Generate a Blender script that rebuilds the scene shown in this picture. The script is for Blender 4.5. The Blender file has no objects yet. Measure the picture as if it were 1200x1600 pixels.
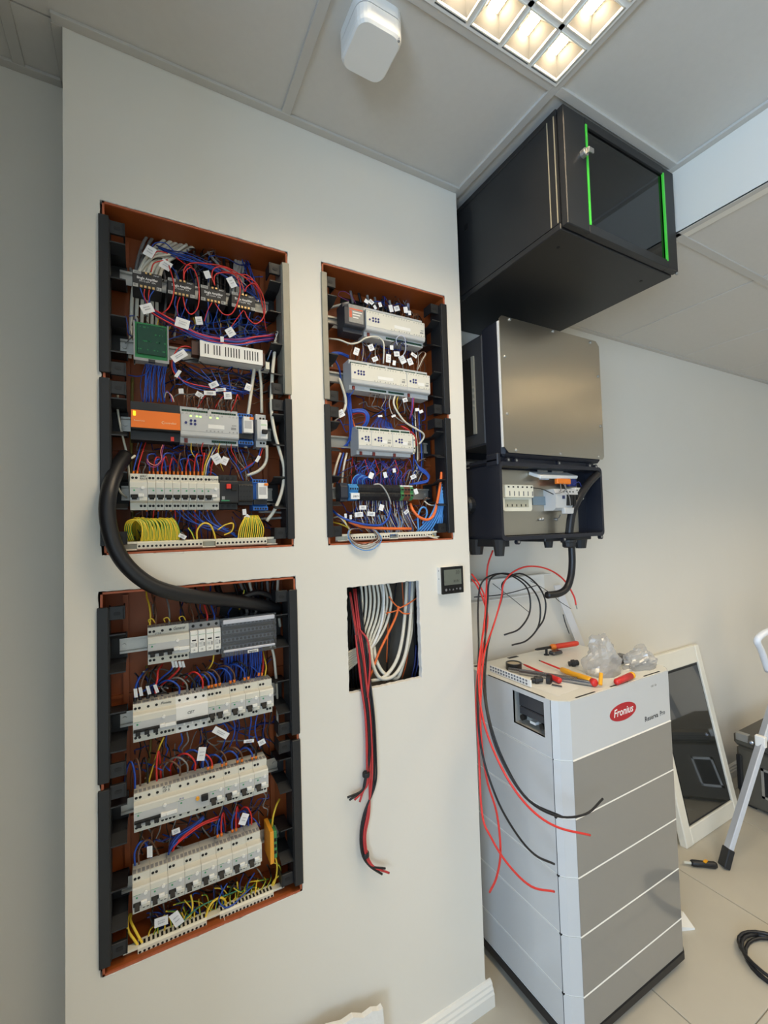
import bpy, math, random
from mathutils import Vector, Matrix
from mathutils.geometry import delaunay_2d_cdt
from math import sin, cos, pi, radians

random.seed(7)
S = bpy.context.scene
COL = S.collection

# ------------------------------------------------------------------ camera
H = 1.52                      # camera height above the floor
F = 692.05                    # focal length in pixels of the 1200x1600 frame
YAW, PITCH, ROLL = 0.50350, 0.03726, -0.03003
FWD = Vector((sin(YAW) * cos(PITCH), cos(YAW) * cos(PITCH), sin(PITCH)))
R0 = Vector((cos(YAW), -sin(YAW), 0))
U0 = R0.cross(FWD)
RGT = R0 * cos(ROLL) + U0 * sin(ROLL)
UPV = -R0 * sin(ROLL) + U0 * cos(ROLL)
cam_d = bpy.data.cameras.new('camera')
cam = bpy.data.objects.new('camera', cam_d)
COL.objects.link(cam)
M3 = Matrix((RGT, UPV, -FWD)).transposed()
cam.matrix_world = Matrix.Translation((0, 0, H)) @ M3.to_4x4()
cam_d.sensor_fit = 'VERTICAL'
cam_d.sensor_height = 36.0
cam_d.sensor_width = 27.0
cam_d.lens = 36.0 * F / 1600.0
cam_d.clip_start = 0.02
S.camera = cam

# ------------------------------------------------------------------ world, daylight, exposure
world = bpy.data.worlds.new('world')
S.world = world
world.use_nodes = True
bg = world.node_tree.nodes['Background']
bg.inputs[0].default_value = (0.62, 0.78, 1.0, 1)
bg.inputs[1].default_value = 1.0


def area_light(name, loc, rot, sx, sy, power, col):
    l = bpy.data.lights.new(name, 'AREA')
    l.shape = 'RECTANGLE'
    l.size, l.size_y = sx, sy
    l.energy = power
    l.color = col
    o = bpy.data.objects.new(name, l)
    o.location = loc
    o.rotation_euler = rot
    COL.objects.link(o)
    return o


# daylight entering by the window in the left wall
area_light('window_daylight', (-2.36, -1.5, 1.30), (0, radians(-90), 0), 1.5, 2.6, 118, (0.52, 0.72, 1.0))

S.view_settings.view_transform = 'Standard'
S.view_settings.look = 'None'
S.view_settings.gamma = 1.0
S.view_settings.use_curve_mapping = False
S.view_settings.exposure = 0.45


# ------------------------------------------------------------------ helpers
def ray(px, py):
    return RGT * ((px - 600) / F) - UPV * ((py - 800) / F) + FWD


def P(px, py, Y):
    """world point at distance y=Y seen in direction (px,py)"""
    d = ray(px, py)
    t = Y / d.y
    return Vector((d.x * t, Y, H + d.z * t))


def PZ(px, py, z):
    d = ray(px, py)
    t = (z - H) / d.z
    return Vector((d.x * t, d.y * t, z))


def PX(px, py, x):
    d = ray(px, py)
    t = x / d.x
    return Vector((x, d.y * t, H + d.z * t))


def lin(c):
    out = []
    for v in c:
        v = v / 255.0
        out.append(v / 12.92 if v <= 0.04045 else ((v + 0.055) / 1.055) ** 2.4)
    return out


MATS = {}


def mat(name, rgb, rough=0.5, metal=0.0, var=0.05, scale=25.0, bump=0.0, bscale=200.0, emit=0.0, coat=0.0,
        spec=0.5, alpha=1.0, stretch=None):
    if name in MATS:
        return MATS[name]
    m = bpy.data.materials.new(name)
    m.use_nodes = True
    nt = m.node_tree
    b = nt.nodes['Principled BSDF']
    c = lin(rgb)
    tc = nt.nodes.new('ShaderNodeTexCoord')
    no = nt.nodes.new('ShaderNodeTexNoise')
    no.inputs['Scale'].default_value = scale
    no.inputs['Detail'].default_value = 4
    if stretch:
        mp = nt.nodes.new('ShaderNodeMapping')
        mp.inputs['Scale'].default_value = stretch
        nt.links.new(tc.outputs['Object'], mp.inputs[0])
        nt.links.new(mp.outputs[0], no.inputs['Vector'])
    else:
        nt.links.new(tc.outputs['Object'], no.inputs['Vector'])
    mx = nt.nodes.new('ShaderNodeMix')
    mx.data_type = 'RGBA'
    mx.inputs['A'].default_value = [min(1, v * (1 - var)) for v in c] + [1]
    mx.inputs['B'].default_value = [min(1, v * (1 + var)) for v in c] + [1]
    nt.links.new(no.outputs[0], mx.inputs['Factor'])
    nt.links.new(mx.outputs['Result'], b.inputs['Base Color'])
    b.inputs['Roughness'].default_value = rough
    b.inputs['Metallic'].default_value = metal
    b.inputs['Specular IOR Level'].default_value = spec
    if coat:
        b.inputs['Coat Weight'].default_value = coat
        b.inputs['Coat Roughness'].default_value = 0.08
    if emit:
        b.inputs['Emission Color'].default_value = c + [1]
        b.inputs['Emission Strength'].default_value = emit
    if alpha < 1:
        b.inputs['Alpha'].default_value = alpha
    if bump:
        bn = nt.nodes.new('ShaderNodeTexNoise')
        bn.inputs['Scale'].default_value = bscale
        bn.inputs['Detail'].default_value = 3
        nt.links.new(tc.outputs['Object'], bn.inputs['Vector'])
        bp = nt.nodes.new('ShaderNodeBump')
        bp.inputs['Strength'].default_value = bump
        bp.inputs['Distance'].default_value = 0.002
        nt.links.new(bn.outputs[0], bp.inputs['Height'])
        nt.links.new(bp.outputs[0], b.inputs['Normal'])
    MATS[name] = m
    return m


def glass_mat(name, tint, gloss=0.12, rough=0.03, fres=True):
    if name in MATS:
        return MATS[name]
    m = bpy.data.materials.new(name)
    m.use_nodes = True
    nt = m.node_tree
    nt.nodes.clear()
    out = nt.nodes.new('ShaderNodeOutputMaterial')
    mix = nt.nodes.new('ShaderNodeMixShader')
    tr = nt.nodes.new('ShaderNodeBsdfTransparent')
    tr.inputs[0].default_value = lin(tint) + [1]
    gl = nt.nodes.new('ShaderNodeBsdfGlossy')
    gl.inputs['Roughness'].default_value = rough
    if fres:
        fr = nt.nodes.new('ShaderNodeFresnel')
        fr.inputs[0].default_value = 1.5
        ad = nt.nodes.new('ShaderNodeMath')
        ad.operation = 'ADD'
        ad.inputs[1].default_value = gloss
        nt.links.new(fr.outputs[0], ad.inputs[0])
        nt.links.new(ad.outputs[0], mix.inputs[0])
    else:
        mix.inputs[0].default_value = gloss
    nt.links.new(tr.outputs[0], mix.inputs[1])
    nt.links.new(gl.outputs[0], mix.inputs[2])
    nt.links.new(mix.outputs[0], out.inputs[0])
    MATS[name] = m
    return m


ORG = {}


def reg(o, org):
    ORG[o.name] = Vector(org)
    return o


def tag(o, label=None, cat=None, group=None, kind=None):
    if label:
        o['label'] = label
    if cat:
        o['category'] = cat
    if group:
        o['group'] = group
    if kind:
        o['kind'] = kind
    return o


def thing(name, label, cat, loc=(0, 0, 0), group=None):
    o = bpy.data.objects.new(name, None)
    o.empty_display_size = 0.02
    o.location = loc
    COL.objects.link(o)
    tag(o, label, cat, group)
    return reg(o, loc)


def dup(root, loc, label=None, group=None):
    def cp(o, parent):
        c = o.copy()
        COL.objects.link(c)
        c.parent = parent
        for ch in [k for k in bpy.data.objects if k.parent == o]:
            cp(ch, c)
        return c
    r = cp(root, None)
    r.location = loc
    reg(r, loc)
    if label:
        r['label'] = label
    if group:
        r['group'] = group
    return r


# parts whose pieces are too small to be picked apart in the photograph
TINY = {'terminal_screws', 'terminal_holes', 'printed_symbols', 'cable_entries', 'rail_screw', 'busbar_screws', 'sockets', 'components',
        'printed_lines', 'printed_box', 'screw_terminals', 'holes', 'scribble', 'board_sockets', 'print'}


class MB:
    def __init__(self):
        self.v = []
        self.f = []
        self.T = None

    def add(self, vs, fs):
        n = len(self.v)
        if self.T is not None:
            vs = [self.T @ Vector(p) for p in vs]
        self.v += [tuple(p) for p in vs]
        self.f += [tuple(i + n for i in q) for q in fs]
        return self

    def box(self, x0, x1, y0, y1, z0, z1, b=0.0):
        if x0 > x1: x0, x1 = x1, x0
        if y0 > y1: y0, y1 = y1, y0
        if z0 > z1: z0, z1 = z1, z0
        if b <= 0:
            vs = [(x0, y0, z0), (x1, y0, z0), (x1, y1, z0), (x0, y1, z0), (x0, y0, z1), (x1, y0, z1), (x1, y1, z1), (x0, y1, z1)]
            fs = [(3, 2, 1, 0), (4, 5, 6, 7), (0, 1, 5, 4), (1, 2, 6, 5), (2, 3, 7, 6), (3, 0, 4, 7)]
            return self.add(vs, fs)
        lo = (x0, y0, z0)
        hi = (x1, y1, z1)
        b = min(b, 0.49 * min(x1 - x0, y1 - y0, z1 - z0))
        vs = []
        idx = {}
        for sx in (0, 1):
            for sy in (0, 1):
                for sz in (0, 1):
                    s = (sx, sy, sz)
                    for a in range(3):
                        p = []
                        for k in range(3):
                            e = hi[k] if s[k] else lo[k]
                            if k != a:
                                e += -b if s[k] else b
                            p.append(e)
                        idx[(s, a)] = len(vs)
                        vs.append(p)
        fs = []
        for a in range(3):
            k1, k2 = [k for k in range(3) if k != a]
            for sa in (0, 1):
                q = []
                for (u, w) in ((0, 0), (1, 0), (1, 1), (0, 1)):
                    s = [0, 0, 0]
                    s[a] = sa
                    s[k1] = u
                    s[k2] = w
                    q.append(idx[(tuple(s), a)])
                fs.append(q)
            for u in (0, 1):
                for w in (0, 1):
                    s0 = [0, 0, 0]
                    s0[k1] = u
                    s0[k2] = w
                    s1 = list(s0)
                    s1[a] = 1
                    fs.append([idx[(tuple(s0), k1)], idx[(tuple(s1), k1)], idx[(tuple(s1), k2)], idx[(tuple(s0), k2)]])
        for sx in (0, 1):
            for sy in (0, 1):
                for sz in (0, 1):
                    fs.append([idx[((sx, sy, sz), a)] for a in range(3)])
        return self.add(vs, fs)

    def prism(self, poly, axis, a0, a1, cap=True):
        """poly in the two remaining axes (in xyz order), extruded along axis"""
        n = len(poly)
        k = 'xyz'.index(axis)

        def mk(p, a):
            q = [p[0], p[1]]
            q.insert(k, a)
            return q
        vs = [mk(p, a0) for p in poly] + [mk(p, a1) for p in poly]
        fs = [(i, (i + 1) % n, n + (i + 1) % n, n + i) for i in range(n)]
        if cap:
            fs += [tuple(range(n - 1, -1, -1)), tuple(range(n, 2 * n))]
        return self.add(vs, fs)

    def rrect(self, x0, x1, z0, z1, r, y0, y1, n=5):
        return self.prism(rrect_pts(x0, x1, z0, z1, r, n), 'y', y0, y1)

    def cyl(self, p0, p1, r0, r1=None, n=12, cap=True):
        p0, p1 = Vector(p0), Vector(p1)
        r1 = r0 if r1 is None else r1
        d = (p1 - p0).normalized()
        a = d.orthogonal().normalized()
        b = d.cross(a)
        vs = []
        for p, r in ((p0, r0), (p1, r1)):
            for i in range(n):
                t = 2 * pi * i / n
                vs.append(p + a * (r * cos(t)) + b * (r * sin(t)))
        fs = [(i, (i + 1) % n, n + (i + 1) % n, n + i) for i in range(n)]
        if cap:
            fs += [tuple(range(n - 1, -1, -1)), tuple(range(n, 2 * n))]
        return self.add(vs, fs)

    def lathe(self, c, axis, prof, n=16):
        """prof: list of (radius, along axis)"""
        c = Vector(c)
        d = Vector(axis).normalized()
        a = d.orthogonal().normalized()
        b = d.cross(a)
        vs = []
        for r, h in prof:
            for i in range(n):
                t = 2 * pi * i / n
                vs.append(c + d * h + a * (r * cos(t)) + b * (r * sin(t)))
        fs = []
        m = len(prof)
        for j in range(m - 1):
            for i in range(n):
                fs.append((j * n + i, j * n + (i + 1) % n, (j + 1) * n + (i + 1) % n, (j + 1) * n + i))
        fs += [tuple(range(n - 1, -1, -1)), tuple(range((m - 1) * n, m * n))]
        return self.add(vs, fs)

    def tube(self, pts, r, n=6, radii=None):
        pts = [Vector(p) for p in pts]
        m = len(pts)
        tang = []
        for i in range(m):
            t = pts[min(i + 1, m - 1)] - pts[max(i - 1, 0)]
            if t.length < 1e-9:
                t = Vector((0, 0, 1))
            tang.append(t.normalized())
        a = tang[0].orthogonal().normalized()
        vs = []
        for i in range(m):
            a = a - tang[i] * a.dot(tang[i])
            if a.length < 1e-6:
                a = tang[i].orthogonal()
            a.normalize()
            b = tang[i].cross(a)
            rr = radii[i] if radii else r
            for k in range(n):
                t = 2 * pi * k / n
                vs.append(pts[i] + a * (rr * cos(t)) + b * (rr * sin(t)))
        fs = []
        for i in range(m - 1):
            for k in range(n):
                fs.append((i * n + k, i * n + (k + 1) % n, (i + 1) * n + (k + 1) % n, (i + 1) * n + k))
        fs += [tuple(range(n - 1, -1, -1)), tuple(range((m - 1) * n, m * n))]
        return self.add(vs, fs)

    def build(self, name, material, parent=None, smooth=False, origin=None):
        if parent is not None:
            org = ORG[parent.name]
        elif origin is not None:
            org = Vector(origin)
        else:
            xs, ys, zs = zip(*self.v)
            org = Vector(((min(xs) + max(xs)) / 2, (min(ys) + max(ys)) / 2, min(zs)))
        me = bpy.data.meshes.new(name)
        me.from_pydata([tuple(Vector(p) - org) for p in self.v], [], self.f)
        if smooth:
            me.polygons.foreach_set('use_smooth', [True] * len(me.polygons))
        me.materials.append(material)
        me.validate()
        me.update()
        o = bpy.data.objects.new(name, me)
        COL.objects.link(o)
        if name in TINY:
            o['kind'] = 'stuff'
        if parent is not None:
            o.parent = parent
            if o.name not in ORG:
                reg(o, org)
        else:
            o.location = org
            reg(o, org)
        return o


def share(name, src, parent, offset):
    """another object with the mesh of src, moved by offset"""
    o = bpy.data.objects.new(name, src.data)
    COL.objects.link(o)
    o.parent = parent
    o.location = src.location + Vector(offset)
    reg(o, ORG[src.name] + Vector(offset))
    return o


def rrect_pts(x0, x1, z0, z1, r, n=5):
    pts = []
    for cx, cz, a0 in ((x1 - r, z1 - r, 0), (x0 + r, z1 - r, 90), (x0 + r, z0 + r, 180), (x1 - r, z0 + r, 270)):
        for i in range(n + 1):
            a = radians(a0 + 90 * i / n)
            pts.append((cx + r * cos(a), cz + r * sin(a)))
    return pts


def spline(pts, seg=5):
    pts = [Vector(p) for p in pts]
    if len(pts) < 3:
        return [pts[0].lerp(pts[-1], i / seg) for i in range(seg + 1)]
    ext = [pts[0] * 2 - pts[1]] + pts + [pts[-1] * 2 - pts[-2]]
    out = []
    for i in range(1, len(ext) - 2):
        p0, p1, p2, p3 = ext[i - 1:i + 3]
        for k in range(seg):
            t = k / seg
            out.append(0.5 * ((2 * p1) + (p2 - p0) * t + (2 * p0 - 5 * p1 + 4 * p2 - p3) * t * t + (3 * p1 - p0 - 3 * p2 + p3) * t ** 3))
    out.append(pts[-1])
    return out


def text(body, size, material, parent, loc, rot=(pi / 2, 0, 0), align='LEFT', name='lettering', shear=0.0, bold=0.0, sx=1.0):
    cu = bpy.data.curves.new('txt', 'FONT')
    cu.body = body
    cu.size = size
    cu.align_x = align
    cu.align_y = 'CENTER'
    cu.shear = shear
    cu.offset = bold
    cu.resolution_u = 2
    cu.extrude = 0.00015
    ob = bpy.data.objects.new('txt', cu)
    COL.objects.link(ob)
    dg = bpy.context.evaluated_depsgraph_get()
    me = bpy.data.meshes.new_from_object(ob.evaluated_get(dg))
    bpy.data.objects.remove(ob)
    bpy.data.curves.remove(cu)
    if sx != 1.0:
        for v in me.vertices:
            v.co.x *= sx
    me.materials.clear()
    me.materials.append(material)
    o = bpy.data.objects.new(name, me)
    COL.objects.link(o)
    o.parent = parent
    o.rotation_euler = rot
    o.location = Vector(loc) - ORG[parent.name]
    reg(o, loc)
    return o


# ------------------------------------------------------------------ materials
PAINT = mat('wall_paint', (228, 223, 211), 0.62, var=0.02, scale=4, bump=0.06, bscale=120)
PAINT2 = mat('grey_wall_paint', (198, 195, 188), 0.6, var=0.02, scale=4, bump=0.05, bscale=120)
PLASTER = mat('bare_plaster_edge', (236, 234, 228), 0.9, var=0.06, scale=90, bump=0.5, bscale=160)
TILE_C = mat('ceiling_tile', (208, 204, 196), 0.85, var=0.03, scale=60, bump=0.12, bscale=500)
TBAR = mat('ceiling_grid_metal', (196, 192, 184), 0.5, var=0.02)
FLOOR = mat('porcelain_tile', (188, 182, 167), 0.32, var=0.09, scale=5, bump=0.03, bscale=90)
GROUT = mat('grout', (140, 134, 122), 0.9)
CONC = mat('rough_concrete', (120, 112, 100), 0.95, var=0.25, scale=18, bump=0.8, bscale=60)
ORANGE = mat('orange_box_plastic', (150, 76, 30), 0.5, var=0.14, scale=14)
BLACK = mat('black_plastic', (30, 31, 33), 0.5, var=0.1, scale=40)
BLACK2 = mat('deep_black', (14, 14, 15), 0.6)
STEEL = mat('galvanised_steel', (176, 174, 168), 0.38, metal=0.75, var=0.08, scale=60)
DEVW = mat('device_off_white', (222, 219, 206), 0.45, var=0.03)
DEVG = mat('device_light_grey', (196, 197, 196), 0.45, var=0.03)
DEVG2 = mat('device_mid_grey', (152, 153, 154), 0.45, var=0.03)
WHITE = mat('white_plastic', (238, 237, 232), 0.4, var=0.02)
CREAM = mat('cream_plastic', (226, 222, 203), 0.45, var=0.03)
PAPER = mat('white_paper_tag', (240, 240, 240), 0.7, var=0.04)
INK = mat('black_ink', (25, 25, 30), 0.7)
GREENMARK = mat('green_mark', (60, 150, 100), 0.6)
FERR = mat('orange_ferrule', (238, 128, 36), 0.45)
W_BLUE = mat('wire_blue', (32, 76, 172), 0.4)
W_DBLUE = mat('wire_dark_blue', (30, 44, 110), 0.4)
W_LBLUE = mat('wire_light_blue', (80, 150, 220), 0.4)
W_RED = mat('wire_red', (214, 48, 44), 0.4)
W_BLACK = mat('wire_black', (24, 24, 27), 0.42)
W_BROWN = mat('wire_brown', (108, 74, 54), 0.45)
W_GREY = mat('wire_grey', (128, 126, 124), 0.45)
W_WHITE = mat('cable_white', (226, 221, 204), 0.45)
W_LGREY = mat('cable_light_grey', (176, 174, 168), 0.45)
W_PURPLE = mat('wire_purple', (134, 62, 132), 0.4)
W_ORANGE = mat('conduit_orange', (240, 116, 52), 0.45)
W_YELLOW = mat('wire_yellow', (236, 200, 60), 0.4)
W_PINK = mat('wire_pink', (226, 130, 120), 0.4)


def stripe_mat():
    m = bpy.data.materials.new('wire_green_yellow')
    m.use_nodes = True
    nt = m.node_tree
    b = nt.nodes['Principled BSDF']
    g = nt.nodes.new('ShaderNodeNewGeometry')
    wv = nt.nodes.new('ShaderNodeTexNoise')
    wv.inputs['Scale'].default_value = 3.0
    sep = nt.nodes.new('ShaderNodeVectorMath')
    sep.operation = 'DOT_PRODUCT'
    sep.inputs[1].default_value = (0.75, -0.35, 0.3)
    nt.links.new(g.outputs['Normal'], sep.inputs[0])
    gt = nt.nodes.new('ShaderNodeMath')
    gt.operation = 'GREATER_THAN'
    gt.inputs[1].default_value = 0.5
    nt.links.new(sep.outputs['Value'], gt.inputs[0])
    mx = nt.nodes.new('ShaderNodeMix')
    mx.data_type = 'RGBA'
    mx.inputs['A'].default_value = lin((240, 206, 52)) + [1]
    mx.inputs['B'].default_value = lin((52, 140, 66)) + [1]
    nt.links.new(gt.outputs[0], mx.inputs['Factor'])
    nt.links.new(mx.outputs['Result'], b.inputs['Base Color'])
    b.inputs['Roughness'].default_value = 0.4
    MATS['wire_green_yellow'] = m
    return m


W_GY = stripe_mat()
ORD = ['first', 'second', 'third', 'fourth', 'fifth', 'sixth', 'seventh', 'eighth', 'ninth', 'tenth']
# ================================================================== ROOM SHELL
YW = 1.15          # front face of the pier wall that holds the panels
YB = 1.375         # back wall of the recess on the right
YL = 1.315         # back wall of the recess on the left
XL, XR = -0.142, 0.95
ZC = 2.655         # main ceiling
ZL = 2.45          # lower ceiling right of the bulkhead
XBK = 1.53         # bulkhead face


def struct(o, name=None):
    o['kind'] = 'structure'
    return o


# floor: grout slab and separate porcelain tiles
floor = struct(MB().box(-2.4, 4.6, -3.0, 1.45, -0.05, -0.004).build('floor', GROUT))
tile0 = None
for i in range(-6, 6):
    for j in range(-6, 2):
        x0, y0 = 1.442 + 0.6 * i, 0.70 + 0.6 * j
        if x0 + 0.6 > 4.6 or y0 + 0.6 > 1.45 + 0.5 or x0 < -2.4:
            continue
        if tile0 is None:
            tile0 = MB().box(x0 + 0.0015, x0 + 0.5985, y0 + 0.0015, y0 + 0.5985, -0.006, 0.0, 0.001).build('floor_tile', FLOOR, floor)
            b0 = (x0, y0)
        else:
            share('floor_tile', tile0, floor, (x0 - b0[0], y0 - b0[1], 0))


# the pier wall with its four cut openings
def jag(x0, x1, z0, z1, amp, step=0.0085, seed=1):
    rnd = random.Random(seed)
    pts = []

    def edge(a, b, c, d):
        n = max(2, int(math.hypot(c - a, d - b) / step))
        for k in range(n):
            t = k / n
            j = rnd.uniform(-amp, amp) * (2.2 if rnd.random() < 0.08 else 0.6)
            if abs(c - a) > abs(d - b):
                pts.append((a + (c - a) * t, b + (d - b) * t + j))
            else:
                pts.append((a + (c - a) * t + j, b + (d - b) * t))
    edge(x0, z0, x1, z0)
    edge(x1, z0, x1, z1)
    edge(x1, z1, x0, z1)
    edge(x0, z1, x0, z0)
    return pts


HOLES = [jag(-0.0745, 0.357, 1.480, 2.281, 0.0013, seed=3), jag(0.4545, 0.887, 1.478, 2.281, 0.0012, seed=4),
         jag(-0.0815, 0.3595, 0.592, 1.401, 0.0015, seed=5), jag(0.506, 0.748, 1.063, 1.357, 0.0015, seed=6)]


def inside(p, poly):
    c = False
    n = len(poly)
    for i in range(n):
        x1, y1 = poly[i]
        x2, y2 = poly[(i + 1) % n]
        if (y1 > p[1]) != (y2 > p[1]) and p[0] < (x2 - x1) * (p[1] - y1) / (y2 - y1) + x1:
            c = not c
    return c


vs = [Vector(p) for p in ((XL, 0), (XR, 0), (XR, ZC), (XL, ZC))]
es = [(0, 1), (1, 2), (2, 3), (3, 0)]
for hl in HOLES:
    n = len(vs)
    vs += [Vector(p) for p in hl]
    es += [(n + i, n + (i + 1) % len(hl)) for i in range(len(hl))]
rv, re, rf, _, _, _ = delaunay_2d_cdt(vs, es, [], 1, 1e-6)
wb = MB()
wv = [(p.x, YW, p.y) for p in rv]
wf = []
for t in rf:
    c = sum((rv[i] for i in t), Vector((0, 0))) / len(t)
    if not any(inside(c, hl) for hl in HOLES):
        wf.append(tuple(t))
wb.add(wv, wf)
# returns of the pier on both sides
wb.add([(XL, YW, 0), (XL, YL, 0), (XL, YL, ZC), (XL, YW, ZC)], [(0, 1, 2, 3)])
wb.add([(XR, YW, 0), (XR, YB, 0), (XR, YB, ZC), (XR, YW, ZC)], [(0, 1, 2, 3)])
wall_front = struct(wb.build('wall_front', PAINT))
rim = MB()
rnd = random.Random(11)
for hl in HOLES:
    n = len(hl)
    cx = sum(p[0] for p in hl) / n
    cz = sum(p[1] for p in hl) / n
    vv = []
    for p in hl:
        g = rnd.uniform(0.0004, 0.003)
        d = Vector((p[0] - cx, p[1] - cz)).normalized()
        vv.append((p[0] + d.x * g, YW - 0.0012 * rnd.random(), p[1] + d.y * g))
    for p in hl:
        vv.append((p[0], YW + 0.001, p[1]))
    for p in hl:
        vv.append((p[0], YW + 0.016, p[1]))
    fs = []
    for i in range(n):
        j = (i + 1) % n
        fs += [(i, j, n + j, n + i), (n + i, n + j, 2 * n + j, 2 * n + i)]
    rim.add(vv, fs)
rim.build('cut_plasterboard_edge', PLASTER, wall_front)
cav = MB()
cav.box(XL + 0.002, XR - 0.002, 1.318, 1.33, 0.0, ZC)
cav.build('cavity_masonry', CONC, wall_front)

struct(MB().box(-2.4, XL, YL, YL + 0.1, 0, ZC).build('wall_left_recess', PAINT))
struct(MB().box(XR, 4.6, YB, YB + 0.1, 0, ZC).build('wall_back', PAINT))
struct(MB().box(4.6, 4.7, -3.0, 1.475, 0, ZC).build('wall_right', PAINT))
struct(MB().box(-2.4, 4.7, -3.1, -3.0, 0, ZC).build('wall_rear', PAINT))
# unseen wall, added and coloured dark to shade the left recess
struct(MB().box(-0.62, -0.50, 0.15, YL, 0, ZC).build('wall_added_shade', mat('shade_wall_dark', (74, 70, 66), 0.5, var=0.1)))
# left wall with the window opening (y -2.8..-0.2, z 0.55..2.05)
lw = MB()
lw.box(-2.5, -2.4, -3.1, -2.80, 0, ZC)
lw.box(-2.5, -2.4, -0.20, 1.42, 0, ZC)
lw.box(-2.5, -2.4, -2.80, -0.20, 0, 0.55)
lw.box(-2.5, -2.4, -2.80, -0.20, 2.05, ZC)
struct(lw.build('wall_left', PAINT))
win = MB()
win.box(-2.47, -2.42, -2.80, -0.20, 0.55, 0.61)
win.box(-2.47, -2.42, -2.80, -0.20, 1.99, 2.05)
for y in (-2.80, -1.53, -0.26):
    win.box(-2.47, -2.42, y, y + 0.06, 0.61, 1.99)
struct(win.build('window_1', WHITE))

# ceilings: slab, tiles and grid bars
ceiling = struct(MB().box(-2.5, XBK + 0.05, -3.1, 1.42, ZC + 0.03, ZC + 0.06).build('ceiling', TILE_C))
gx = [-2.4, -2.05, -1.45, -0.847, -0.245, 0.355, 0.957, XBK]
gy = [-3.0, -2.26, -1.66, -1.06, -0.46, 0.14, 0.745, YW]
LUM = [(5, 5), (5, 3)]
LUM_LOW = [(1, 4), (3, 4)]
for i in range(len(gx) - 1):
    for j in range(len(gy) - 1):
        if (i, j) in LUM:
            continue
        y1 = gy[j + 1]
        if j == len(gy) - 2:
            y1 = YL if gx[i + 1] < -0.2 else (YW if gx[i + 1] < 0.96 else YB)
        x0, x1 = gx[i], gx[i + 1]
        MB().box(x0 + 0.002, x1 - 0.002, gy[j] + 0.002, y1 - 0.002, ZC + 0.003, ZC + 0.018, 0.002).build('ceiling_tile', TILE_C, ceiling)
MB().box(-0.245, XL, YW, YL, ZC + 0.003, ZC + 0.018).build('ceiling_tile', TILE_C, ceiling)
for x in gx[1:-1]:
    y1 = YL if x < -0.2 else (YW if x < 0.956 else YB)
    MB().box(x - 0.012, x + 0.012, -3.0, y1, ZC - 0.004, ZC + 0.004, 0.001).build('grid_bar', TBAR, ceiling)
for y in gy[1:-1]:
    for i in range(len(gx) - 1):
        MB().box(gx[i] + 0.012, gx[i + 1] - 0.012, y - 0.012, y + 0.012, ZC - 0.004, ZC + 0.004, 0.001).build('grid_bar', TBAR, ceiling)
for (x0, x1, y0, y1) in ((XL - 0.02, XR, YW - 0.022, YW), (-2.4, XL, YL - 0.022, YL), (XL - 0.022, XL, YW, YL),
                         (XBK - 0.022, XBK, -3.0, YB), (XR, XBK, YB - 0.022, YB)):
    MB().box(x0, x1, y0, y1, ZC - 0.005, ZC + 0.003, 0.001).build('wall_angle', TBAR, ceiling)

struct(MB().box(XBK, XBK + 0.05, -3.0, YB, ZL - 0.004, ZC + 0.03).build('wall_bulkhead', PAINT))
low = struct(MB().box(XBK + 0.05, 4.7, -3.1, 1.42, ZL + 0.03, ZL + 0.06).build('ceiling_low', TILE_C))
lx = [XBK, 2.12, 2.72, 3.32, 3.92, 4.52, 4.6]
ly = [-3.0, -2.27, -1.67, -1.07, -0.44, 0.16, 0.765, YB]
for i in range(len(lx) - 1):
    for j in range(len(ly) - 1):
        if (i, j) in LUM_LOW:
            continue
        MB().box(lx[i] + 0.0025, lx[i + 1] - 0.0025, ly[j] + 0.0025, ly[j + 1] - 0.0025, ZL, ZL + 0.015, 0.002).build('ceiling_tile', TILE_C, low)
for y in ly[1:-1]:
    MB().box(XBK, 4.6, y - 0.014, y + 0.014, ZL - 0.005, ZL + 0.002, 0.001).build('grid_bar', TBAR, low)
MB().box(XBK + 0.05, 4.6, YB - 0.022, YB, ZL - 0.006, ZL + 0.002, 0.001).build('wall_angle', TBAR, low)
MB().box(XBK, XBK + 0.022, -3.0, YB, ZL - 0.005, ZL + 0.001, 0.001).build('wall_angle', TBAR, low)

# moulded baseboard along the pier and its return
prof = [(0, 0), (0.02, 0), (0.02, 0.038), (0.016, 0.043), (0.016, 0.05), (0.011, 0.056), (0.011, 0.063), (0.005, 0.07), (0, 0.072)]
bb = MB()
bb.prism([(YW - a, z) for a, z in prof], 'x', XL, XR + 0.02)
bb.prism([(XR + a, z) for a, z in prof], 'y', YW + 0.0005, YB)
struct(bb.build('baseboard_front', mat('baseboard_gloss', (232, 229, 220), 0.4, var=0.02)))
prof2 = [(YB - a, z) for a, z in prof]
struct(MB().prism(prof2, 'x', XR + 0.02, 4.6).build('baseboard_back', MATS['baseboard_gloss']))

# ---------------------------------------------------------------- recessed louvre luminaires
LED = mat('led_light', (255, 232, 196), 0.5, emit=105.0, var=0.0)
DISH = mat('luminaire_reflector', (128, 126, 121), 0.45, var=0.01)
LRIM = mat('luminaire_rim', (244, 238, 222), 0.4, var=0.01)


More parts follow.
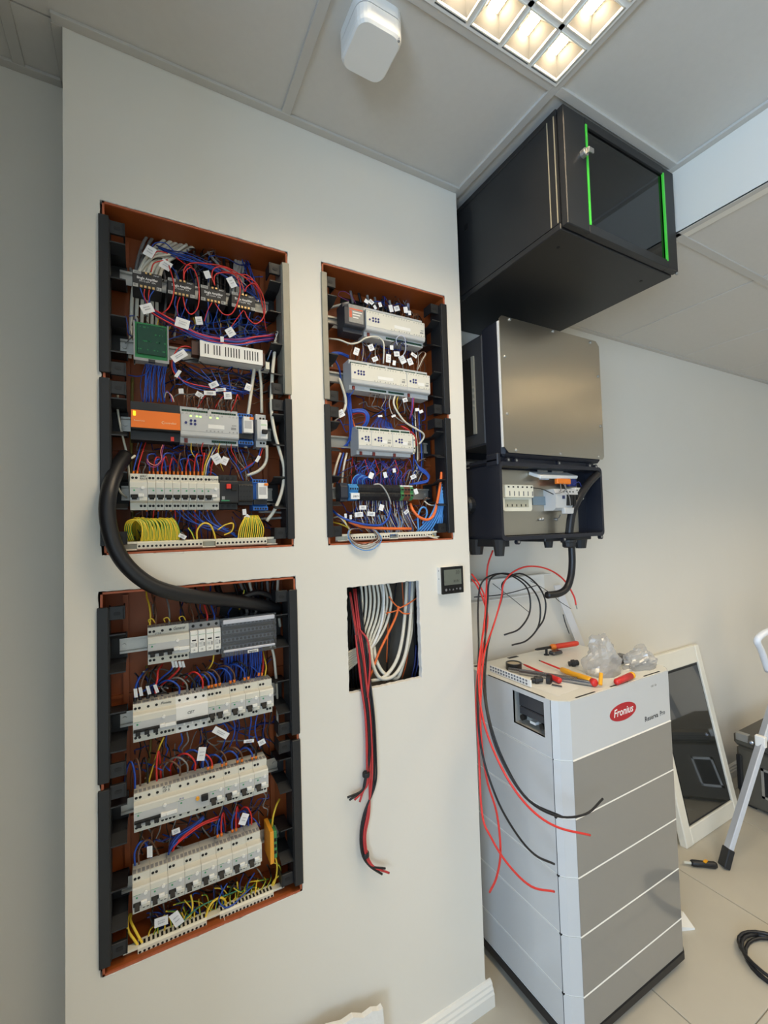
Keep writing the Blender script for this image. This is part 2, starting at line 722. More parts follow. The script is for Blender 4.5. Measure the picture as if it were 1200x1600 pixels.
def luminaire(x0, y0, label, zc=ZC):
    x1, y1 = x0 + 0.6, y0 + 0.6
    t = thing('ceiling_luminaire', label, 'ceiling light', ((x0 + x1) / 2, (y0 + y1) / 2, zc - 0.005))
    z = zc - 0.006
    fr = MB()
    n = 6
    p = 0.097
    ox, oy = x0 + 0.3 - n * p / 2, y0 + 0.3 - n * p / 2
    # frame: border and bars between the cells
    fr.box(x0 + 0.004, x1 - 0.004, y0 + 0.004, oy, z, z + 0.012)
    fr.box(x0 + 0.004, x1 - 0.004, oy + n * p, y1 - 0.004, z, z + 0.012)
    fr.box(x0 + 0.004, ox, oy, oy + n * p, z, z + 0.012)
    fr.box(ox + n * p, x1 - 0.004, oy, oy + n * p, z, z + 0.012)
    for i in range(n + 1):
        if 0 < i < n:
            fr.box(ox + i * p - 0.006, ox + i * p + 0.006, oy, oy + n * p, z, z + 0.01)
            fr.box(ox, ox + n * p, oy + i * p - 0.006, oy + i * p + 0.006, z, z + 0.01)
    fr.box(x0 + 0.004, x1 - 0.004, y0 + 0.004, y1 - 0.004, z + 0.034, z + 0.036)
    fr.build('frame', WHITE, t)
    a = p / 2 - 0.005
    cell = led = rim = None
    for i in range(n):
        for j in range(n):
            cx, cy = ox + (i + 0.5) * p, oy + (j + 0.5) * p
            if cell is None:
                c = MB()
                b = a * 0.42
                zz = z + 0.03
                vs = [(cx - a, cy - a, z + 0.003), (cx + a, cy - a, z + 0.003), (cx + a, cy + a, z + 0.003), (cx - a, cy + a, z + 0.003),
                      (cx - b, cy - b, zz), (cx + b, cy - b, zz), (cx + b, cy + b, zz), (cx - b, cy + b, zz)]
                c.add(vs, [(0, 1, 5, 4), (1, 2, 6, 5), (2, 3, 7, 6), (3, 0, 4, 7), (4, 5, 6, 7)])
                cell = c.build('reflector', DISH, t)
                led = MB().add([(cx - 0.013, cy - 0.017, zz - 0.001), (cx - 0.013, cy + 0.017, zz - 0.001), (cx + 0.013, cy + 0.017, zz - 0.001), (cx + 0.013, cy - 0.017, zz - 0.001)], [(0, 1, 2, 3)]).build('light_emitter', LED, cell)
                r = MB()
                for (u0, u1, w0, w1) in ((-a, a, -a, -a + .003), (-a, a, a - .003, a), (-a, -a + .003, -a, a), (a - .003, a, -a, a)):
                    r.box(cx + u0, cx + u1, cy + w0, cy + w1, z - 0.002, z + 0.004)
                rim = r.build('cell_rim', LRIM, cell)
                c0 = (cx, cy)
            else:
                k = share('reflector', cell, t, (cx - c0[0], cy - c0[1], 0))
                for s_, nm in ((led, 'light_emitter'), (rim, 'cell_rim')):
                    q = bpy.data.objects.new(nm, s_.data)
                    COL.objects.link(q)
                    q.parent = k
    return t


luminaire(0.356, 0.142, 'white recessed ceiling light with square lit cells above the black cabinet')
luminaire(0.356, -1.058, 'white recessed ceiling light with square lit cells behind the photographer')
luminaire(2.12, -0.44, 'unseen ceiling light added right of the bulkhead to brighten the back wall', ZL + 0.006)  # out of view, added to brighten the back wall on the right
luminaire(3.32, -0.44, 'unseen ceiling light added far right to brighten the back wall', ZL + 0.006)  # second added lamp out of view, more light for the right side

# ---------------------------------------------------------------- ceiling detector
t = thing('ceiling_detector', 'white rounded square detector fixed to the ceiling tile', 'detector', (0.465, 0.845, ZC))
b = MB()
sq = rrect_pts(0.410, 0.522, 0.782, 0.903, 0.026, 5)
b.prism(sq, 'z', ZC - 0.022, ZC + 0.003)
b.build('base_plate', WHITE, t)
cov = MB()
m_ = [((x - 0.465), (y - 0.8415)) for x, y in sq]
rings = [(1.0, ZC - 0.024), (1.0, ZC - 0.05), (0.97, ZC - 0.057), (0.9, ZC - 0.062)]
for k in range(len(rings) - 1):
    s0, z0 = rings[k]
    s1, z1 = rings[k + 1]
    n = len(m_)
    cov.add([(0.465 + x * s0, 0.8415 + y * s0, z0) for x, y in m_] + [(0.465 + x * s1, 0.8415 + y * s1, z1) for x, y in m_],
            [(i, (i + 1) % n, n + (i + 1) % n, n + i) for i in range(n)])
cov.add([(0.465 + x * 0.9, 0.8415 + y * 0.9, ZC - 0.062) for x, y in m_], [tuple(range(len(m_)))])
cov.build('cover', WHITE, t)
MB().cyl((0.508, 0.79, ZC - 0.0575), (0.508, 0.79, ZC - 0.0635), 0.003, n=10).build('indicator', DEVG2, t)
# ================================================================== FLUSH ENCLOSURES
YN = 1.165      # nose of the modular devices
YR = 1.2225     # front of the DIN rails


def rail_mb(x0, x1, z, yr=YR):
    b = MB()
    b.box(x0, x1, yr + 0.006, yr + 0.0075, z - 0.0125, z + 0.0125)
    for s in (-1, 1):
        b.box(x0, x1, yr, yr + 0.0075, z + s * 0.0125 - 0.0006, z + s * 0.0125 + 0.0006)
        b.box(x0, x1, yr, yr + 0.0013, z + s * 0.0125, z + s * 0.0175)
    return b


def enclosure(name_label, x0, x1, z0, z1, l0, l1, r0, r1, halves, rails, bar_z, entry, silver=()):
    t = thing('flush_enclosure', name_label, 'electrical enclosure', ((x0 + x1) / 2, 1.20, z0))
    yb = 1.262
    b = MB()
    w = 0.003
    b.box(x0, x1, yb, yb + w, z0, z1)
    b.box(x0, x0 + w, YW + 0.002, yb, z0, z1)
    b.box(x1 - w, x1, YW + 0.002, yb, z0, z1)
    b.box(x0, x1, YW + 0.002, yb, z1 - w, z1)
    b.box(x0, x1, YW + 0.002, yb, z0, z0 + w)
    # rounded inner corners and vertical moulded ribs on the back
    for xx in (x0 + 0.045, x1 - 0.045):
        b.box(xx - 0.006, xx + 0.006, yb - 0.012, yb, z0 + 0.02, z1 - 0.02)
    for zz in (z0 + 0.25, z0 + 0.54):
        b.box(x0 + w, x1 - w, yb - 0.006, yb, zz, zz + 0.008)
    box = b.build('back_box', ORANGE, t)
    lip = MB()
    g = 0.0045
    for (a0, a1, c0, c1) in ((x0, x1, z1 - g, z1), (x0, x1, z0, z0 + g), (x0, x0 + g, z0, z1), (x1 - g, x1, z0, z1)):
        lip.box(a0, a1, YW - 0.0005, YW + 0.004, c0, c1)
    lip.build('rim', mat('orange_rim', (176, 92, 56), 0.55, var=0.2, scale=60), box)
    ex0, ex1, ez0, ez1 = entry
    MB().prism([(ex0, ez0), (ex1, ez0), (ex1 - 0.012, ez1), (ex0 + 0.012, ez1)], 'y', yb - 0.004, yb - 0.001).build('cable_opening', BLACK2, box)
    for side in (0, 1):
        s = 1 if side == 0 else -1
        a0, a1 = (l0, l1) if side == 0 else (r0, r1)
        inner = a1 if side == 0 else a0
        for hi, (za, zb) in enumerate(halves):      # za upper end, zb lower end
            m_ = mat('dusty_steel', (150, 147, 134), 0.55, metal=0.3, var=0.12, scale=30) if (side, hi) in silver else BLACK
            f = MB()
            f.box(a0, a1, YW - 0.006, YW + 0.004, zb, za, 0.0012)
            f.box(inner - 0.0015, inner + 0.0015, YW, YW + 0.055, zb + 0.004, za - 0.004)
            fr = f.build('side_frame', m_, t)
            for ze, dz in ((za - 0.001, -1), (zb + 0.001, 1)):
                e = MB()
                e.box(inner, inner + s * 0.03, YW + 0.008, YW + 0.016, ze, ze + dz * 0.03, 0.001)
                e.box(inner + s * 0.028, inner + s * 0.031, YW + 0.008, YW + 0.05, ze, ze + dz * 0.03)
                e.build('fixing_ear', BLACK, fr)
                MB().rrect(min(inner + s * 0.009, inner + s * 0.023), max(inner + s * 0.009, inner + s * 0.023), ze + dz * 0.016 - 0.004, ze + dz * 0.016 + 0.004, 0.0035,
                           YW + 0.0072, YW + 0.0085).build('slot', BLACK2, fr)
            for z in rails:
                if zb < z < za:
                    c = MB()
                    pl = [(YW + 0.004, z + 0.042), (YW + 0.03, z + 0.03), (YR + 0.012, z + 0.03), (YR + 0.012, z - 0.03), (YW + 0.03, z - 0.03), (YW + 0.004, z - 0.042),
                          (YW + 0.006, z - 0.042), (YW + 0.032, z - 0.027), (YR - 0.006, z - 0.027), (YR - 0.006, z + 0.027), (YW + 0.032, z + 0.027), (YW + 0.006, z + 0.042)]
                    # cradle: upper and lower ledges plus a back plate
                    for q in (1, -1):
                        c.prism([(YW + 0.002, z + q * 0.043), (YW + 0.03, z + q * 0.031), (YR + 0.012, z + q * 0.031), (YR + 0.012, z + q * 0.028),
                                 (YW + 0.03, z + q * 0.028), (YW + 0.002, z + q * 0.04)], 'x', inner, inner + s * 0.032)
                    c.box(inner, inner + s * 0.034, YR + 0.009, YR + 0.013, z - 0.031, z + 0.031)
                    c.build('rail_cradle', BLACK, fr)
    for z in rails:
        r = rail_mb(l1 + 0.018, r0 - 0.018, z)
        ro = r.build('din_rail', STEEL, t)
        sc = MB()
        for xx in (l1 + 0.027, r0 - 0.027):
            sc.cyl((xx, YR + 0.006, z), (xx, YR + 0.003, z), 0.0045, n=10)
        sc.build('rail_screw', STEEL, ro)
    # earth terminal bars at the bottom
    xm = (l1 + r0) / 2
    for k, (a, c) in enumerate(((l1 + 0.05, xm - 0.008), (xm + 0.022, r0 - 0.05))):
        tb = MB()
        tb.prism([(1.170, bar_z - 0.009), (1.166, bar_z - 0.006), (1.166, bar_z + 0.008), (1.17, bar_z + 0.011), (1.19, bar_z + 0.011), (1.19, bar_z - 0.009)], 'x', a, c)
        o = tb.build('earth_bar', CREAM, t)
        hb = MB()
        n = int((c - a) / 0.0085)
        for i in range(n):
            xx = a + (i + 0.5) * (c - a) / n
            hb.cyl((xx, 1.1655, bar_z), (xx, 1.1675, bar_z), 0.0027, n=8)
            hb.box(xx - 0.0022, xx + 0.0022, 1.172, 1.184, bar_z + 0.0108, bar_z + 0.0114)
        hb.build('terminal_holes', BLACK2, o)
    for a, c in ((l1 + 0.022, l1 + 0.05), (r0 - 0.05, r0 - 0.022), (xm - 0.008, xm + 0.022)):
        cb = MB()
        cb.box(a, c, 1.168, 1.186, bar_z + 0.006, bar_z + 0.011)
        cb.box(a, c, 1.168, 1.186, bar_z - 0.009, bar_z - 0.006)
        cb.box(a, c, 1.184, 1.186, bar_z - 0.009, bar_z + 0.011)
        cb.build('bar_clamp', CREAM, t)
    return t


R1 = [2.15, 1.98, 1.79, 1.623]
R2 = [2.15, 1.98, 1.785, 1.63]
R3 = [1.262, 1.092, 0.892, 0.715]
enclosure('orange flush enclosure full of wiring in the upper left wall opening', -0.07, 0.356, 1.480, 2.279, -0.077, -0.057, 0.340, 0.359,
          [(2.246, 1.886), (1.874, 1.500)], R1, 1.496, (0.0, 0.29, 2.10, 2.245), silver=((1, 0),))
enclosure('orange flush enclosure with three white actuators in the upper right wall opening', 0.456, 0.885, 1.478, 2.279, 0.452, 0.469, 0.866, 0.889,
          [(2.250, 1.886), (1.872, 1.500)], R2, 1.496, (0.55, 0.79, 2.18, 2.255), silver=((0, 0),))
enclosure('orange flush enclosure with four breaker rows in the lower left wall opening', -0.078, 0.358, 0.592, 1.399, -0.084, -0.063, 0.339, 0.361,
          [(1.366, 0.992), (0.978, 0.612)], R3, 0.598, (0.18, 0.30, 1.29, 1.36))

# ================================================================== MODULAR DEVICES
MOD = 0.01775


def prof_dev(zc, hh, nose, yn, ysh, yb):
    """side profile (y,z): back, top shoulder, nose, bottom shoulder"""
    return [(yb, zc + hh), (ysh, zc + hh), (ysh, zc + nose + 0.002), (yn + 0.002, zc + nose), (yn, zc + nose - 0.003), (yn, zc - nose + 0.003),
            (yn + 0.002, zc - nose), (ysh, zc - nose - 0.002), (ysh, zc - hh), (yb, zc - hh)]


YSH = 1.182


def screws(b, xs, zc, top=True, bot=True, hh=0.0425, nose=0.0235, y=YSH):
    for x in xs:
        if top:
            b.cyl((x, y - 0.0006, zc + (hh + nose) / 2), (x, y + 0.001, zc + (hh + nose) / 2), 0.0031, n=8)
        if bot:
            b.cyl((x, y - 0.0006, zc - (hh + nose) / 2), (x, y + 0.001, zc - (hh + nose) / 2), 0.0031, n=8)


def breaker(name, label, x, z, mods, kind, group=None):
    """kind: mcb, rcbo, rcbo4, spd, mcb4, rccb"""
    w = mods * MOD
    t = thing(name, label, 'circuit breaker', (x, YN, z - 0.0425), group)
    g = 0.0003
    pr = prof_dev(z, 0.0425, 0.0235, YN, YSH, YR)
    MB().prism(pr, 'x', x + g, x + w - g).build('body', DEVW if kind != 'mcb4' else WHITE, t)
    if kind != 'mcb4':
        # grey label field around the lever
        MB().box(x + 0.0008, x + w - 0.0008, YN - 0.0004, YN + 0.002, z - 0.0215, z + 0.0085).build('label_field', DEVG, t)
        MB().box(x + 0.002, x + min(w, 0.02) - 0.004, YN - 0.0006, YN, z + 0.0075, z + 0.0082).build('green_line', GREENMARK, t)
        q = 0.005 if kind == 'mcb' else 0.009
        MB().box(x + min(w, 0.018) - q - 0.002, x + min(w, 0.018) - q + 0.0016, YN - 0.0007, YN, z + 0.0005, z + 0.004).build('green_mark', GREENMARK, t)
    sc = MB()
    if kind == 'mcb':
        screws(sc, [x + 0.0055, x + 0.0125], z)
    elif kind == 'rcbo':
        screws(sc, [x + 0.0055, x + 0.013], z, bot=False)
        screws(sc, [x + w - 0.013, x + w - 0.0055], z, top=False)
    elif kind == 'rcbo4':
        screws(sc, [x + 0.005, x + 0.013, x + 0.031, x + 0.048], z)
        screws(sc, [x + 0.058, x + 0.066, x + 0.074, x + 0.082], z, top=False)
    elif kind in ('mcb4',):
        screws(sc, [x + MOD * (i + 0.5) for i in range(mods)], z)
    elif kind == 'rccb':
        screws(sc, [x + 0.008, x + 0.025, x + 0.044, x + 0.061], z)
    sc.build('terminal_screws', BLACK2, t)
    # cable entry castellations on top
    ce = MB()
    for i in range(mods * 2):
        xx = x + (i + 0.5) * w / (mods * 2)
        ce.box(xx - 0.003, xx + 0.003, YSH + 0.003, YSH + 0.016, z + 0.042, z + 0.0432)
    ce.build('cable_entries', DEVG2, t)
    lz = z - 0.011
    if kind in ('mcb', 'rcbo'):
        lv = MB()
        lv.box(x + 0.0015, x + 0.0165, YN - 0.0035, YN + 0.002, lz - 0.004, lz + 0.0035, 0.0008)
        lv.prism([(YN - 0.0035, lz + 0.002), (YN - 0.013, lz - 0.005), (YN - 0.011, lz - 0.009), (YN, lz - 0.004)], 'x', x + 0.004, x + 0.014)
        lv.build('lever', BLACK2, t)
    if kind == 'mcb':
        MB().box(x + 0.0018, x + 0.016, YN - 0.0012, YN, lz - 0.0105, lz - 0.0042).build('lever_guard', WHITE, t)
    if kind == 'rcbo':
        MB().box(x + 0.0165, x + 0.0285, YN - 0.0055, YN, lz - 0.0025, lz + 0.005, 0.001).build('white_slider', WHITE, t)
        MB().cyl((x + 0.026, YN + 0.001, z + 0.008), (x + 0.026, YN - 0.003, z + 0.008), 0.0042, 0.0036, n=12).build('test_button', WHITE, t)
        MB().box(x + 0.0185, x + w - 0.001, YN - 0.0018, YN, z - 0.0215, lz - 0.0028, 0.0006).build('lower_ledge', DEVW, t)
    if kind == 'rcbo4':
        lv = MB()
        lv.box(x + 0.001, x + 0.0535, YN - 0.006, YN + 0.001, lz - 0.003, lz + 0.003, 0.0008)
        for i in range(3):
            lv.box(x + 0.005 + i * MOD, x + 0.0145 + i * MOD, YN - 0.011, YN, lz - 0.009, lz, 0.0008)
        lv.build('lever', BLACK2, t)
        MB().box(x + 0.0535, x + 0.065, YN - 0.0075, YN, lz - 0.002, lz + 0.0055, 0.001).build('white_slider', WHITE, t)
        MB().box(x + 0.065, x + w - 0.001, YN - 0.004, YN, lz - 0.004, lz + 0.004, 0.001).build('white_band', WHITE, t)
        MB().cyl((x + 0.062, YN + 0.001, z + 0.009), (x + 0.062, YN - 0.003, z + 0.009), 0.004, 0.0034, n=12).build('test_button', WHITE, t)
    if kind == 'spd':
        pass
    if kind == 'mcb4':
        lv = MB().box(x + 0.001, x + w - 0.001, YN - 0.006, YN + 0.001, lz - 0.003, lz + 0.003, 0.0008)
        lv.build('lever', BLACK2, t)
        for i in range(mods):
            MB().box(x + MOD * i + 0.002, x + MOD * (i + 1) - 0.002, YN - 0.0008, YN, z - 0.0215, lz - 0.005).build('label_field', DEVG, t)
    if kind == 'rccb':
        MB().box(x + w - 0.019, x + w - 0.004, YN - 0.007, YN, z - 0.006, z + 0.008, 0.001).build('lever', BLACK2, t)
        MB().cyl((x + w - 0.027, YN, z + 0.002), (x + w - 0.027, YN - 0.004, z + 0.002), 0.0045, 0.004, n=12).build('test_button', mat('amber_button', (240, 170, 40), 0.4), t)
    return t


# -------- upper left panel, row 4
z = R1[3]
x = -0.0205
UL4 = 'bottom row of the upper left panel'
breaker('earth_leakage_breaker', 'handwritten two-module breaker left of the seven narrow breakers', x, z, 2, 'rcbo')
t_ = bpy.data.objects['earth_leakage_breaker']
text('SERV\nRACK', 0.006, INK, t_, (x + 0.020, YSH - 0.0008, z + 0.034), name='handwriting', shear=0.2)
proto = None
for i in range(7):
    lb = '%s narrow breaker from the left in the row above the arched earth wires' % ORD[i]
    if proto is None:
        proto = breaker('circuit_breaker', lb, x + 2 * MOD, z, 1, 'mcb', 'narrow breakers in the upper left panel')
        p0 = proto.location.copy()
    else:
        dup(proto, p0 + Vector((i * MOD, 0, 0)), lb)
b2 = breaker('earth_leakage_breaker', 'two-module breaker with handwritten top beside the black motor starter', x + 9 * MOD, z, 2, 'rcbo')
text('POMPA', 0.0065, INK, b2, (x + 9 * MOD + 0.016, YSH - 0.0008, z + 0.033), name='handwriting', shear=0.2)

# black motor starter with red button
xm = x + 11 * MOD + 0.0015
t = thing('motor_starter', 'black motor protection switch with a red button in the upper left panel', 'motor switch', (xm, YN, z - 0.045))
MB().prism(prof_dev(z + 0.002, 0.044, 0.028, YN + 0.004, YSH + 0.002, YR), 'x', xm, xm + 0.044).build('body', BLACK, t)
MB().box(xm + 0.014, xm + 0.025, YN - 0.006, YN + 0.005, z + 0.009, z + 0.021, 0.001).build('red_button', mat('red_button', (232, 60, 44), 0.4), t)
MB().box(xm + 0.027, xm + 0.040, YN - 0.002, YN + 0.005, z + 0.004, z + 0.02, 0.001).build('black_button', BLACK2, t)
MB().box(xm + 0.002, xm + 0.022, YN + 0.003, YN + 0.005, z - 0.022, z - 0.0195).build('green_strip', GREENMARK, t)
MB().box(xm + 0.004, xm + 0.011, YN + 0.003, YN + 0.005, z - 0.018, z - 0.010).build('dial', DEVG2, t)
sc = MB()
for i in range(3):
    for zz in (z + 0.038, z - 0.034):
        sc.cyl((xm + 0.008 + 0.0135 * i, YSH + 0.001, zz), (xm + 0.008 + 0.0135 * i, YSH + 0.0025, zz), 0.0042, n=10)
sc.build('terminal_screws', BLACK2, t)
# black relay socket
xs = xm + 0.0455
t = thing('relay_socket', 'black relay socket with small round holes beside the motor protection switch', 'relay socket', (xs, YN, z - 0.03))
MB().prism(prof_dev(z, 0.031, 0.022, YN + 0.006, YN + 0.014, YR), 'x', xs, xs + 0.036).build('body', BLACK, t)
sc = MB()
for zz in (z + 0.018, z + 0.004, z - 0.010, z - 0.018):
    for i in range(4):
        sc.cyl((xs + 0.006 + 0.0075 * i, YN + 0.0055, zz), (xs + 0.006 + 0.0075 * i, YN + 0.007, zz), 0.0022, n=8)
sc.build('sockets', BLACK2, t)


RELB = mat('relay_blue', (46, 106, 190), 0.45, var=0.05)


def blue_relay(x, z, label):
    t = thing('interface_relay', label, 'relay', (x, YN, z - 0.04))
    b = MB()
    b.prism([(YR, z + 0.04), (YSH, z + 0.04), (YSH, z + 0.03), (YSH + 0.006, z + 0.03), (YSH + 0.006, z - 0.028), (YSH - 0.006, z - 0.034), (YSH - 0.006, z - 0.042), (YR, z - 0.042)], 'x', x, x + 0.038)
    b.build('base', RELB, t)
    MB().box(x + 0.011, x + 0.036, YN + 0.001, YSH + 0.008, z - 0.013, z + 0.029, 0.001).build('relay_block', WHITE, t)
    MB().box(x + 0.002, x + 0.036, YN + 0.012, YSH + 0.008, z - 0.027, z - 0.014).build('socket', BLACK, t)
    MB().box(x + 0.027, x + 0.037, YN - 0.001, YN + 0.004, z + 0.022, z + 0.028).build('orange_clip', FERR, t)
    s = MB()
    for i in range(5):
        s.box(x + 0.003 + 0.0068 * i, x + 0.0075 + 0.0068 * i, YSH - 0.0004, YSH + 0.001, z + 0.0325, z + 0.0375)
        s.box(x + 0.003 + 0.0068 * i, x + 0.0075 + 0.0068 * i, YSH - 0.0066, YSH - 0.004, z - 0.0405, z - 0.0355)
    s.build('terminal_holes', BLACK2, t)
    MB().box(x + 0.014, x + 0.032, YN + 0.0004, YN + 0.001, z - 0.002, z + 0.018).build('print', mat('grey_print', (186, 186, 186), 0.6), t)
    return t


blue_relay(xs + 0.037, z - 0.003, 'blue interface relay with white block beside the black relay socket')

# -------- upper left panel, row 3
z = R1[2]
xo = -0.018
t = thing('power_supply', 'black DIN power supply with a bright orange front panel', 'power supply', (xo, YN, z - 0.045))
MB().prism(prof_dev(z, 0.045, 0.0225, YN - 0.006, YSH - 0.006, YR), 'x', xo, xo + 0.1045).build('body', BLACK, t)
op = MB().box(xo + 0.001, xo + 0.104, YN - 0.0075, YN - 0.004, z - 0.020, z + 0.021, 0.0006)
op.build('orange_panel', mat('signal_orange', (244, 122, 26), 0.42, var=0.03), t)
MB().box(xo + 0.0055, xo + 0.0105, YN - 0.0085, YN - 0.007, z + 0.007, z + 0.0175).build('status_light', mat('yellow_lamp', (232, 240, 30), 0.4, emit=1.2, var=0), t)
MB().box(xo + 0.084, xo + 0.091, YSH - 0.010, YSH - 0.004, z - 0.044, z - 0.034).build('red_terminal', mat('red_button', (232, 60, 44)), t)
OW = mat('pale_print', (252, 226, 190), 0.6)
text('controlled', 0.006, OW, t, (xo + 0.070, YN - 0.0078, z - 0.005), name='printed_name')
text('PowerUnit', 0.005, OW, t, (xo + 0.007, YN - 0.0078, z - 0.004), name='printed_name')
text('C', 0.009, OW, t, (xo + 0.0635, YN - 0.0078, z - 0.005), name='logo')


GRNT = mat('green_terminal', (46, 96, 74), 0.5, var=0.1)
NAVYB = mat('navy_button', (44, 48, 112), 0.4)


def actuator(x0, x1, z, label, lights=0, seed=1, n_mod=1, green_bottom=True, front=DEVW, hh=0.045, side=None):
    rnd = random.Random(seed)
    t = thing('switch_actuator', label, 'actuator', (x0, YN, z - hh))
    MB().prism(prof_dev(z, hh, 0.030, YN, YSH - 0.002, YR), 'x', x0, x1).build('body', DEVG, t)
    MB().box(x0 + 0.001, x1 - 0.001, YN - 0.0008, YN + 0.004, z - 0.018, z + 0.0295, 0.0006).build('front_plate', front, t)
    # terminal strips
    ys = YSH - 0.002
    L = x1 - x0
    k = max(2, int(L / 0.058))
    for i in range(k):
        a, c = x0 + L * (i + 0.06) / k, x0 + L * (i + 0.94) / k
        s = MB().box(a, c, ys - 0.0008, ys + 0.001, z + 0.0335, z + 0.0385)
        s2 = s.build('terminal_strip', GRNT, t)
        hb = MB()
        n = int((c - a) / 0.0052)
        for j in range(n):
            xx = a + (j + 0.5) * (c - a) / n
            hb.box(xx - 0.0016, xx + 0.0016, ys - 0.0014, ys, z + 0.0345, z + 0.0375)
        hb.build('terminal_holes', BLACK2, s2)
        if green_bottom and i >= 1 - (k > 3):
            s = MB().box(a, c, ys - 0.0008, ys + 0.001, z - 0.0405, z - 0.0345)
            s2 = s.build('terminal_strip', GRNT, t)
            hb = MB()
            for j in range(n):
                xx = a + (j + 0.5) * (c - a) / n
                hb.box(xx - 0.0016, xx + 0.0016, ys - 0.0014, ys, z - 0.039, z - 0.036)
            hb.build('terminal_holes', BLACK2, s2)
    bus = MB().box(x0 + 0.009, x0 + 0.0165, ys - 0.004, ys + 0.002, z - 0.0445, z - 0.034)
    bus.build('bus_connector', mat('bus_red', (120, 44, 36), 0.5), t)
    # round push buttons, row of five in two lines
    for m in range(n_mod):
        bx = x0 + L * m / n_mod + 0.012
        for (dx, dz) in ((0.0, -0.006), (0.0115, 0.0), (0.0115, -0.0085), (0.0205, 0.0), (0.0205, -0.0085)) + (((0.0295, 0.0), (0.0295, -0.0085)) if L > 0.16 else ()):
            cx, cz = bx + dx, z + 0.008 + dz
            MB().cyl((cx, YN - 0.0005, cz), (cx, YN - 0.0022, cz), 0.0031, n=10).build('push_button', NAVYB, t)
    # printed contact symbols
    pr = MB()
    n = int(L / 0.009)
    for j in range(n):
        xx = x0 + (j + 0.5) * L / n
        if (j % 6) == 5:
            continue
        pr.add([(xx - 0.002, YN - 0.001, z + 0.0225), (xx - 0.0014, YN - 0.001, z + 0.0225), (xx + 0.0006, YN - 0.001, z + 0.0265), (xx, YN - 0.001, z + 0.0265)], [(0, 1, 2, 3)])
        pr.box(xx + 0.001, xx + 0.0016, YN - 0.0011, YN - 0.0007, z + 0.0225, z + 0.0265)
        if j > n * 0.35:
            pr.box(xx - 0.0022, xx + 0.0022, YN - 0.0011, YN - 0.0007, z - 0.0150, z - 0.0143)
            pr.box(xx - 0.0003, xx + 0.0003, YN - 0.0011, YN - 0.0007, z - 0.0165, z - 0.0125)
    for zz in (-0.004, -0.007):
        pr.box(x1 - 0.019, x1 - 0.007, YN - 0.0011, YN - 0.0007, z + zz, z + zz + 0.0018)
    pr.build('printed_symbols', mat('grey_ink', (110, 110, 112), 0.7), t)
    MB().box(x0 + L * 0.46, x0 + L * 0.74, YN - 0.0012, YN - 0.0007, z - 0.008, z + 0.002).build('white_sticker', WHITE, t)
    text('KNX', 0.005, mat('grey_ink', (110, 110, 112)), t, (x1 - 0.0165, YN - 0.0012, z + 0.003), name='printed_mark')
    for j in range(lights):
        xx = x0 + L * (0.17, 0.27, 0.33, 0.50, 0.62, 0.72)[j % 6]
        MB().box(xx - 0.0022, xx + 0.0022, YN - 0.0014, YN - 0.0006, z + 0.0175, z + 0.0205).build('status_light', mat('green_lamp', (190, 255, 120), 0.4, emit=1.3, var=0), t)
    return t


actuator(0.0872, 0.2235, z, 'grey switching actuator with green status lights beside the orange power supply', 5, 3, front=DEVG)
blue_relay(0.2245, z + 0.002, 'blue interface relay with white block beside the grey lit actuator')
xb = 0.2705
t = thing('slim_breaker', 'slim single breaker in light grey at the right end of its rail', 'circuit breaker', (xb, YN, z - 0.045))
MB().prism(prof_dev(z, 0.044, 0.026, YN, YSH, YR), 'x', xb, xb + 0.0265).build('body', DEVG, t)
MB().box(xb + 0.0085, xb + 0.026, YN - 0.001, YN + 0.001, z - 0.024, z + 0.026).build('front_plate', WHITE, t)
MB().box(xb + 0.011, xb + 0.0245, YN - 0.009, YN, z - 0.012, z - 0.001, 0.001).build('lever', BLACK2, t)
MB().box(xb + 0.010, xb + 0.024, YN - 0.0014, YN, z + 0.010, z + 0.0145).build('green_mark', mat('pale_green_print', (196, 218, 190), 0.6), t)
sc = MB()
screws(sc, [xb + 0.0125, xb + 0.0205], z)
sc.build('terminal_screws', BLACK2, t)

# -------- upper left panel, row 2: green display board and perforated LED supply
z = R1[1]
t = thing('display_board', 'green transparent-screen circuit board clipped on the second rail', 'circuit board', (0.026, YN, z - 0.05))
PCB = mat('pcb_green', (24, 120, 62), 0.35, var=0.15, scale=80)
MB().box(-0.0085, 0.0615, YN - 0.0015, YN + 0.003, 1.934, 2.0205).build('board', PCB, t)
MB().box(-0.0035, 0.0575, YN - 0.005, YN - 0.0015, 1.945, 2.016, 0.001).build('screen', mat('dark_green_screen', (14, 62, 38), 0.12, var=0.1), t)
cl = MB()
cl.box(-0.010, 0.0635, YN - 0.006, YN + 0.02, 1.9285, 1.935)
cl.box(-0.0105, -0.0075, YN - 0.004, YN + 0.03, 1.9285, 2.022)
cl.box(0.0605, 0.0635, YN - 0.004, YN + 0.03, 1.9285, 2.022)
cl.box(-0.010, 0.0635, YN + 0.004, YN + 0.05, 1.95, 2.005)
cl.build('carrier', DEVG2, t)
MB().box(0.020, 0.034, YN - 0.007, YN + 0.0, 1.927, 1.9335).build('clip', BLACK, t)
ch = MB()
rnd = random.Random(5)
for i in range(26):
    xx, zz = rnd.uniform(-0.001, 0.055), rnd.choice([1.955, 1.975, 1.993, 2.008])
    ch.box(xx, xx + rnd.uniform(0.001, 0.004), YN - 0.0054, YN - 0.0049, zz, zz + 0.0025)
ch.build('components', PCB, t)

t = thing('led_driver', 'white perforated metal LED driver in the upper left panel', 'power supply', (0.21, YN, z - 0.022))
px0, px1, pz0, pz1 = 0.1335, 0.2885, 1.9605, 2.0035
fb = MB()
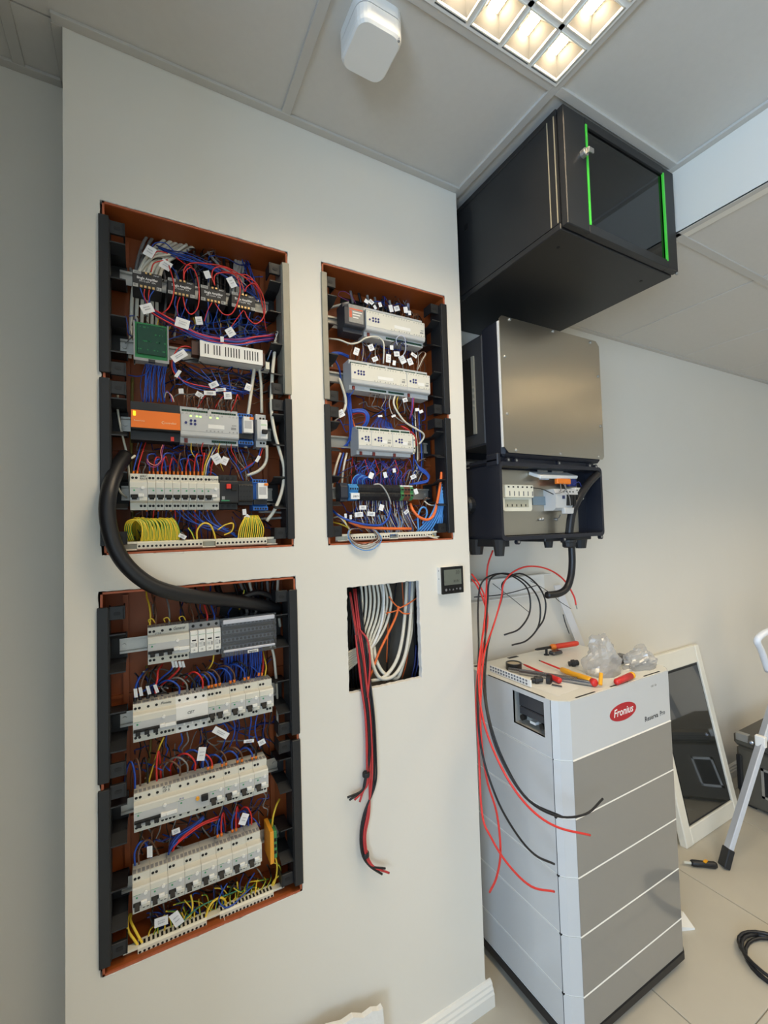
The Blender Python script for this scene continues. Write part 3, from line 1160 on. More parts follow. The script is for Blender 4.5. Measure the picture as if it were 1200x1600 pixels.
# front plate with slots: build columns between the slots
slots = []
for g0, n in ((0.0125, 2), (0.0335, 3), (0.061, 6), (0.1085, 6)):
    for i in range(n):
        slots.append(px0 + g0 + i * 0.0067)
ed = [px0]
for s in slots:
    ed += [s - 0.0013, s + 0.0013]
ed.append(px1)
for i in range(0, len(ed) - 1, 2):
    fb.box(ed[i], ed[i + 1], YN, YN + 0.001, pz0 + 0.010, pz1 - 0.008)
fb.box(px0, px1, YN, YN + 0.001, pz0, pz0 + 0.010)
fb.box(px0, px1, YN, YN + 0.001, pz1 - 0.008, pz1)
fb.box(px0, px1, YN, YN + 0.045, pz1 - 0.001, pz1)
fb.box(px0, px1, YN, YN + 0.045, pz0, pz0 + 0.001)
fb.build('case', WHITE, t)
MB().box(px0 + 0.001, px1 - 0.001, YN + 0.006, YN + 0.04, pz0 + 0.002, pz1 - 0.002).build('inner_board', BLACK2, t)
MB().box(px0 - 0.018, px0, YN + 0.008, YN + 0.03, pz0 + 0.006, pz1 - 0.002).build('terminal_block', mat('brown_terminal', (74, 46, 34), 0.5), t)
MB().box(px1, px1 + 0.008, YN + 0.008, YN + 0.03, pz0 + 0.004, pz1 - 0.006).build('terminal_block', MATS['brown_terminal'], t)
MB().box(px1 + 0.008, px1 + 0.018, YN + 0.002, YN + 0.02, pz0 - 0.006, pz0 + 0.013).build('white_plug', CREAM, t)

# -------- upper left panel, row 1: four single amplifiers
z = 2.1245
for i, (a, c, wd) in enumerate(((-0.0115, 0.0505, 'leftmost'), (0.0625, 0.1245, 'second'), (0.1365, 0.1975, 'third'), (0.2105, 0.2715, 'rightmost'))):
    t = thing('led_amplifier', '%s of the four black single amplifier modules on the top rail' % wd, 'amplifier', (a, YN, z - 0.02), 'black amplifier modules')
    MB().box(a, c, YN, YR, z - 0.0205, z + 0.0205, 0.0015).build('body', mat('amp_black', (38, 38, 40), 0.55), t)
    lt = mat('white_print', (228, 228, 228), 0.6)
    text('Single Amplifier', 0.0082, lt, t, (a + 0.031, YN - 0.0004, z + 0.0035), align='CENTER', bold=0.00018, sx=0.86)
    text('DC12-24V  30A', 0.0055, lt, t, (a + 0.031, YN - 0.0004, z - 0.0035), align='CENTER', sx=0.95)
    text('INPUT', 0.0042, lt, t, (a + 0.050, YN - 0.0004, z + 0.015), align='CENTER', name='printed_mark')
    lb = MB()
    lb.box(a + 0.001, a + 0.018, YN - 0.0005, YN, z + 0.0125, z + 0.0195)
    lb.box(a + 0.001, a + 0.0115, YN - 0.0005, YN, z - 0.0195, z - 0.0115)
    lb.box(c - 0.0115, c - 0.001, YN - 0.0005, YN, z - 0.0195, z - 0.0115)
    lb.build('printed_box', mat('grey_label', (176, 176, 172), 0.6), t)
    li = MB()
    for (u0, u1, w0, w1) in ((a + 0.0025, a + 0.0165, z + 0.0143, z + 0.0150), (a + 0.0025, a + 0.0165, z + 0.0168, z + 0.0175), (a + 0.0028, a + 0.0040, z - 0.018, z - 0.013),
                             (a + 0.006, a + 0.0072, z - 0.018, z - 0.013), (c - 0.0098, c - 0.0086, z - 0.018, z - 0.013), (c - 0.0064, c - 0.0052, z - 0.018, z - 0.013)):
        li.box(u0, u1, YN - 0.0008, YN - 0.0004, w0, w1)
    li.build('printed_lines', BLACK, t)
    BR = mat('brass', (214, 178, 120), 0.35, metal=0.6)
    tm = MB()
    for dx in (0.0285, 0.0375):
        tm.box(a + dx - 0.0022, a + dx + 0.0022, YN - 0.003, YN + 0.004, z + 0.0145, z + 0.019)
    for dx in (0.018, 0.0265, 0.035, 0.0435):
        tm.box(a + dx - 0.0024, a + dx + 0.0024, YN - 0.003, YN + 0.004, z - 0.0195, z - 0.0145)
    tm.build('screw_terminals', BR, t)

# -------- lower left panel
z = R3[0]
LL = 'the lower left panel'
t1 = breaker('earth_leakage_breaker', 'wide linked-lever breaker left of the surge arrester in ' + LL, 0.0125, z, 5, 'rcbo4')
text('C25', 0.007, INK, t1, (0.028, YSH - 0.0008, z + 0.0265), name='handwriting', shear=0.2)
text('General', 0.010, INK, t1, (0.066, YSH - 0.0008, z + 0.034), name='handwriting', shear=0.35, sx=0.8)
# surge arrester
xs = 0.1015
t = thing('surge_arrester', 'four-pole surge arrester with white cartridges beside the clear distribution block', 'surge arrester', (xs, YN, z - 0.0425))
MB().prism(prof_dev(z, 0.0425, 0.026, YN + 0.004, YSH - 0.001, YR), 'x', xs, xs + 4 * MOD - 0.0004).build('body', DEVG2, t)
sc = MB()
for i in range(4):
    cx = xs + MOD * i
    k = MB().box(cx + 0.0006, cx + MOD - 0.0006, YN - 0.002, YN + 0.006, z - 0.026, z + 0.0265, 0.0012).build('cartridge', WHITE, t)
    MB().box(cx + 0.0045, cx + 0.0135, YN - 0.0026, YN - 0.0018, z + 0.002, z + 0.0052).build('indicator_window', BLACK2, k)
    MB().box(cx + 0.002, cx + 0.016, YN - 0.0024, YN - 0.0018, z + 0.0158, z + 0.0165).build('green_line', GREENMARK, k)
    pr = MB()
    for j in range(4):
        pr.box(cx + 0.0025, cx + 0.0105, YN - 0.0024, YN - 0.0018, z - 0.003 - j * 0.003, z - 0.002 - j * 0.003)
    pr.box(cx + 0.012, cx + 0.0155, YN - 0.0024, YN - 0.0018, z - 0.012, z - 0.003)
    pr.build('printed_lines', mat('grey_print2', (150, 150, 150), 0.6), k)
    text('CE', 0.005, INK, k, (cx + 0.0055, YN - 0.0023, z - 0.0195), name='printed_mark')
    sc.cyl((cx + MOD / 2, YSH - 0.0015, z + 0.0345), (cx + MOD / 2, YSH, z + 0.0345), 0.0036, n=10)
sc.cyl((xs + 3.6 * MOD, YSH - 0.0015, z - 0.034), (xs + 3.6 * MOD, YSH, z - 0.034), 0.0036, n=10)
sc.build('terminal_screws', BLACK2, t)
# clear covered distribution block
xd0, xd1 = 0.1725, 0.3085
t = thing('distribution_block', 'distribution block under a clear plastic cover above a row of blue wires', 'distribution block', (xd0, YN, z - 0.045))
b = MB()
b.box(xd0 + 0.002, xd1 - 0.002, YR - 0.03, YR, z - 0.043, z + 0.043)
b.build('body', mat('block_dark', (56, 58, 66), 0.5), t)
for k in range(4):
    zz = z + 0.03 - k * 0.0195
    MB().box(xd0 + 0.004, xd1 - 0.004, YN + 0.008, YR - 0.028, zz - 0.005, zz + 0.005, 0.001).build('busbar', mat('block_grey', (108, 110, 118), 0.35, metal=0.4), t)
    sb = MB()
    for i in range(13):
        cx = xd0 + 0.010 + i * 0.0098
        sb.cyl((cx, YN + 0.0075, zz), (cx, YN + 0.009, zz), 0.0034, n=8)
    sb.build('busbar_screws', BLACK2, t)
CLEAR = glass_mat('clear_plastic', (236, 240, 248), gloss=0.10, rough=0.12)
cv = MB()
cv.prism([(YR - 0.01, z + 0.047), (YN - 0.002, z + 0.047), (YN - 0.004, z + 0.030), (YN - 0.004, z - 0.030), (YN - 0.002, z - 0.047), (YR - 0.01, z - 0.047)], 'x', xd0, xd1)
cv.build('clear_cover', CLEAR, t)
SHINY = mat('cover_ridge', (214, 216, 226), 0.2, var=0.12, scale=60, alpha=0.85)
for zz, hh in ((z + 0.038, 0.0055), (z - 0.0335, 0.003)):
    MB().box(xd0 + 0.004, xd1 - 0.004, YN - 0.006, YN - 0.003, zz - hh, zz + hh, 0.002).build('cover_ridge', SHINY, t)
MB().box(xd0 + 0.062, xd0 + 0.088, YN - 0.0062, YN - 0.004, z - 0.0455, z - 0.0385).build('white_sticker', WHITE, t)
text('legrand', 0.0072, mat('grey_ink', (110, 110, 112)), t, (xd0 + 0.075, YN - 0.0066, z - 0.042), align='CENTER', name='printed_name', bold=0.0002)

z = R3[1]
t1 = breaker('earth_leakage_breaker', 'wide breaker under four tagged wires in the second row of ' + LL, -0.0185, z, 5, 'rcbo4')
text('Pivnita', 0.0085, INK, t1, (0.038, YSH - 0.0008, z + 0.034), name='handwriting', shear=0.3)
t1 = breaker('changeover_breaker', 'bright white four-pole breaker in the second row of ' + LL, 0.0695, z, 4, 'mcb4')
text('CET', 0.0085, INK, t1, (0.093, YN - 0.0008, z + 0.006), name='handwriting', shear=0.3)
breaker('circuit_breaker', 'single narrow breaker squeezed in the second row of ' + LL, 0.1395, z, 1, 'mcb')
pr2 = None
for i in range(4):
    lb = '%s two-module breaker from the left, second row of the lower left panel' % ORD[i]
    xx = 0.157 + i * 2 * MOD
    if pr2 is None:
        pr2 = breaker('earth_leakage_breaker', lb, xx, z, 2, 'rcbo', 'two-module breakers in the lower left panel')
        o2 = pr2.location.copy()
    else:
        dup(pr2, o2 + Vector((i * 2 * MOD, 0, 0)), lb)

z = R3[2]
t1 = breaker('earth_leakage_breaker', 'wide breaker with handwritten capitals in the third row of ' + LL, -0.0185, z, 5, 'rcbo4')
text('PLITE\nCP 5', 0.0075, INK, t1, (0.040, YSH - 0.0008, z + 0.036), name='handwriting', shear=0.1)
t1 = breaker('residual_current_switch', 'four-module switch with amber test button and black lever', 0.0695, z, 4, 'rccb')
text('FI-X', 0.0055, mat('blue_print', (60, 80, 170), 0.6), t1, (0.074, YN - 0.0008, z + 0.012), name='printed_name', shear=0.2)
for i in range(4):
    dup(pr2, o2 + Vector((0.1395 - 0.157 + i * 2 * MOD, 0, z - R3[1])), '%s two-module breaker from the left, third row of the lower left panel' % ORD[i])
z = R3[3]
for i in range(8):
    dup(pr2, o2 + Vector((-0.0225 - 0.157 + i * 2 * MOD, 0, z - R3[1])), '%s two-module breaker from the left, bottom row of the lower left panel' % ORD[i])
# green-yellow earth terminal standing on the rail end
t = thing('earth_terminal', 'yellow and green earth terminal on the bottom rail of ' + LL, 'terminal', (0.29, 1.19, z - 0.04))
MB().box(0.281, 0.291, 1.160, YR, z - 0.036, z + 0.044, 0.001).build('yellow_half', mat('terminal_yellow', (236, 160, 44), 0.45), t)
MB().box(0.291, 0.301, 1.168, YR, z - 0.030, z + 0.038, 0.001).build('green_half', mat('terminal_green', (70, 140, 84), 0.45), t)
sc = MB()
for k in range(3):
    sc.box(0.2935, 0.2995, 1.1672, 1.169, z - 0.018 + k * 0.015, z - 0.010 + k * 0.015)
sc.build('terminal_holes', BLACK2, t)

# -------- upper right panel
z = R2[0]
UR = 'the upper right panel'
xq = 0.540
t = thing('knx_power_supply', 'small black device with orange-grey label at the top of ' + UR, 'power supply', (xq, YN, z - 0.04))
MB().prism(prof_dev(z, 0.043, 0.028, YN, YSH - 0.002, YR), 'x', xq - 0.010, xq + 0.054).build('body', mat('slate_plastic', (52, 54, 62), 0.5), t)
MB().box(xq + 0.003, xq + 0.051, YN - 0.001, YN + 0.002, z - 0.018, z + 0.036).build('label_plate', mat('device_label', (150, 148, 142), 0.5, var=0.25, scale=120), t)
MB().box(xq + 0.005, xq + 0.049, YN - 0.0014, YN, z + 0.020, z + 0.024).build('orange_line', mat('label_red', (214, 96, 64), 0.5), t)
MB().box(xq + 0.005, xq + 0.013, YN - 0.0014, YN, z - 0.004, z + 0.017).build('orange_block', MATS['label_red'], t)
for k in range(3):
    MB().box(xq + 0.016, xq + 0.046 - 0.006 * k, YN - 0.0014, YN, z + 0.012 - k * 0.008, z + 0.015 - k * 0.008).build('printed_line', WHITE, t)
actuator(0.600, 0.8125, z, 'white eight-channel actuator on the top rail of ' + UR, 0, 4)
z = R2[1]
actuator(0.5455, 0.738, z, 'long white actuator on the second rail of ' + UR, 0, 5)
actuator(0.7385, 0.826, z, 'white actuator joined to the right of the long one in ' + UR, 0, 6, green_bottom=False)
z = R2[2]
actuator(0.5635, 0.6065, z, 'narrow white gateway at the left of the third rail in ' + UR, 0, 7, green_bottom=False, hh=0.0425)
actuator(0.6068, 0.679, z, 'white four-channel input in the middle of the third rail in ' + UR, 0, 8, green_bottom=False, hh=0.0425)
actuator(0.6793, 0.752, z, 'white four-channel input at the right of the third rail in ' + UR, 0, 9, green_bottom=False, hh=0.0425)
for k, (xx, m_, lb) in enumerate(((0.7535, mat('terminal_blue', (66, 140, 200), 0.45), 'blue'), (0.7615, CREAM, 'cream'))):
    t = thing('rail_terminal', '%s rail terminal standing at the right of the third rail actuators' % lb, 'terminal', (xx, YN, z - 0.03))
    MB().prism(prof_dev(z, 0.030, 0.024, YSH - 0.006, YSH, YR), 'x', xx, xx + 0.0075).build('body', m_, t)
    s = MB()
    for q in (-1, 1):
        s.cyl((xx + 0.0037, YSH - 0.0066, z + q * 0.013), (xx + 0.0037, YSH - 0.005, z + q * 0.013), 0.0024, n=8)
    s.build('terminal_holes', BLACK2, t)
# terminal strip row
z = R2[3]
kinds = [(0.512, 0.020, 'slate_plastic', 'end_block')] + [(0.5345 + i * 0.0072, 0.0068, 'terminal_blue', 'blue') for i in range(4)]
t = thing('end_stop', 'dark end block left of the light blue rail terminals', 'terminal', (0.514, YN, z - 0.03))
MB().prism(prof_dev(z, 0.027, 0.018, YSH, YSH + 0.006, YR), 'x', 0.511, 0.533).build('body', mat('slate_plastic', (52, 54, 62)), t)


def terminal(x, w, m_, label, group, z=z, hh=0.024, flag=None):
    t = thing('rail_terminal', label, 'terminal', (x, YN, z - hh), group)
    MB().prism([(YR, z - hh), (YN + 0.02, z - hh), (YN + 0.008, z - 0.013), (YN + 0.008, z - 0.005), (YN + 0.012, z), (YN + 0.008, z + 0.005), (YN + 0.008, z + 0.013), (YN + 0.02, z + hh), (YR, z + hh)],
               'x', x, x + w - 0.0004).build('body', m_, t)
    s = MB()
    for q in (-1, 1):
        s.box(x + 0.0014, x + w - 0.0018, YN + 0.0074, YN + 0.009, z + q * 0.009 - 0.0028, z + q * 0.009 + 0.0028)
    s.build('terminal_holes', BLACK2, t)
    if flag:
        MB().box(x + 0.0004, x + w - 0.0008, YN + 0.0125, YN + 0.02, z + 0.0185, z + 0.0225).build('colour_flag', flag, t)
    return t


tb = None
for i in range(4):
    lb = '%s of the four light blue rail terminals in %s' % (ORD[i], UR)
    tb = tb or None
    if tb is None:
        tb = terminal(0.5345, 0.0072, MATS['terminal_blue'], lb, 'blue rail terminals')
        tl = tb.location.copy()
    else:
        dup(tb, tl + Vector((0.0072 * i, 0, 0)), lb)
kt = None
for i in range(26):
    if kt is None:
        kt = terminal(0.5645, 0.0055, mat('terminal_black', (34, 34, 36), 0.5), 'thin black rail terminal in the long black strip of ' + UR, 'black rail terminals')
        kl = kt.location.copy()
    else:
        dup(kt, kl + Vector((0.0055 * i, 0, 0)))
for i, (m_, nm) in enumerate(((mat('terminal_green', (70, 140, 84)), 'green rail terminal left of the brown pair in '), (mat('terminal_brown', (112, 66, 48), 0.5), 'left brown rail terminal in '),
                              (MATS['terminal_brown'], 'right brown rail terminal in '), (MATS['terminal_green'], 'green rail terminal right of the brown pair in '))):
    terminal(0.709 + i * 0.0115, 0.0115, m_, nm + UR, 'coloured rail terminals', flag=WHITE)
t = MB().box(0.5355, 0.563, YN + 0.002, YN + 0.006, z - 0.022, z - 0.004).build('marker_plate', PAPER)
tag(t, 'white handwritten marker stuck under the blue rail terminals', 'marker')
text('24V=', 0.009, INK, t, (0.541, YN + 0.0016, z - 0.014), name='handwriting', shear=0.2)
# ================================================================== WIRING
RW = random.Random(21)
WIRES = []


def wire(label, m_, r, pts, group=None, Y=1.2, name='wire', cat='wire', n=6, seg=5, ferr=None, jit=0.0, end=None, force=False):
    pp = []
    for q in pts:
        y = q[2] if len(q) > 2 else Y
        p = P(q[0], q[1], y)
        if jit:
            p += Vector((RW.uniform(-jit, jit), RW.uniform(-jit, jit) * 0.7, RW.uniform(-jit, jit)))
        pp.append(p)
    sp = spline(pp, seg)
    if name == 'wire' and not force:
        # judged by apparent size: thickness times length, less when set back in the box
        ln = sum((sp[i + 1] - sp[i]).length for i in range(len(sp) - 1))
        dep = sum(p.y for p in sp) / len(sp)
        WIRES.append((r * ln * (1.0 if dep < 1.2 else 0.35), len(WIRES), label, m_, r, sp, group, n, ferr, end))
        return None
    o = MB().tube(sp, r, n).build(name, m_, None, smooth=True)
    tag(o, label, cat, group)
    if ferr is not None:
        d = (sp[1] - sp[0]).normalized()
        MB().cyl(sp[0] - d * 0.002, sp[0] + d * 0.008, r * 1.5, r * 1.25, n=8).build('ferrule', ferr, o)
    if end is not None:
        d = (sp[-1] - sp[-2]).normalized()
        MB().cyl(sp[-1] - d * 0.001, sp[-1] + d * 0.012, r * 0.75, n=8).build('bare_end', end, o)
    return o


def bundle(n, label, mats, r, ctrl, spread, group, Y=1.2, jit=0.003, name='wire', cat='wire', seg=5):
    """n wires following ctrl; spread = list of (dx,dy) px offsets per control point for the whole bundle width"""
    for i in range(n):
        t = (i / (n - 1) - 0.5) if n > 1 else 0
        pts = []
        for c, s in zip(ctrl, spread):
            y = c[2] if len(c) > 2 else Y
            pts.append((c[0] + s[0] * t, c[1] + s[1] * t, y))
        m_ = mats[i % len(mats)] if isinstance(mats, (list, tuple)) else mats
        lb = label if isinstance(label, str) else label[i % len(label)]
        wire(lb, m_, r, pts, group if isinstance(group, str) else group[i % len(group)], jit=jit, name=name, cat=cat, seg=seg)


FLAGN = [0]


def flag(px, py, Y, w, h, rot, label, group, tilt=0.0):
    c = P(px, py, Y)
    b = MB()
    k = 0.00155
    hw, hh = w * k / 2, h * k / 2
    R = Matrix.Translation(c) @ Matrix.Rotation(radians(-rot), 4, 'Y') @ Matrix.Rotation(radians(tilt), 4, 'X')
    b.T = R
    # gently folded paper flag
    vs, fs = [], []
    for s in (0, 0.0005):
        for i in range(5):
            u = -hw + 2 * hw * i / 4
            d = 0.0012 * math.cos(i / 4 * pi) + s
            vs += [(u, d, -hh), (u, d, hh)]
    for i in range(4):
        a = 2 * i
        fs.append((a, a + 2, a + 3, a + 1))
        fs.append((10 + a, 10 + a + 1, 10 + a + 3, 10 + a + 2))
    fs += [(0, 1, 11, 10), (8, 18, 19, 9)]
    b.add(vs, fs)
    o = b.build('wire_tag', PAPER)
    tag(o, label, 'wire tag', group)
    if w >= 10:
        ln = MB()
        ln.T = R
        for i in range(2):
            zz = hh * (0.3 - 0.5 * i)
            x = -hw * 0.5
            while x < hw * 0.5:
                ww = RW.uniform(0.0006, 0.0018)
                ln.box(x, x + ww, -0.0014, -0.0008, zz - 0.0009, zz + 0.0009)
                x += ww + 0.0008
        ln.build('scribble', mat('faded_ink', (176, 176, 180), 0.7), o)
    return o


# ---------------------------------------------------------------- upper left panel
U = 'upper left panel'
# grey-white thick cables from the top opening
for i, (a, bx, c) in enumerate(((268, 238, 205), (276, 245, 212), (284, 250, 219), (291, 256, 226), (298, 262, 232), (304, 268, 238))):
    wire('%s thick white cable from the left, from the top opening of the upper left panel' % ORD[i], W_WHITE, 0.0046,
         [(a + i * 2.4, 366 + i * 2.4, 1.242), (bx + i * 1.5, 392 + i * 1.5, 1.222 - 0.003 * (i % 2)), (bx - 17 + i * 0.8, 417, 1.216 + 0.005 * (i % 2)), (c + 3 + i, 452, 1.228), (c + i * 1.4, 500, 1.232 + 0.004 * (i % 2)), (c - 2 + i * 1.2, 560, 1.236)], 'white cables in the ' + U, name='cable', cat='cable')
wire('white cable crossing over the thick white cables in the ' + U, W_WHITE, 0.0035, [(292, 382, 1.215), (270, 396, 1.21), (240, 402, 1.208), (222, 420, 1.215), (212, 440, 1.225)], name='cable', cat='cable')
for k in range(2):
    wire('grey cable hanging at the left edge of the ' + U, W_GREY, 0.0042, [(238 + 12 * k, 357, 1.245), (224 + 9 * k, 380, 1.24), (214 + 6 * k, 412, 1.238), (211 + 5 * k, 440, 1.24)],
         'grey cables at the left of the ' + U, name='cable', cat='cable')
wire('pale cable running diagonally right from the top opening of the ' + U, W_LGREY, 0.0036, [(314, 374, 1.245), (328, 398, 1.235), (345, 417, 1.225), (365, 430, 1.215), (384, 447, 1.21)], name='cable', cat='cable')
bundle(4, 'clear grey cable at the top right of the ' + U, W_LGREY, 0.0042, [(382, 392, 1.25), (374, 415, 1.24), (371, 445, 1.235), (370, 480, 1.24)], [(14, 3)] * 4, 'clear grey cables of the ' + U)
bundle(9, 'dark cable hanging in the black opening of the ' + U, [W_BLACK, W_GREY, W_BLACK], 0.004, [(335, 372, 1.252), (338, 420, 1.25), (340, 470, 1.248), (342, 520, 1.25)],
       [(92, 14)] * 4, 'dark cables behind the amplifiers')
bundle(12, 'grey cable rising behind the amplifiers in the ' + U, [W_GREY, W_LGREY, W_BLACK], 0.0034, [(300, 425, 1.243), (302, 460, 1.243), (300, 500, 1.243), (298, 535, 1.246)],
       [(190, 12), (180, 12), (185, 10), (190, 14)], 'grey cables behind the amplifiers')
# blue and red harnesses around the amplifiers
bundle(3, 'blue wire falling from the top right of the ' + U, W_BLUE, 0.0016, [(377, 392, 1.235), (388, 420, 1.225), (396, 448, 1.215), (402, 470, 1.21)], [(8, 2)] * 4, 'blue wires at the top right')
bundle(6, 'dark blue wire of the bundle above the amplifiers', [W_DBLUE, W_BLUE], 0.0015, [(246, 385, 1.215), (270, 396, 1.205), (300, 405, 1.2), (335, 420, 1.2), (370, 440, 1.2), (400, 462, 1.21)],
       [(2, 4), (4, 8), (4, 12), (4, 12), (4, 14), (6, 8)], 'blue bundle above the amplifiers')
wire('blue wire arching over the white cables', W_BLUE, 0.0014, [(234, 392, 1.2), (242, 380, 1.2), (258, 380, 1.198), (271, 392, 1.2)])
wire('blue wire dropping to the second amplifier', W_BLUE, 0.0014, [(268, 416, 1.2), (276, 428, 1.19), (280, 438, 1.17)])
reds = [
    ([(275, 402, 1.2), (288, 412, 1.19), (300, 416, 1.185)], 'short red wire beneath the blue bundle'),
    ([(287, 438, 1.165), (288, 420, 1.165), (300, 411, 1.165), (330, 413, 1.17), (355, 418, 1.17), (380, 432, 1.175), (400, 442, 1.18), (413, 470, 1.175), (412, 495, 1.17), (400, 506, 1.165), (388, 498, 1.162), (382, 486, 1.162)], 'longest red wire arching over all the amplifiers'),
    ([(336, 446, 1.165), (331, 432, 1.165), (335, 419, 1.165), (350, 418, 1.165), (366, 428, 1.165), (375, 447, 1.16), (372, 470, 1.158), (362, 490, 1.158), (348, 490, 1.16), (336, 474, 1.162)], 'red wire looping around the third amplifier'),
    ([(287, 440, 1.166), (289, 425, 1.166), (299, 418, 1.166), (307, 430, 1.162), (311, 455, 1.158), (309, 480, 1.156), (299, 491, 1.158), (290, 482, 1.16), (286, 464, 1.162)], 'red wire looping around the second amplifier'),
    ([(335, 445, 1.166), (336, 430, 1.166), (350, 426, 1.17), (372, 432, 1.175), (382, 455, 1.175), (386, 448, 1.18), (397, 443, 1.18), (410, 460, 1.182)], 'red wire crossing between the third and fourth amplifiers'),
    ([(264, 415, 1.18), (271, 440, 1.16), (271, 460, 1.155), (264, 480, 1.16), (252, 491, 1.17)], 'red wire curving in front of the first amplifier'),
    ([(236, 425, 1.17), (240, 412, 1.18), (250, 408, 1.185), (262, 406, 1.19)], 'short red wire above the first amplifier'),
    ([(238, 402, 1.2), (245, 393, 1.2), (256, 394, 1.198), (262, 396, 1.2)], 'short red arc over the white cables'),
    ([(375, 428, 1.18), (395, 445, 1.185), (408, 465, 1.19), (414, 505, 1.2), (418, 525, 1.21)], 'red wire falling at the right of the fourth amplifier'),
    ([(345, 423, 1.18), (370, 428, 1.18), (390, 432, 1.18), (405, 455, 1.185), (410, 480, 1.19)], 'red wire beside the long red arc'),
]
for pts, lb in reds:
    wire(lb, W_RED, 0.00145, pts)
# short wires below each amplifier
for i, (x0, y0) in enumerate(((219, 449), (275, 463), (325, 472), (374, 484))):
    nm = ('first', 'second', 'third', 'fourth')[i]
    if i == 0:
        wire('left blue lead below the first amplifier', W_BLUE, 0.0013, [(219, 450, 1.162), (223, 462, 1.165), (229, 473, 1.17), (235, 482, 1.17)])
        wire('left red lead below the first amplifier', W_RED, 0.0013, [(226, 452, 1.162), (225, 462, 1.165), (231, 476, 1.17)])
        wire('right red lead below the first amplifier', W_RED, 0.0013, [(233, 453, 1.162), (232, 463, 1.165), (233, 476, 1.17)])
        wire('right blue lead below the first amplifier', W_BLUE, 0.0013, [(240, 454, 1.162), (234, 464, 1.165), (233, 477, 1.17), (236, 484, 1.17)])
    else:
        wire('left blue lead below the %s amplifier' % nm, W_BLUE, 0.0013, [(x0, y0, 1.162), (x0 - 4 + i * 2, y0 + 14, 1.168), (x0 + 12 - 8 * i, y0 + 30, 1.178), (x0 + 14 - 6 * i, y0 + 48, 1.19)])
        wire('red lead below the %s amplifier' % nm, W_RED, 0.0013, [(x0 + 6, y0 + 1, 1.162), (x0 + 2 - 3 * (i - 1), y0 + 14, 1.168), (x0 + 12 - 9 * i, y0 + 30, 1.178)])
        wire('right blue lead below the %s amplifier' % nm, W_BLUE, 0.0013, [(x0 + 17, y0 + 4, 1.162), (x0 + 13, y0 + 20, 1.17), (x0 + 8, y0 + 36, 1.185), (x0 + 16, y0 + 52, 1.2)])
# long harness sweeping to the right above the LED driver
HARN = [(232, 482, 1.17), (252, 494, 1.168), (280, 510, 1.166), (310, 525, 1.168), (340, 532, 1.168), (372, 535, 1.172), (400, 530, 1.18), (428, 527, 1.19)]
for i, (m_, nm) in enumerate(((W_PURPLE, 'purple'), (W_RED, 'red'), (W_BLUE, 'blue'), (W_DBLUE, 'dark blue'), (W_PURPLE, 'purple'), (W_RED, 'red'), (W_BLUE, 'blue'))):
    wire('%s wire of the harness sweeping above the white LED driver' % nm, m_, 0.0018, [(a + RW.uniform(-1, 1), b + (i - 3) * 1.5, c + RW.uniform(-.004, .008)) for a, b, c in HARN], 'harness above the LED driver', jit=0.001)
bundle(10, 'blue wire in the tangle behind the harness', [W_BLUE, W_DBLUE], 0.0014, [(285, 495, 1.225), (300, 515, 1.222), (340, 522, 1.22), (385, 515, 1.22), (420, 520, 1.225)], [(10, 16), (12, 26), (14, 30), (12, 26), (6, 30)],
       'blue tangle behind the harness', jit=0.008)
for i in range(12):
    x0 = 282 + i * 11
    wire('small blue loop below the amplifiers', W_BLUE if i % 3 else W_DBLUE, 0.0012, [(x0, 478 + i * 1.5, 1.215), (x0 + RW.uniform(-8, 8), 500, 1.21), (x0 + RW.uniform(-14, 14), 518, 1.208), (x0 + RW.uniform(-14, 20), 530, 1.21)],
         'small blue loops below the amplifiers', jit=0.002)
for i, x0 in enumerate((244, 265, 302, 342, 354)):
    wire('short yellow wire end behind the harness', W_YELLOW, 0.0012, [(x0, 492 + i * 2, 1.215), (x0 + 3, 502 + i * 2, 1.21), (x0 - 2 + i, 514 + i, 1.215)], 'short yellow wire ends')
# multicolour cable at the right edge with long white tube
for i, (m_, nm) in enumerate(((W_WHITE, 'white'), (W_BLACK, 'black'), (W_LBLUE, 'light blue'), (W_WHITE, 'cream'), (W_DBLUE, 'dark blue'))):
    wire('%s core of the thin cable bent at the right edge' % nm, m_, 0.0013, [(418, 563, 1.175), (424, 548, 1.175), (431, 528 + i, 1.176), (434 - i, 518 + i, 1.18), (424 - i, 520 + i, 1.19), (405, 530, 1.19), (385, 541, 1.18)][:4 + (i < 2) * 3],
         'cores of the bent thin cable', jit=0.001)
wire('long white tube snaking down the right edge of the ' + U, W_WHITE, 0.0046, [(431, 535, 1.185), (428, 560, 1.178), (425, 595, 1.17), (424, 640, 1.165), (429, 675, 1.163), (437, 705, 1.163), (444, 733, 1.163), (441, 765, 1.165), (430, 795, 1.17), (417, 814, 1.18)], name='cable', cat='cable', n=8)
wire('grey-white cable passing behind the blue relay', W_WHITE, 0.0045, [(398, 573, 1.2), (394, 600, 1.2), (390, 630, 1.2), (386, 660, 1.205), (384, 700, 1.21)], name='cable', cat='cable')
wire('white cable beside the slim breaker', W_WHITE, 0.004, [(405, 573, 1.2), (408, 600, 1.198), (409, 645, 1.19)], name='cable', cat='cable')
wire('white cable curving below the slim breaker', W_WHITE, 0.0042, [(417, 696, 1.19), (416, 720, 1.19), (405, 735, 1.19), (386, 743, 1.195)], name='cable', cat='cable')
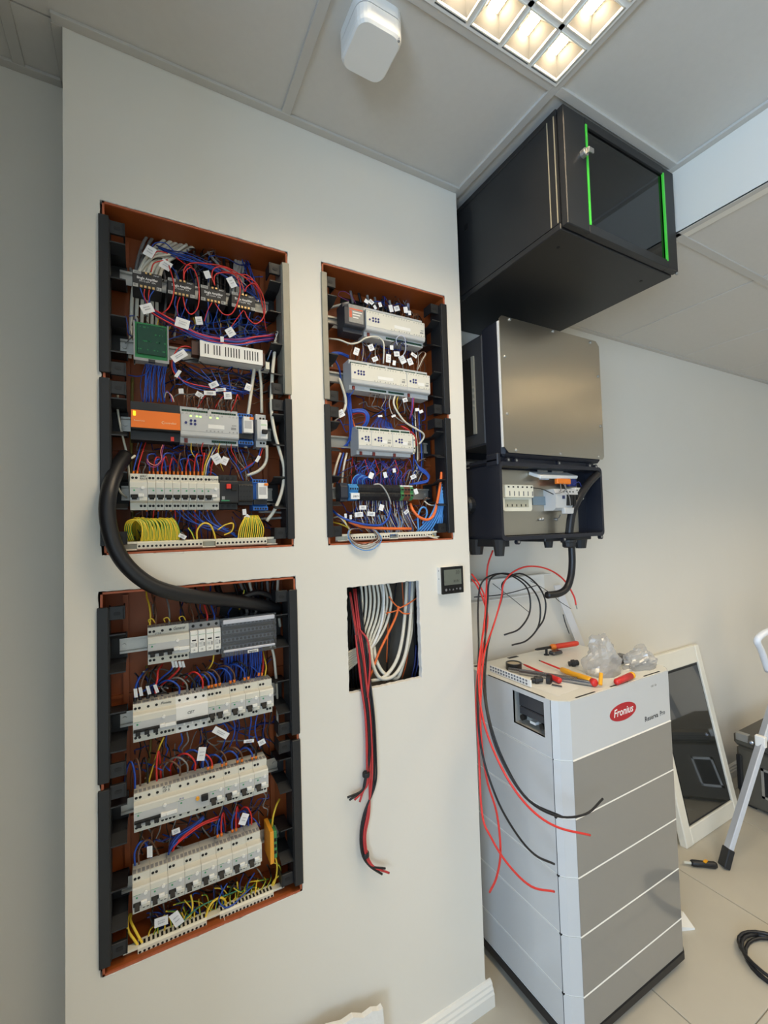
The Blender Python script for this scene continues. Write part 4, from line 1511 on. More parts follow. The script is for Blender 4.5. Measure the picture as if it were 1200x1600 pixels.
# blue bundle under the green display
for i in range(16):
    x0 = 226 + i * 2.3
    wire('thin blue wire in the bundle under the green display board', W_BLUE if i % 4 else W_DBLUE, 0.0014, [(x0 + 2, 566, 1.178), (x0 - 1 + RW.uniform(-2, 2), 585, 1.185), (x0 - 3 + RW.uniform(-3, 3), 605, 1.19), (x0 - 3 + RW.uniform(-2, 3), 628, 1.192)],
         'blue bundle under the display board', jit=0.0015)
wire('blue wire sagging left of the blue bundle', W_BLUE, 0.0013, [(236, 570, 1.178), (228, 584, 1.18), (215, 588, 1.19), (200, 586, 1.2)])
wire('blue and red pair left of the LED driver', W_RED, 0.0015, [(303, 545, 1.185), (290, 541, 1.175), (278, 545, 1.17), (270, 560, 1.17), (269, 575, 1.175), (278, 590, 1.178), (300, 600, 1.178), (330, 606, 1.178), (352, 612, 1.182)])
for i in range(3):
    wire('blue wire winding below the LED driver', W_BLUE, 0.0014, [(300, 547 + i, 1.188), (285, 548, 1.178), (272, 560 + i, 1.174), (274 + i * 2, 582, 1.178), (290, 598 + i * 2, 1.18), (325, 605 + i * 3, 1.182), (370, 614 + i, 1.19)],
         'blue wires winding below the LED driver', jit=0.002)
bundle(14, 'dark wire in the tangle below the LED driver', [W_BLACK, W_DBLUE, W_BROWN, W_BLACK], 0.0014, [(285, 575, 1.215), (310, 588, 1.205), (340, 596, 1.2), (370, 592, 1.205), (405, 605, 1.215)], [(20, 30), (14, 40), (10, 36), (14, 30), (10, 40)],
       'dark tangle below the LED driver', jit=0.01)
bundle(5, 'blue wire in the dark tangle below the LED driver', W_BLUE, 0.0013, [(328, 580, 1.19), (340, 600, 1.188), (352, 606, 1.188), (378, 612, 1.195)], [(60, 6), (40, 14), (30, 10), (20, 8)], 'blue wires in the dark tangle', jit=0.004)
# brown loops into the actuator top
for i in range(20):
    x0 = 287 + i * 4.4
    y0 = 634 + i * 0.45
    wire('thin brown loop on top of the grey lit actuator', [W_BROWN, W_GREY, W_BROWN, W_BLACK][i % 4], 0.0011, [(x0, y0, 1.178), (x0 - 1 + RW.uniform(-3, 3), y0 - 10, 1.172), (x0 + RW.uniform(-4, 6), y0 - 17, 1.176), (x0 + 5 + RW.uniform(-3, 5), y0 - 10, 1.19)],
         'brown loops on the lit actuator')
bundle(7, 'red wire loop beside the white tags in the ' + U, [W_RED, W_BROWN, W_BLACK], 0.0012, [(335, 640, 1.178), (345, 622, 1.176), (352, 615, 1.18), (360, 622, 1.19)], [(50, 4), (46, 6), (40, 4), (30, 4)], 'red loops beside the tags', jit=0.003)
for i, m_ in enumerate((W_BLUE, W_RED, W_WHITE)):
    wire('small %s arc at the orange power supply top' % ('blue', 'red', 'white')[i], m_, 0.0012, [(268 + i * 2, 628, 1.178), (266 + i, 618, 1.178), (260, 611 + i, 1.182), (257, 622, 1.192)])
# row 4 upper wires with orange ferrules
c4 = [W_BLUE, W_RED, W_BLUE, W_RED, W_BLUE, W_BROWN, W_BLUE, W_RED]
xt = [208, 214] + [233.5 + k * 6.35 for k in range(14)]
for i, x0 in enumerate(xt):
    m_ = (W_BLUE, W_RED)[i % 2] if i not in (8, 9, 10) else (W_DBLUE, W_BROWN, W_BLUE)[i - 8]
    nm = {'wire_blue': 'blue', 'wire_red': 'red', 'wire_dark_blue': 'dark blue', 'wire_brown': 'brown'}[m_.name]
    up = RW.uniform(20, 30)
    if i < 2:
        pts = [(x0, 741, 1.19), (x0 + 3, 725, 1.19), (x0 + 9, 705, 1.195), (x0 + 14, 690, 1.21)]
    else:
        sg = 1 if i % 2 else -1
        pts = [(x0, 741.5, 1.19), (x0, 730, 1.186), (x0 + sg * 3, 741 - up, 1.18), (x0 + RW.uniform(2, 9), 738 - up, 1.19), (x0 + RW.uniform(8, 16), 745 - up, 1.205), (x0 + RW.uniform(8, 18), 735, 1.225)]
    wire('%s wire with orange sleeve arching into the narrow breakers' % nm, m_, 0.0016, pts, 'sleeved wires above the narrow breakers', ferr=FERR)
for i, (x0, m_) in enumerate(((324, W_BLUE), (329, W_RED), (318, W_YELLOW), (321, W_WHITE))):
    wire('%s wire dropping into the handwritten breaker' % ('blue', 'red', 'yellow', 'white')[i], m_, 0.0016, [(x0, 743, 1.19), (x0 + 2, 728, 1.186), (x0 + 6 + i, 712, 1.188), (x0 + 10 + 3 * i, 696, 1.195)])
for i in range(10):
    x0 = 290 + i * 9
    wire('thin brown wire hanging below the lit actuator', [W_BROWN, W_YELLOW, W_BROWN, W_RED, W_GREY][i % 5], 0.0012, [(x0, 692, 1.18), (x0 + RW.uniform(-4, 6), 705, 1.182), (x0 + RW.uniform(-6, 12), 720, 1.195), (x0 + RW.uniform(-6, 16), 735, 1.21)],
         'thin wires below the lit actuator', jit=0.002)
wire('thin pink wire hooked under the orange power supply', W_PINK, 0.0012, [(254, 695, 1.182), (251, 705, 1.18), (252, 718, 1.178), (243, 727, 1.178), (232, 722, 1.178), (230, 715, 1.182)])
wire('purple wire hooked under the orange power supply', W_PURPLE, 0.0012, [(256, 695, 1.182), (253, 708, 1.18), (253, 720, 1.177), (242, 730, 1.177), (231, 725, 1.178), (229, 717, 1.182)])
bundle(6, 'dark wire tangled above the black motor switch', [W_BROWN, W_BLUE, W_BLACK, W_GREY], 0.0014, [(362, 700, 1.2), (368, 718, 1.195), (378, 735, 1.195), (386, 752, 1.19)], [(30, 4), (26, 10), (20, 8), (16, 4)], 'dark wires above the motor switch', jit=0.005)
wire('blue and red lead with white sleeve below the slim breaker', W_BLUE, 0.0018, [(408, 697, 1.19), (404, 712, 1.186), (396, 724, 1.186), (384, 733, 1.188), (374, 740, 1.195)])
wire('red lead below the slim breaker', W_RED, 0.0016, [(411, 697, 1.19), (407, 711, 1.188), (398, 722, 1.19), (368, 738, 1.2)])
# left side cables
wire('thin white cable running down the left side of the ' + U, W_WHITE, 0.0026, [(184, 612, 1.2), (184, 640, 1.2), (190, 675, 1.2), (199, 715, 1.205), (203, 760, 1.215), (206, 800, 1.23)], name='cable', cat='cable')
wire('short white cable stub beside the thick black hose', W_WHITE, 0.0028, [(197, 717, 1.19), (205, 716, 1.19), (211, 712, 1.195)], name='cable', cat='cable')
wire('white cable stub left of the narrow breakers', W_WHITE, 0.0024, [(183, 758, 1.19), (189, 770, 1.195), (198, 777, 1.205)], name='cable', cat='cable')
wire('dull yellow cable behind the left rail ends', mat('wire_olive', (128, 112, 52), 0.5), 0.0035, [(207, 590, 1.24), (206, 650, 1.24), (205, 720, 1.24), (207, 800, 1.24), (206, 840, 1.235)], name='cable', cat='cable')
# below row 4
for i in range(18):
    x0 = 222 + i * 6.4
    wire('short wire leaving the bottom of the narrow breakers', [W_BROWN, W_DBLUE, W_BLACK, W_RED, W_BLUE][i % 5], 0.0015, [(x0, 794, 1.19), (x0 + RW.uniform(-2, 2), 806, 1.195), (x0 + RW.uniform(-5, 4), 822, 1.205), (x0 + RW.uniform(-5, 5), 842, 1.22)],
         'wires below the narrow breakers', ferr=(FERR if i % 3 == 1 else None))
bundle(7, 'blue wire curling below the black motor switch', W_BLUE, 0.0016, [(300, 796, 1.195), (318, 815, 1.19), (340, 828, 1.188), (362, 832, 1.192)], [(60, 2), (50, 8), (36, 10), (30, 20)], 'blue curls below the motor switch', jit=0.005)
bundle(3, 'grey cable lying right of the earth wires', W_GREY, 0.0036, [(402, 800, 1.215), (420, 799, 1.208), (440, 800, 1.2)], [(4, 20)] * 3, 'grey cables at the bottom right', name='cable', cat='cable')
# green-yellow earth wires
for i in range(27):
    x0 = 216 + i * 2.25
    wire('green and yellow earth wire in the large arched bundle', W_GY if i % 4 else W_YELLOW, 0.0018,
         [(x0 + 4, 848, 1.176), (x0 + 6, 833, 1.170), (x0 + 2 + RW.uniform(-2, 2), 817, 1.170), (x0 - 7, 810 + RW.uniform(-1, 2), 1.180), (x0 - 12, 818, 1.2), (x0 - 12, 838, 1.222), (x0 - 10, 846, 1.23)], 'large earth wire bundle')
for i in range(4):
    x0 = 203 + i * 3
    wire('green and yellow earth wire looped at the left of the bundle', W_GY, 0.0018, [(x0 + 16, 846, 1.178), (x0 + 20, 828, 1.172), (x0 + 10, 813, 1.172), (x0 - 4, 815, 1.175), (x0 - 8, 828, 1.18), (x0 - 2, 846, 1.19)], 'looped earth wires at the left')
for i in range(13):
    x0 = 374 + i * 3.1
    wire('green and yellow earth wire in the right fan', W_GY if i % 3 else W_YELLOW, 0.0018, [(x0 - 2, 843, 1.176), (x0 + 0.5, 826, 1.172), (x0 * 0.62 + 150, 810, 1.175), (x0 * 0.4 + 237, 806, 1.19), (x0 * 0.4 + 233, 815, 1.21)], 'right fan of earth wires')
wire('yellow wire arched between the earth bundles', W_YELLOW, 0.0022, [(308, 845, 1.176), (308, 829, 1.172), (317, 818, 1.17), (328, 820, 1.17), (334, 832, 1.172), (337, 844, 1.176)])
wire('green wire leaning beside the yellow arch', W_GY, 0.002, [(294, 825, 1.18), (300, 833, 1.178), (305, 846, 1.178)])
wire('yellow wire resting on blue curls', W_YELLOW, 0.0018, [(340, 828, 1.178), (352, 820, 1.176), (364, 818, 1.178), (362, 830, 1.18), (350, 836, 1.18)])
# fine clutter that fills the depth of the box
def clutter(n, x0, x1, y0, y1, mats, r, label, group, Ya=1.2, Yb=1.245, slope=0.0, hor=0.5):
    for i in range(n):
        cx, cy = RW.uniform(x0, x1), RW.uniform(y0, y1)
        cy += (cx - x0) * slope
        a = RW.uniform(-0.5, 0.5) if RW.random() < hor else RW.uniform(1.0, 2.1)
        L = RW.uniform(14, 42)
        pts = []
        for k in range(5):
            t = (k - 2) / 2
            pts.append((min(x1 + 4, max(x0 - 4, cx + cos(a) * L * t + RW.uniform(-5, 5))), min(y1 + (x1 - x0) * slope * 0.0 + 6 + (cx - x0) * slope, max(y0 - 6 + (cx - x0) * slope, cy + sin(a) * L * t + RW.uniform(-6, 6))), RW.uniform(Ya, Yb)))
        wire(label, mats[i % len(mats)], r * RW.uniform(0.8, 1.3), pts, group, seg=4)


DK = [W_BLACK, W_DBLUE, W_BROWN, W_BLACK, W_BLUE, W_GREY]
for (n, x0, x1, y0, y1) in ((34, 200, 420, 500, 532), (46, 262, 425, 575, 628), (40, 215, 400, 698, 738), (34, 215, 420, 800, 838), (20, 225, 410, 395, 440)):
    clutter(n, x0, x1, y0, y1, DK, 0.0014, 'thin dark wire deep in the upper left panel', 'deep wires of the upper left panel')
for (n, x0, x1, y0, y1, sl) in ((30, 215, 420, 1060, 1085, -0.15), (40, 215, 425, 1160, 1215, -0.2), (40, 215, 415, 1290, 1330, -0.25), (40, 230, 425, 1425, 1470, -0.35), (14, 235, 400, 930, 965, -0.05)):
    clutter(n, x0, x1, y0, y1, DK, 0.0016, 'thin dark wire deep in the lower left panel', 'deep wires of the lower left panel', slope=sl)
for (n, x0, x1, y0, y1) in ((24, 545, 665, 535, 560), (30, 528, 660, 618, 668), (26, 530, 665, 722, 750), (40, 535, 670, 785, 832), (14, 560, 650, 470, 492)):
    clutter(n, x0, x1, y0, y1, [W_BROWN, W_BLUE, W_BLACK, W_DBLUE, W_GREY], 0.0013, 'thin wire deep in the upper right panel', 'deep wires of the upper right panel')
clutter(16, 240, 420, 1440, 1470, [W_GY, W_YELLOW, W_GY], 0.0016, 'earth wire lying across the bottom bars', 'earth wires lying across the bars', Ya=1.185, Yb=1.21, slope=-0.42)
# tags in the upper left panel
GT = 'white tags in the ' + U
for (a, b, y, w, h, r, lb) in ((234, 393, 1.19, 14, 18, -25, 'white printed tag at the left end of the white cables'), (259, 414, 1.185, 16, 15, -25, 'blank white tag above the first amplifier'),
                               (230, 482, 1.16, 17, 14, 25, 'white printed tag below the first amplifier'), (285, 505, 1.155, 20, 15, -12, 'white printed tag below the second amplifier'),
                               (311, 501, 1.165, 10, 13, 10, 'small white tag below the third amplifier'), (360, 519, 1.165, 13, 14, 35, 'folded white tag right of the middle of the harness'),
                               (280, 556, 1.158, 24, 11, 38, 'long white tag beside the green display board'), (324, 429, 1.165, 9, 12, 20, 'white tag between the second and third amplifiers'),
                               (362, 441, 1.165, 11, 17, 30, 'white tag above the fourth amplifier'), (347, 530, 1.16, 5, 9, 0, 'small white tie on the harness'), (388, 605, 1.18, 10, 12, -20, 'white tag on the grey-white cable'),
                               (334, 601, 1.168, 14, 9, 30, 'white tag just below the LED driver'), (328, 614, 1.168, 18, 7, 3, 'flat white tag lying among brown loops'), (356, 618, 1.168, 12, 12, 5, 'double white tag beside red loops'),
                               (345, 609, 1.172, 16, 5, 10, 'narrow white tag on the blue winding'), (339, 717, 1.165, 13, 16, 30, 'blank white tag below the lit actuator'), (351, 720, 1.168, 10, 13, -25, 'cream printed tag beside the blank tag'),
                               (403, 717, 1.178, 5, 12, -30, 'white sleeve on the slim breaker lead'), (285, 838, 1.165, 11, 6, -30, 'white tag beside the large earth bundle'), (382, 800, 1.178, 6, 10, 5, 'white tag above the right earth fan'),
                               (386, 808, 1.176, 8, 7, 40, 'tilted white tag at the top of the earth fan'), (278, 584, 1.172, 5, 13, -30, 'white sleeve on the red and blue pair'), (283, 611, 1.178, 7, 8, 5, 'tiny white tag above the orange supply'),
                               (312, 617, 1.175, 12, 8, -30, 'grey-white tag above the lit actuator')):
    flag(a, b, y, w, h, r, lb, GT)
wire('thick black hose bulging out between the two left panels', W_BLACK, 0.0165,
     [(196, 712, 1.20), (183, 732, 1.165), (171, 765, 1.13), (168, 805, 1.118), (178, 850, 1.112), (200, 886, 1.112), (238, 915, 1.118), (285, 929, 1.135), (340, 936, 1.165), (400, 944, 1.195), (436, 952, 1.215)], name='hose', cat='cable', n=14, seg=8)

# ---------------------------------------------------------------- lower left panel
L_ = 'lower left panel'
for i, (x0, m_, nm) in enumerate(((233, W_YELLOW, 'yellow'), (242, W_BROWN, 'brown'), (263, W_GREY, 'grey'), (285, W_BLACK, 'black'), (300, W_BROWN, 'second brown'), (309, W_BLACK, 'second black'), (322, W_RED, 'red'), (333, W_BLUE, 'blue'))):
    wire('%s wire dropping into the top row of the %s' % (nm, L_), m_, 0.0022, [(x0 + 1, 977 - i * 0.8, 1.19), (x0 + 2, 962, 1.195), (x0 + (0 if i < 3 else -3), 945, 1.205), (x0 - 4, 930, 1.225), (x0 - 4, 912, 1.24)])
for i in range(3):
    wire('small yellow loop on the first breaker top', W_YELLOW, 0.0014, [(258 + i * 24 - 24, 974 - i * 2, 1.19), (258 + i * 24 - 26, 969 - i * 2, 1.186), (262 + i * 24 - 24, 967 - i * 2, 1.186), (266 + i * 24 - 24, 973 - i * 2, 1.19)], 'small yellow loops')
bundle(9, 'dark cable entering at the top right of the ' + L_, [W_BLACK, W_GREY, W_BLACK, W_WHITE, W_BLACK], 0.0042, [(398, 902, 1.245), (402, 925, 1.235), (405, 948, 1.22), (410, 975, 1.23)], [(76, 6), (64, 6), (60, 6), (56, 6)], 'dark cables at the top right', jit=0.003, name='cable', cat='cable')
wire('black cable coiled behind the hose end', W_BLACK, 0.008, [(338, 912, 1.235), (346, 930, 1.22), (372, 935, 1.2), (402, 926, 1.2), (425, 934, 1.21), (436, 955, 1.225)], name='cable', cat='cable', n=10)
wire('pair of yellow and green wires near the hose end', W_GY, 0.002, [(382, 922, 1.2), (378, 938, 1.198), (374, 952, 1.2)])
for i in range(24):
    x0 = 350 + i * 2.55
    wire('blue wire in the comb under the clear distribution block', W_BLUE if i % 3 else W_DBLUE, 0.0019, [(x0, 1016 - i * 0.35, 1.19), (x0 + RW.uniform(-1, 2), 1032, 1.198), (x0 - 1 + RW.uniform(-4, 3), 1050, 1.212), (x0 - 3 + RW.uniform(-5, 5), 1078, 1.225)], 'blue comb under the distribution block')
wire('white cable beside the right end of the clear block', W_WHITE, 0.0036, [(422, 1003, 1.2), (428, 1025, 1.2), (431, 1055, 1.21), (433, 1085, 1.225), (434, 1150, 1.23)], name='cable', cat='cable')
wire('yellow wire below the surge arrester', W_YELLOW, 0.0019, [(334, 1022, 1.19), (332, 1035, 1.19), (325, 1047, 1.2), (316, 1060, 1.22)])
for i, (x0, m_, nm) in enumerate(((270, W_BLUE, 'blue'), (275, W_BLACK, 'black'), (281, W_RED, 'red'), (286, W_BLACK, 'second black'))):
    wire('%s lead with white sleeve under the first wide breaker' % nm, m_, 0.0022, [(x0, 1034, 1.188), (x0 - 2, 1046, 1.188), (x0 - 16, 1058 + i, 1.198), (x0 - 30, 1072, 1.215), (x0 - 38, 1085, 1.235)])
    flag(x0 + 0.5, 1038, 1.18, 3.5, 10, 12, 'white sleeve on the %s lead under the first wide breaker' % nm, 'white sleeves under the first breaker')
for i, (x0, m_, nm) in enumerate(((211, W_BLUE, 'blue'), (219, W_BROWN, 'brown'), (231, W_BLACK, 'black'), (243, W_RED, 'red'))):
    y0 = 1095 - i * 2.3
    wire('%s tagged wire entering the second row breaker' % nm, m_, 0.0024, [(x0, y0, 1.19), (x0, y0 - 14, 1.188), (x0 + 3, y0 - 28, 1.192), (x0 + 10 - i * 2, y0 - 40, 1.2), (x0 + 20 - i * 3, y0 - 50, 1.225)])
    flag(x0 + 1, y0 - 12, 1.178, 4.5, 13, 5 + 4 * i, 'white sleeve on the %s tagged wire' % nm, 'white sleeves in the second row')
    wire('black terminal sleeve on the %s tagged wire' % nm, W_BLACK, 0.0038, [(x0, y0 + 1, 1.19), (x0, y0 - 5, 1.19)], name='terminal_sleeve', cat='sleeve')


def arc(x0, y0, m_, nm, dx, up, label, group=None, r=0.0022, ferr=None):
    wire('%s %s' % (nm, label), m_, r, [(x0, y0, 1.19), (x0 - 0.5, y0 - up * 0.55, 1.184), (x0 + dx * 0.3, y0 - up, 1.184), (x0 + dx * 0.65, y0 - up * 0.95, 1.2), (x0 + dx, y0 - up * 0.3, 1.225), (x0 + dx, y0 + 8, 1.238)], group, ferr=ferr)


for i, (m_, nm) in enumerate(((W_BLUE, 'blue'), (W_GREY, 'grey'), (W_BLACK, 'black'), (W_RED, 'red'))):
    arc(280 + i * 12.2, 1084 - i * 2.8, m_, nm, -40 + i * 3, 20 + i * 1.5, 'wire arching into the white four-pole breaker')
for i, (x0, m_, nm) in enumerate(((326, W_BLUE, 'blue'), (331, W_BROWN, 'brown'), (337, W_BLUE, 'second blue'), (343, W_BROWN, 'second brown'), (360, W_BLUE, 'third blue'), (366, W_BROWN, 'third brown'), (382, W_BLUE, 'fourth blue'), (388, W_BLACK, 'black'))):
    arc(x0, 1075 - (x0 - 326) * 0.22, m_, nm, -26 - i * 2, 20 + (i % 2) * 2 + i * 0.6, 'sleeved wire arching into the second row', ferr=FERR)
for i, (x0, m_, nm) in enumerate(((404, W_BLUE, 'blue'), (409, W_RED, 'red'), (414, W_YELLOW, 'yellow'))):
    wire('short %s wire rising from the last second row breaker' % nm, m_, 0.0019, [(x0, 1056, 1.19), (x0 + 2, 1042, 1.192), (x0 + 5 - i * 3, 1028, 1.205), (x0 + 4 - i * 4, 1015, 1.225)], ferr=(FERR if i < 2 else None))
# between row 2 and 3
for i, (x0, m_, nm) in enumerate(((283, W_BLUE, 'blue'), (292, W_GREY, 'grey'), (314, W_BROWN, 'brown'), (320, W_BLACK, 'black'))):
    wire('%s wire leaving the white four-pole breaker downwards' % nm, m_, 0.002, [(x0, 1146 - i * 2, 1.19), (x0 + 2, 1158, 1.195), (x0 - 4 - i * 3, 1170, 1.205), (286, 1178 + i, 1.22)])
wire('yellow wire running diagonally past the third row', W_YELLOW, 0.002, [(256, 1152, 1.195), (248, 1170, 1.2), (240, 1195, 1.21), (233, 1220, 1.22), (230, 1245, 1.235)])
wire('pale yellow cable behind the left of the lower rows', mat('wire_olive', (128, 112, 52)), 0.003, [(229, 1040, 1.24), (234, 1100, 1.245), (235, 1170, 1.245), (222, 1260, 1.245), (219, 1330, 1.24)], name='cable', cat='cable')
for i, (x0, m_, nm) in enumerate(((211, W_BLUE, 'blue'), (219, W_BROWN, 'brown'), (231, W_BLACK, 'grey-black'), (245, W_RED, 'red'))):
    arc(x0, 1232 - i * 4, m_, nm, (-16, -14, -12, 6)[i], (40, 40, 38, 44)[i], 'wire dropping into the third row wide breaker')
for i, (m_, nm) in enumerate(((W_BROWN, 'brown'), (W_GREY, 'grey'), (W_RED, 'red'), (W_BLUE, 'blue'))):
    arc(281 + i * 12, 1212 - i * 4.2, m_, nm, -38, 22 + i * 1.5, 'wire arching into the amber button switch')
for i, (x0, m_, nm) in enumerate(((325, W_BLUE, 'blue'), (331, W_RED, 'red'), (347, W_BLUE, 'second blue'), (353, W_BROWN, 'brown'), (371, W_BLUE, 'third blue'), (378, W_BROWN, 'second brown'), (394, W_BLUE, 'fourth blue'), (400, W_BLACK, 'black'))):
    arc(x0, 1202 - (x0 - 325) * 0.23, m_, nm, -24 - (i % 3) * 4, 17 + (i % 2) * 4, 'sleeved wire arching into the third row', ferr=FERR)
bundle(8, 'blue wire hanging between the second and third rows', [W_BLUE, W_BLUE, W_DBLUE, W_BLACK], 0.0018, [(385, 1112, 1.195), (388, 1130, 1.19), (386, 1150, 1.192), (392, 1172, 1.21)], [(80, -24), (64, -10), (70, -8), (90, -6)], 'blue wires between the second and third rows', jit=0.006)
# between row 3 and 4
for i in range(4):
    wire('blue wire of the bundle between the third and fourth rows', W_BLUE if i % 2 else W_DBLUE, 0.002, [(318, 1275 + i, 1.19), (300, 1290 + i * 2, 1.19), (280, 1302 + i * 3, 1.19), (268, 1318 + i * 2, 1.19), (264, 1334, 1.195)], 'blue bundle between third and fourth rows', jit=0.002)
for i in range(2):
    wire('red wire of the bundle between the third and fourth rows', W_RED, 0.002, [(342, 1276 + i * 3, 1.19), (318, 1285 + i * 3, 1.188), (295, 1300 + i * 3, 1.188), (275, 1318 + i * 2, 1.19), (271 - i * 2, 1330, 1.195)], 'red pair between third and fourth rows', jit=0.001)
for i, (x0, y0, m_, nm, dx, up) in enumerate(((340, 1308, W_BLUE, 'blue', 10, 28), (346, 1306, W_RED, 'red', 6, 34), (363, 1300, W_BLUE, 'second blue', 14, 30), (369, 1298, W_RED, 'second red', 4, 36), (393, 1288, W_RED, 'third red', -22, 26), (388, 1290, W_BLUE, 'third blue', -20, 22))):
    arc(x0, y0, m_, nm, dx, up, 'wire looping over the bottom row breakers', r=0.0021, ferr=FERR if i < 4 else None)
for i, (x0, m_, nm) in enumerate(((211, W_BLUE, 'blue'), (217, W_BROWN, 'brown'))):
    arc(x0, 1352 - i * 2, m_, nm, 26 + i * 6, 36, 'wire dropping into the first bottom row breaker')
for i in range(7):
    x0 = 252 + i * 24
    wire('thin grey wire leaving the third row downwards', [W_GREY, W_GREY, W_DBLUE, W_BLACK][i % 4], 0.0014, [(x0, 1284 - i * 7, 1.19), (x0 - 4, 1298 - i * 7, 1.195), (x0 - 10, 1315 - i * 7, 1.21), (x0 - 12, 1330 - i * 7, 1.225)], 'thin grey wires below the third row', jit=0.002)
wire('yellow wire leaving the yellow and green earth terminal', W_YELLOW, 0.0026, [(425, 1292, 1.19), (427, 1275, 1.188), (432, 1258, 1.19), (437, 1248, 1.205)])
wire('yellow wire hanging below the earth terminal', W_YELLOW, 0.0024, [(429, 1334, 1.19), (433, 1352, 1.188), (431, 1372, 1.186), (424, 1392, 1.18), (420, 1404, 1.178)])
wire('second yellow wire hanging right of the earth terminal', W_YELLOW, 0.002, [(436, 1330, 1.2), (441, 1342, 1.198), (445, 1350, 1.2)])
wire('green wire looping below the earth terminal', W_GY, 0.002, [(424, 1346, 1.2), (436, 1352, 1.19), (438, 1365, 1.188), (428, 1376, 1.188), (420, 1395, 1.182), (412, 1408, 1.178)])
# earth wires at the bottom
for i in range(24):
    x0 = 232 + i * 8.0
    yb = 1490 - (x0 - 225) * 0.425
    wire('green and yellow earth wire standing on the bottom bars', W_GY if i % 3 else W_YELLOW, 0.0017, [(x0, yb - 4, 1.178), (x0 + RW.uniform(-2, 3), yb - 18, 1.182), (x0 + RW.uniform(-2, 8), yb - 34, 1.195), (x0 + RW.uniform(-2, 14), yb - 42, 1.215)], 'earth wires on the bottom bars', jit=0.002)
wire('thick yellow wire arched over the bottom bars', W_YELLOW, 0.0026, [(318, 1446, 1.176), (322, 1430, 1.174), (330, 1412, 1.174), (342, 1403, 1.176), (350, 1405, 1.18), (355, 1415, 1.19)])
for i in range(2):
    wire('thick yellow wire bent at the bottom left', W_YELLOW, 0.0028, [(219 + i * 7, 1482 - i * 3, 1.176), (211 + i * 7, 1470 - i * 4, 1.178), (201 + i * 8, 1455 - i * 6, 1.185), (199 + i * 5, 1438, 1.2), (203 + i * 2, 1428, 1.215)], 'thick yellow wires at the bottom left')
wire('yellow loop left of the middle of the bottom bars', W_YELLOW, 0.0022, [(298, 1398, 1.19), (301, 1415, 1.185), (297, 1430, 1.18), (284, 1438, 1.182), (276, 1436, 1.19)])
bundle(8, 'dark blue wire hanging below the bottom row breakers', [W_DBLUE, W_BLUE, W_BLACK], 0.0017, [(340, 1385, 1.195), (338, 1402, 1.192), (345, 1415, 1.195), (360, 1420, 1.21)], [(110, -46), (100, -44), (90, -40), (80, -36)], 'blue wires below the bottom row', jit=0.006)
wire('blue wire loop in front of the bottom bars', W_BLUE, 0.0016, [(355, 1380, 1.18), (346, 1395, 1.172), (342, 1408, 1.17), (352, 1418, 1.17), (366, 1412, 1.172), (378, 1400, 1.18), (395, 1385, 1.19)])
wire('long green wire crossing the bottom of the ' + L_, mat('wire_green', (50, 120, 96), 0.4), 0.0016, [(268, 1462, 1.18), (290, 1435, 1.178), (315, 1415, 1.178), (345, 1402, 1.18), (375, 1390, 1.19)])
wire('long yellow-green wire lying along the bottom bars', W_GY, 0.0016, [(274, 1464, 1.176), (295, 1452, 1.174), (315, 1440, 1.174), (340, 1425, 1.176)])
GL = 'white tags in the ' + L_
for (a, b, y, w, h, r, lb) in ((345, 1145, 1.165, 26, 10, -38, 'long cream tag below the second row'), (315, 1178, 1.168, 11, 20, -10, 'white tag hanging from the white breaker'), (409, 1160, 1.168, 11, 9, 20, 'white square tag near the right frame'),
                               (389, 1158, 1.172, 16, 5, -6, 'narrow printed tag in the blue wires'), (262, 1465 - 165, 1.168, 0.1, 0.1, 0, ''), (276, 1436, 1.165, 13, 22, 25, 'large white tag above the bottom left bar'),
                               (252, 1440, 1.18, 18, 13, 0, 'grey-white tag behind the large tag'), (381, 1280, 1.165, 11, 17, -25, 'white tag among the red and blue loops'), (234, 1331, 1.172, 7, 16, 0, 'grey tag above the first bottom row breaker'),
                               (275, 1299, 1.18, 11, 8, 10, 'small grey tag under the third row')):
    if lb:
        flag(a, b, y, w, h, r, lb, GL)

# ---------------------------------------------------------------- upper right panel
V = 'upper right panel'
bundle(7, 'dark cable in the black opening of the ' + V, [W_GREY, W_BLACK, W_LGREY], 0.0045, [(580, 440, 1.255), (584, 460, 1.25), (588, 480, 1.25)], [(72, 14)] * 3, 'dark cables of the ' + V, name='cable', cat='cable')
wire('light blue-white tube at the top right opening', mat('tube_pale', (198, 204, 226), 0.4), 0.0065, [(635, 462, 1.25), (637, 476, 1.24), (637, 492, 1.225)], name='cable', cat='cable', n=8)
for i in range(15):
    x0 = 566 + i * 6.0
    y0 = 483 + i * 1.7
    wire('black wire loop on top of the eight-channel actuator', [W_BLACK, W_BROWN, W_BLACK][i % 3], 0.0016, [(x0, y0 + 6, 1.19), (x0 + 1, y0 - 4, 1.184), (x0 + 4, y0 - 12, 1.19), (x0 + 9, y0 - 8, 1.205), (x0 + 10, y0 + 4, 1.22)], 'black loops in the ' + V, jit=0.002)
for k, (a, b, w, h, r) in enumerate(((573, 471, 9, 8, -30), (580, 472, 10, 9, -40), (594, 476, 6, 9, 20), (611, 482, 8, 14, 15), (620, 482, 12, 10, 20), (634, 484, 9, 12, 10), (640, 489, 6, 9, 5), (586, 480, 5, 8, 35))):
    flag(a, b, 1.18, w, h, r, '%s white tag from the left on top of the eight-channel actuator' % ORD[k], 'white tags on the eight-channel actuator')
wire('thin purple loop above the small black device', W_PURPLE, 0.0009, [(556, 474, 1.2), (550, 464, 1.2), (540, 456, 1.205), (531, 456, 1.21), (529, 462, 1.215), (538, 467, 1.21), (545, 470, 1.2)])
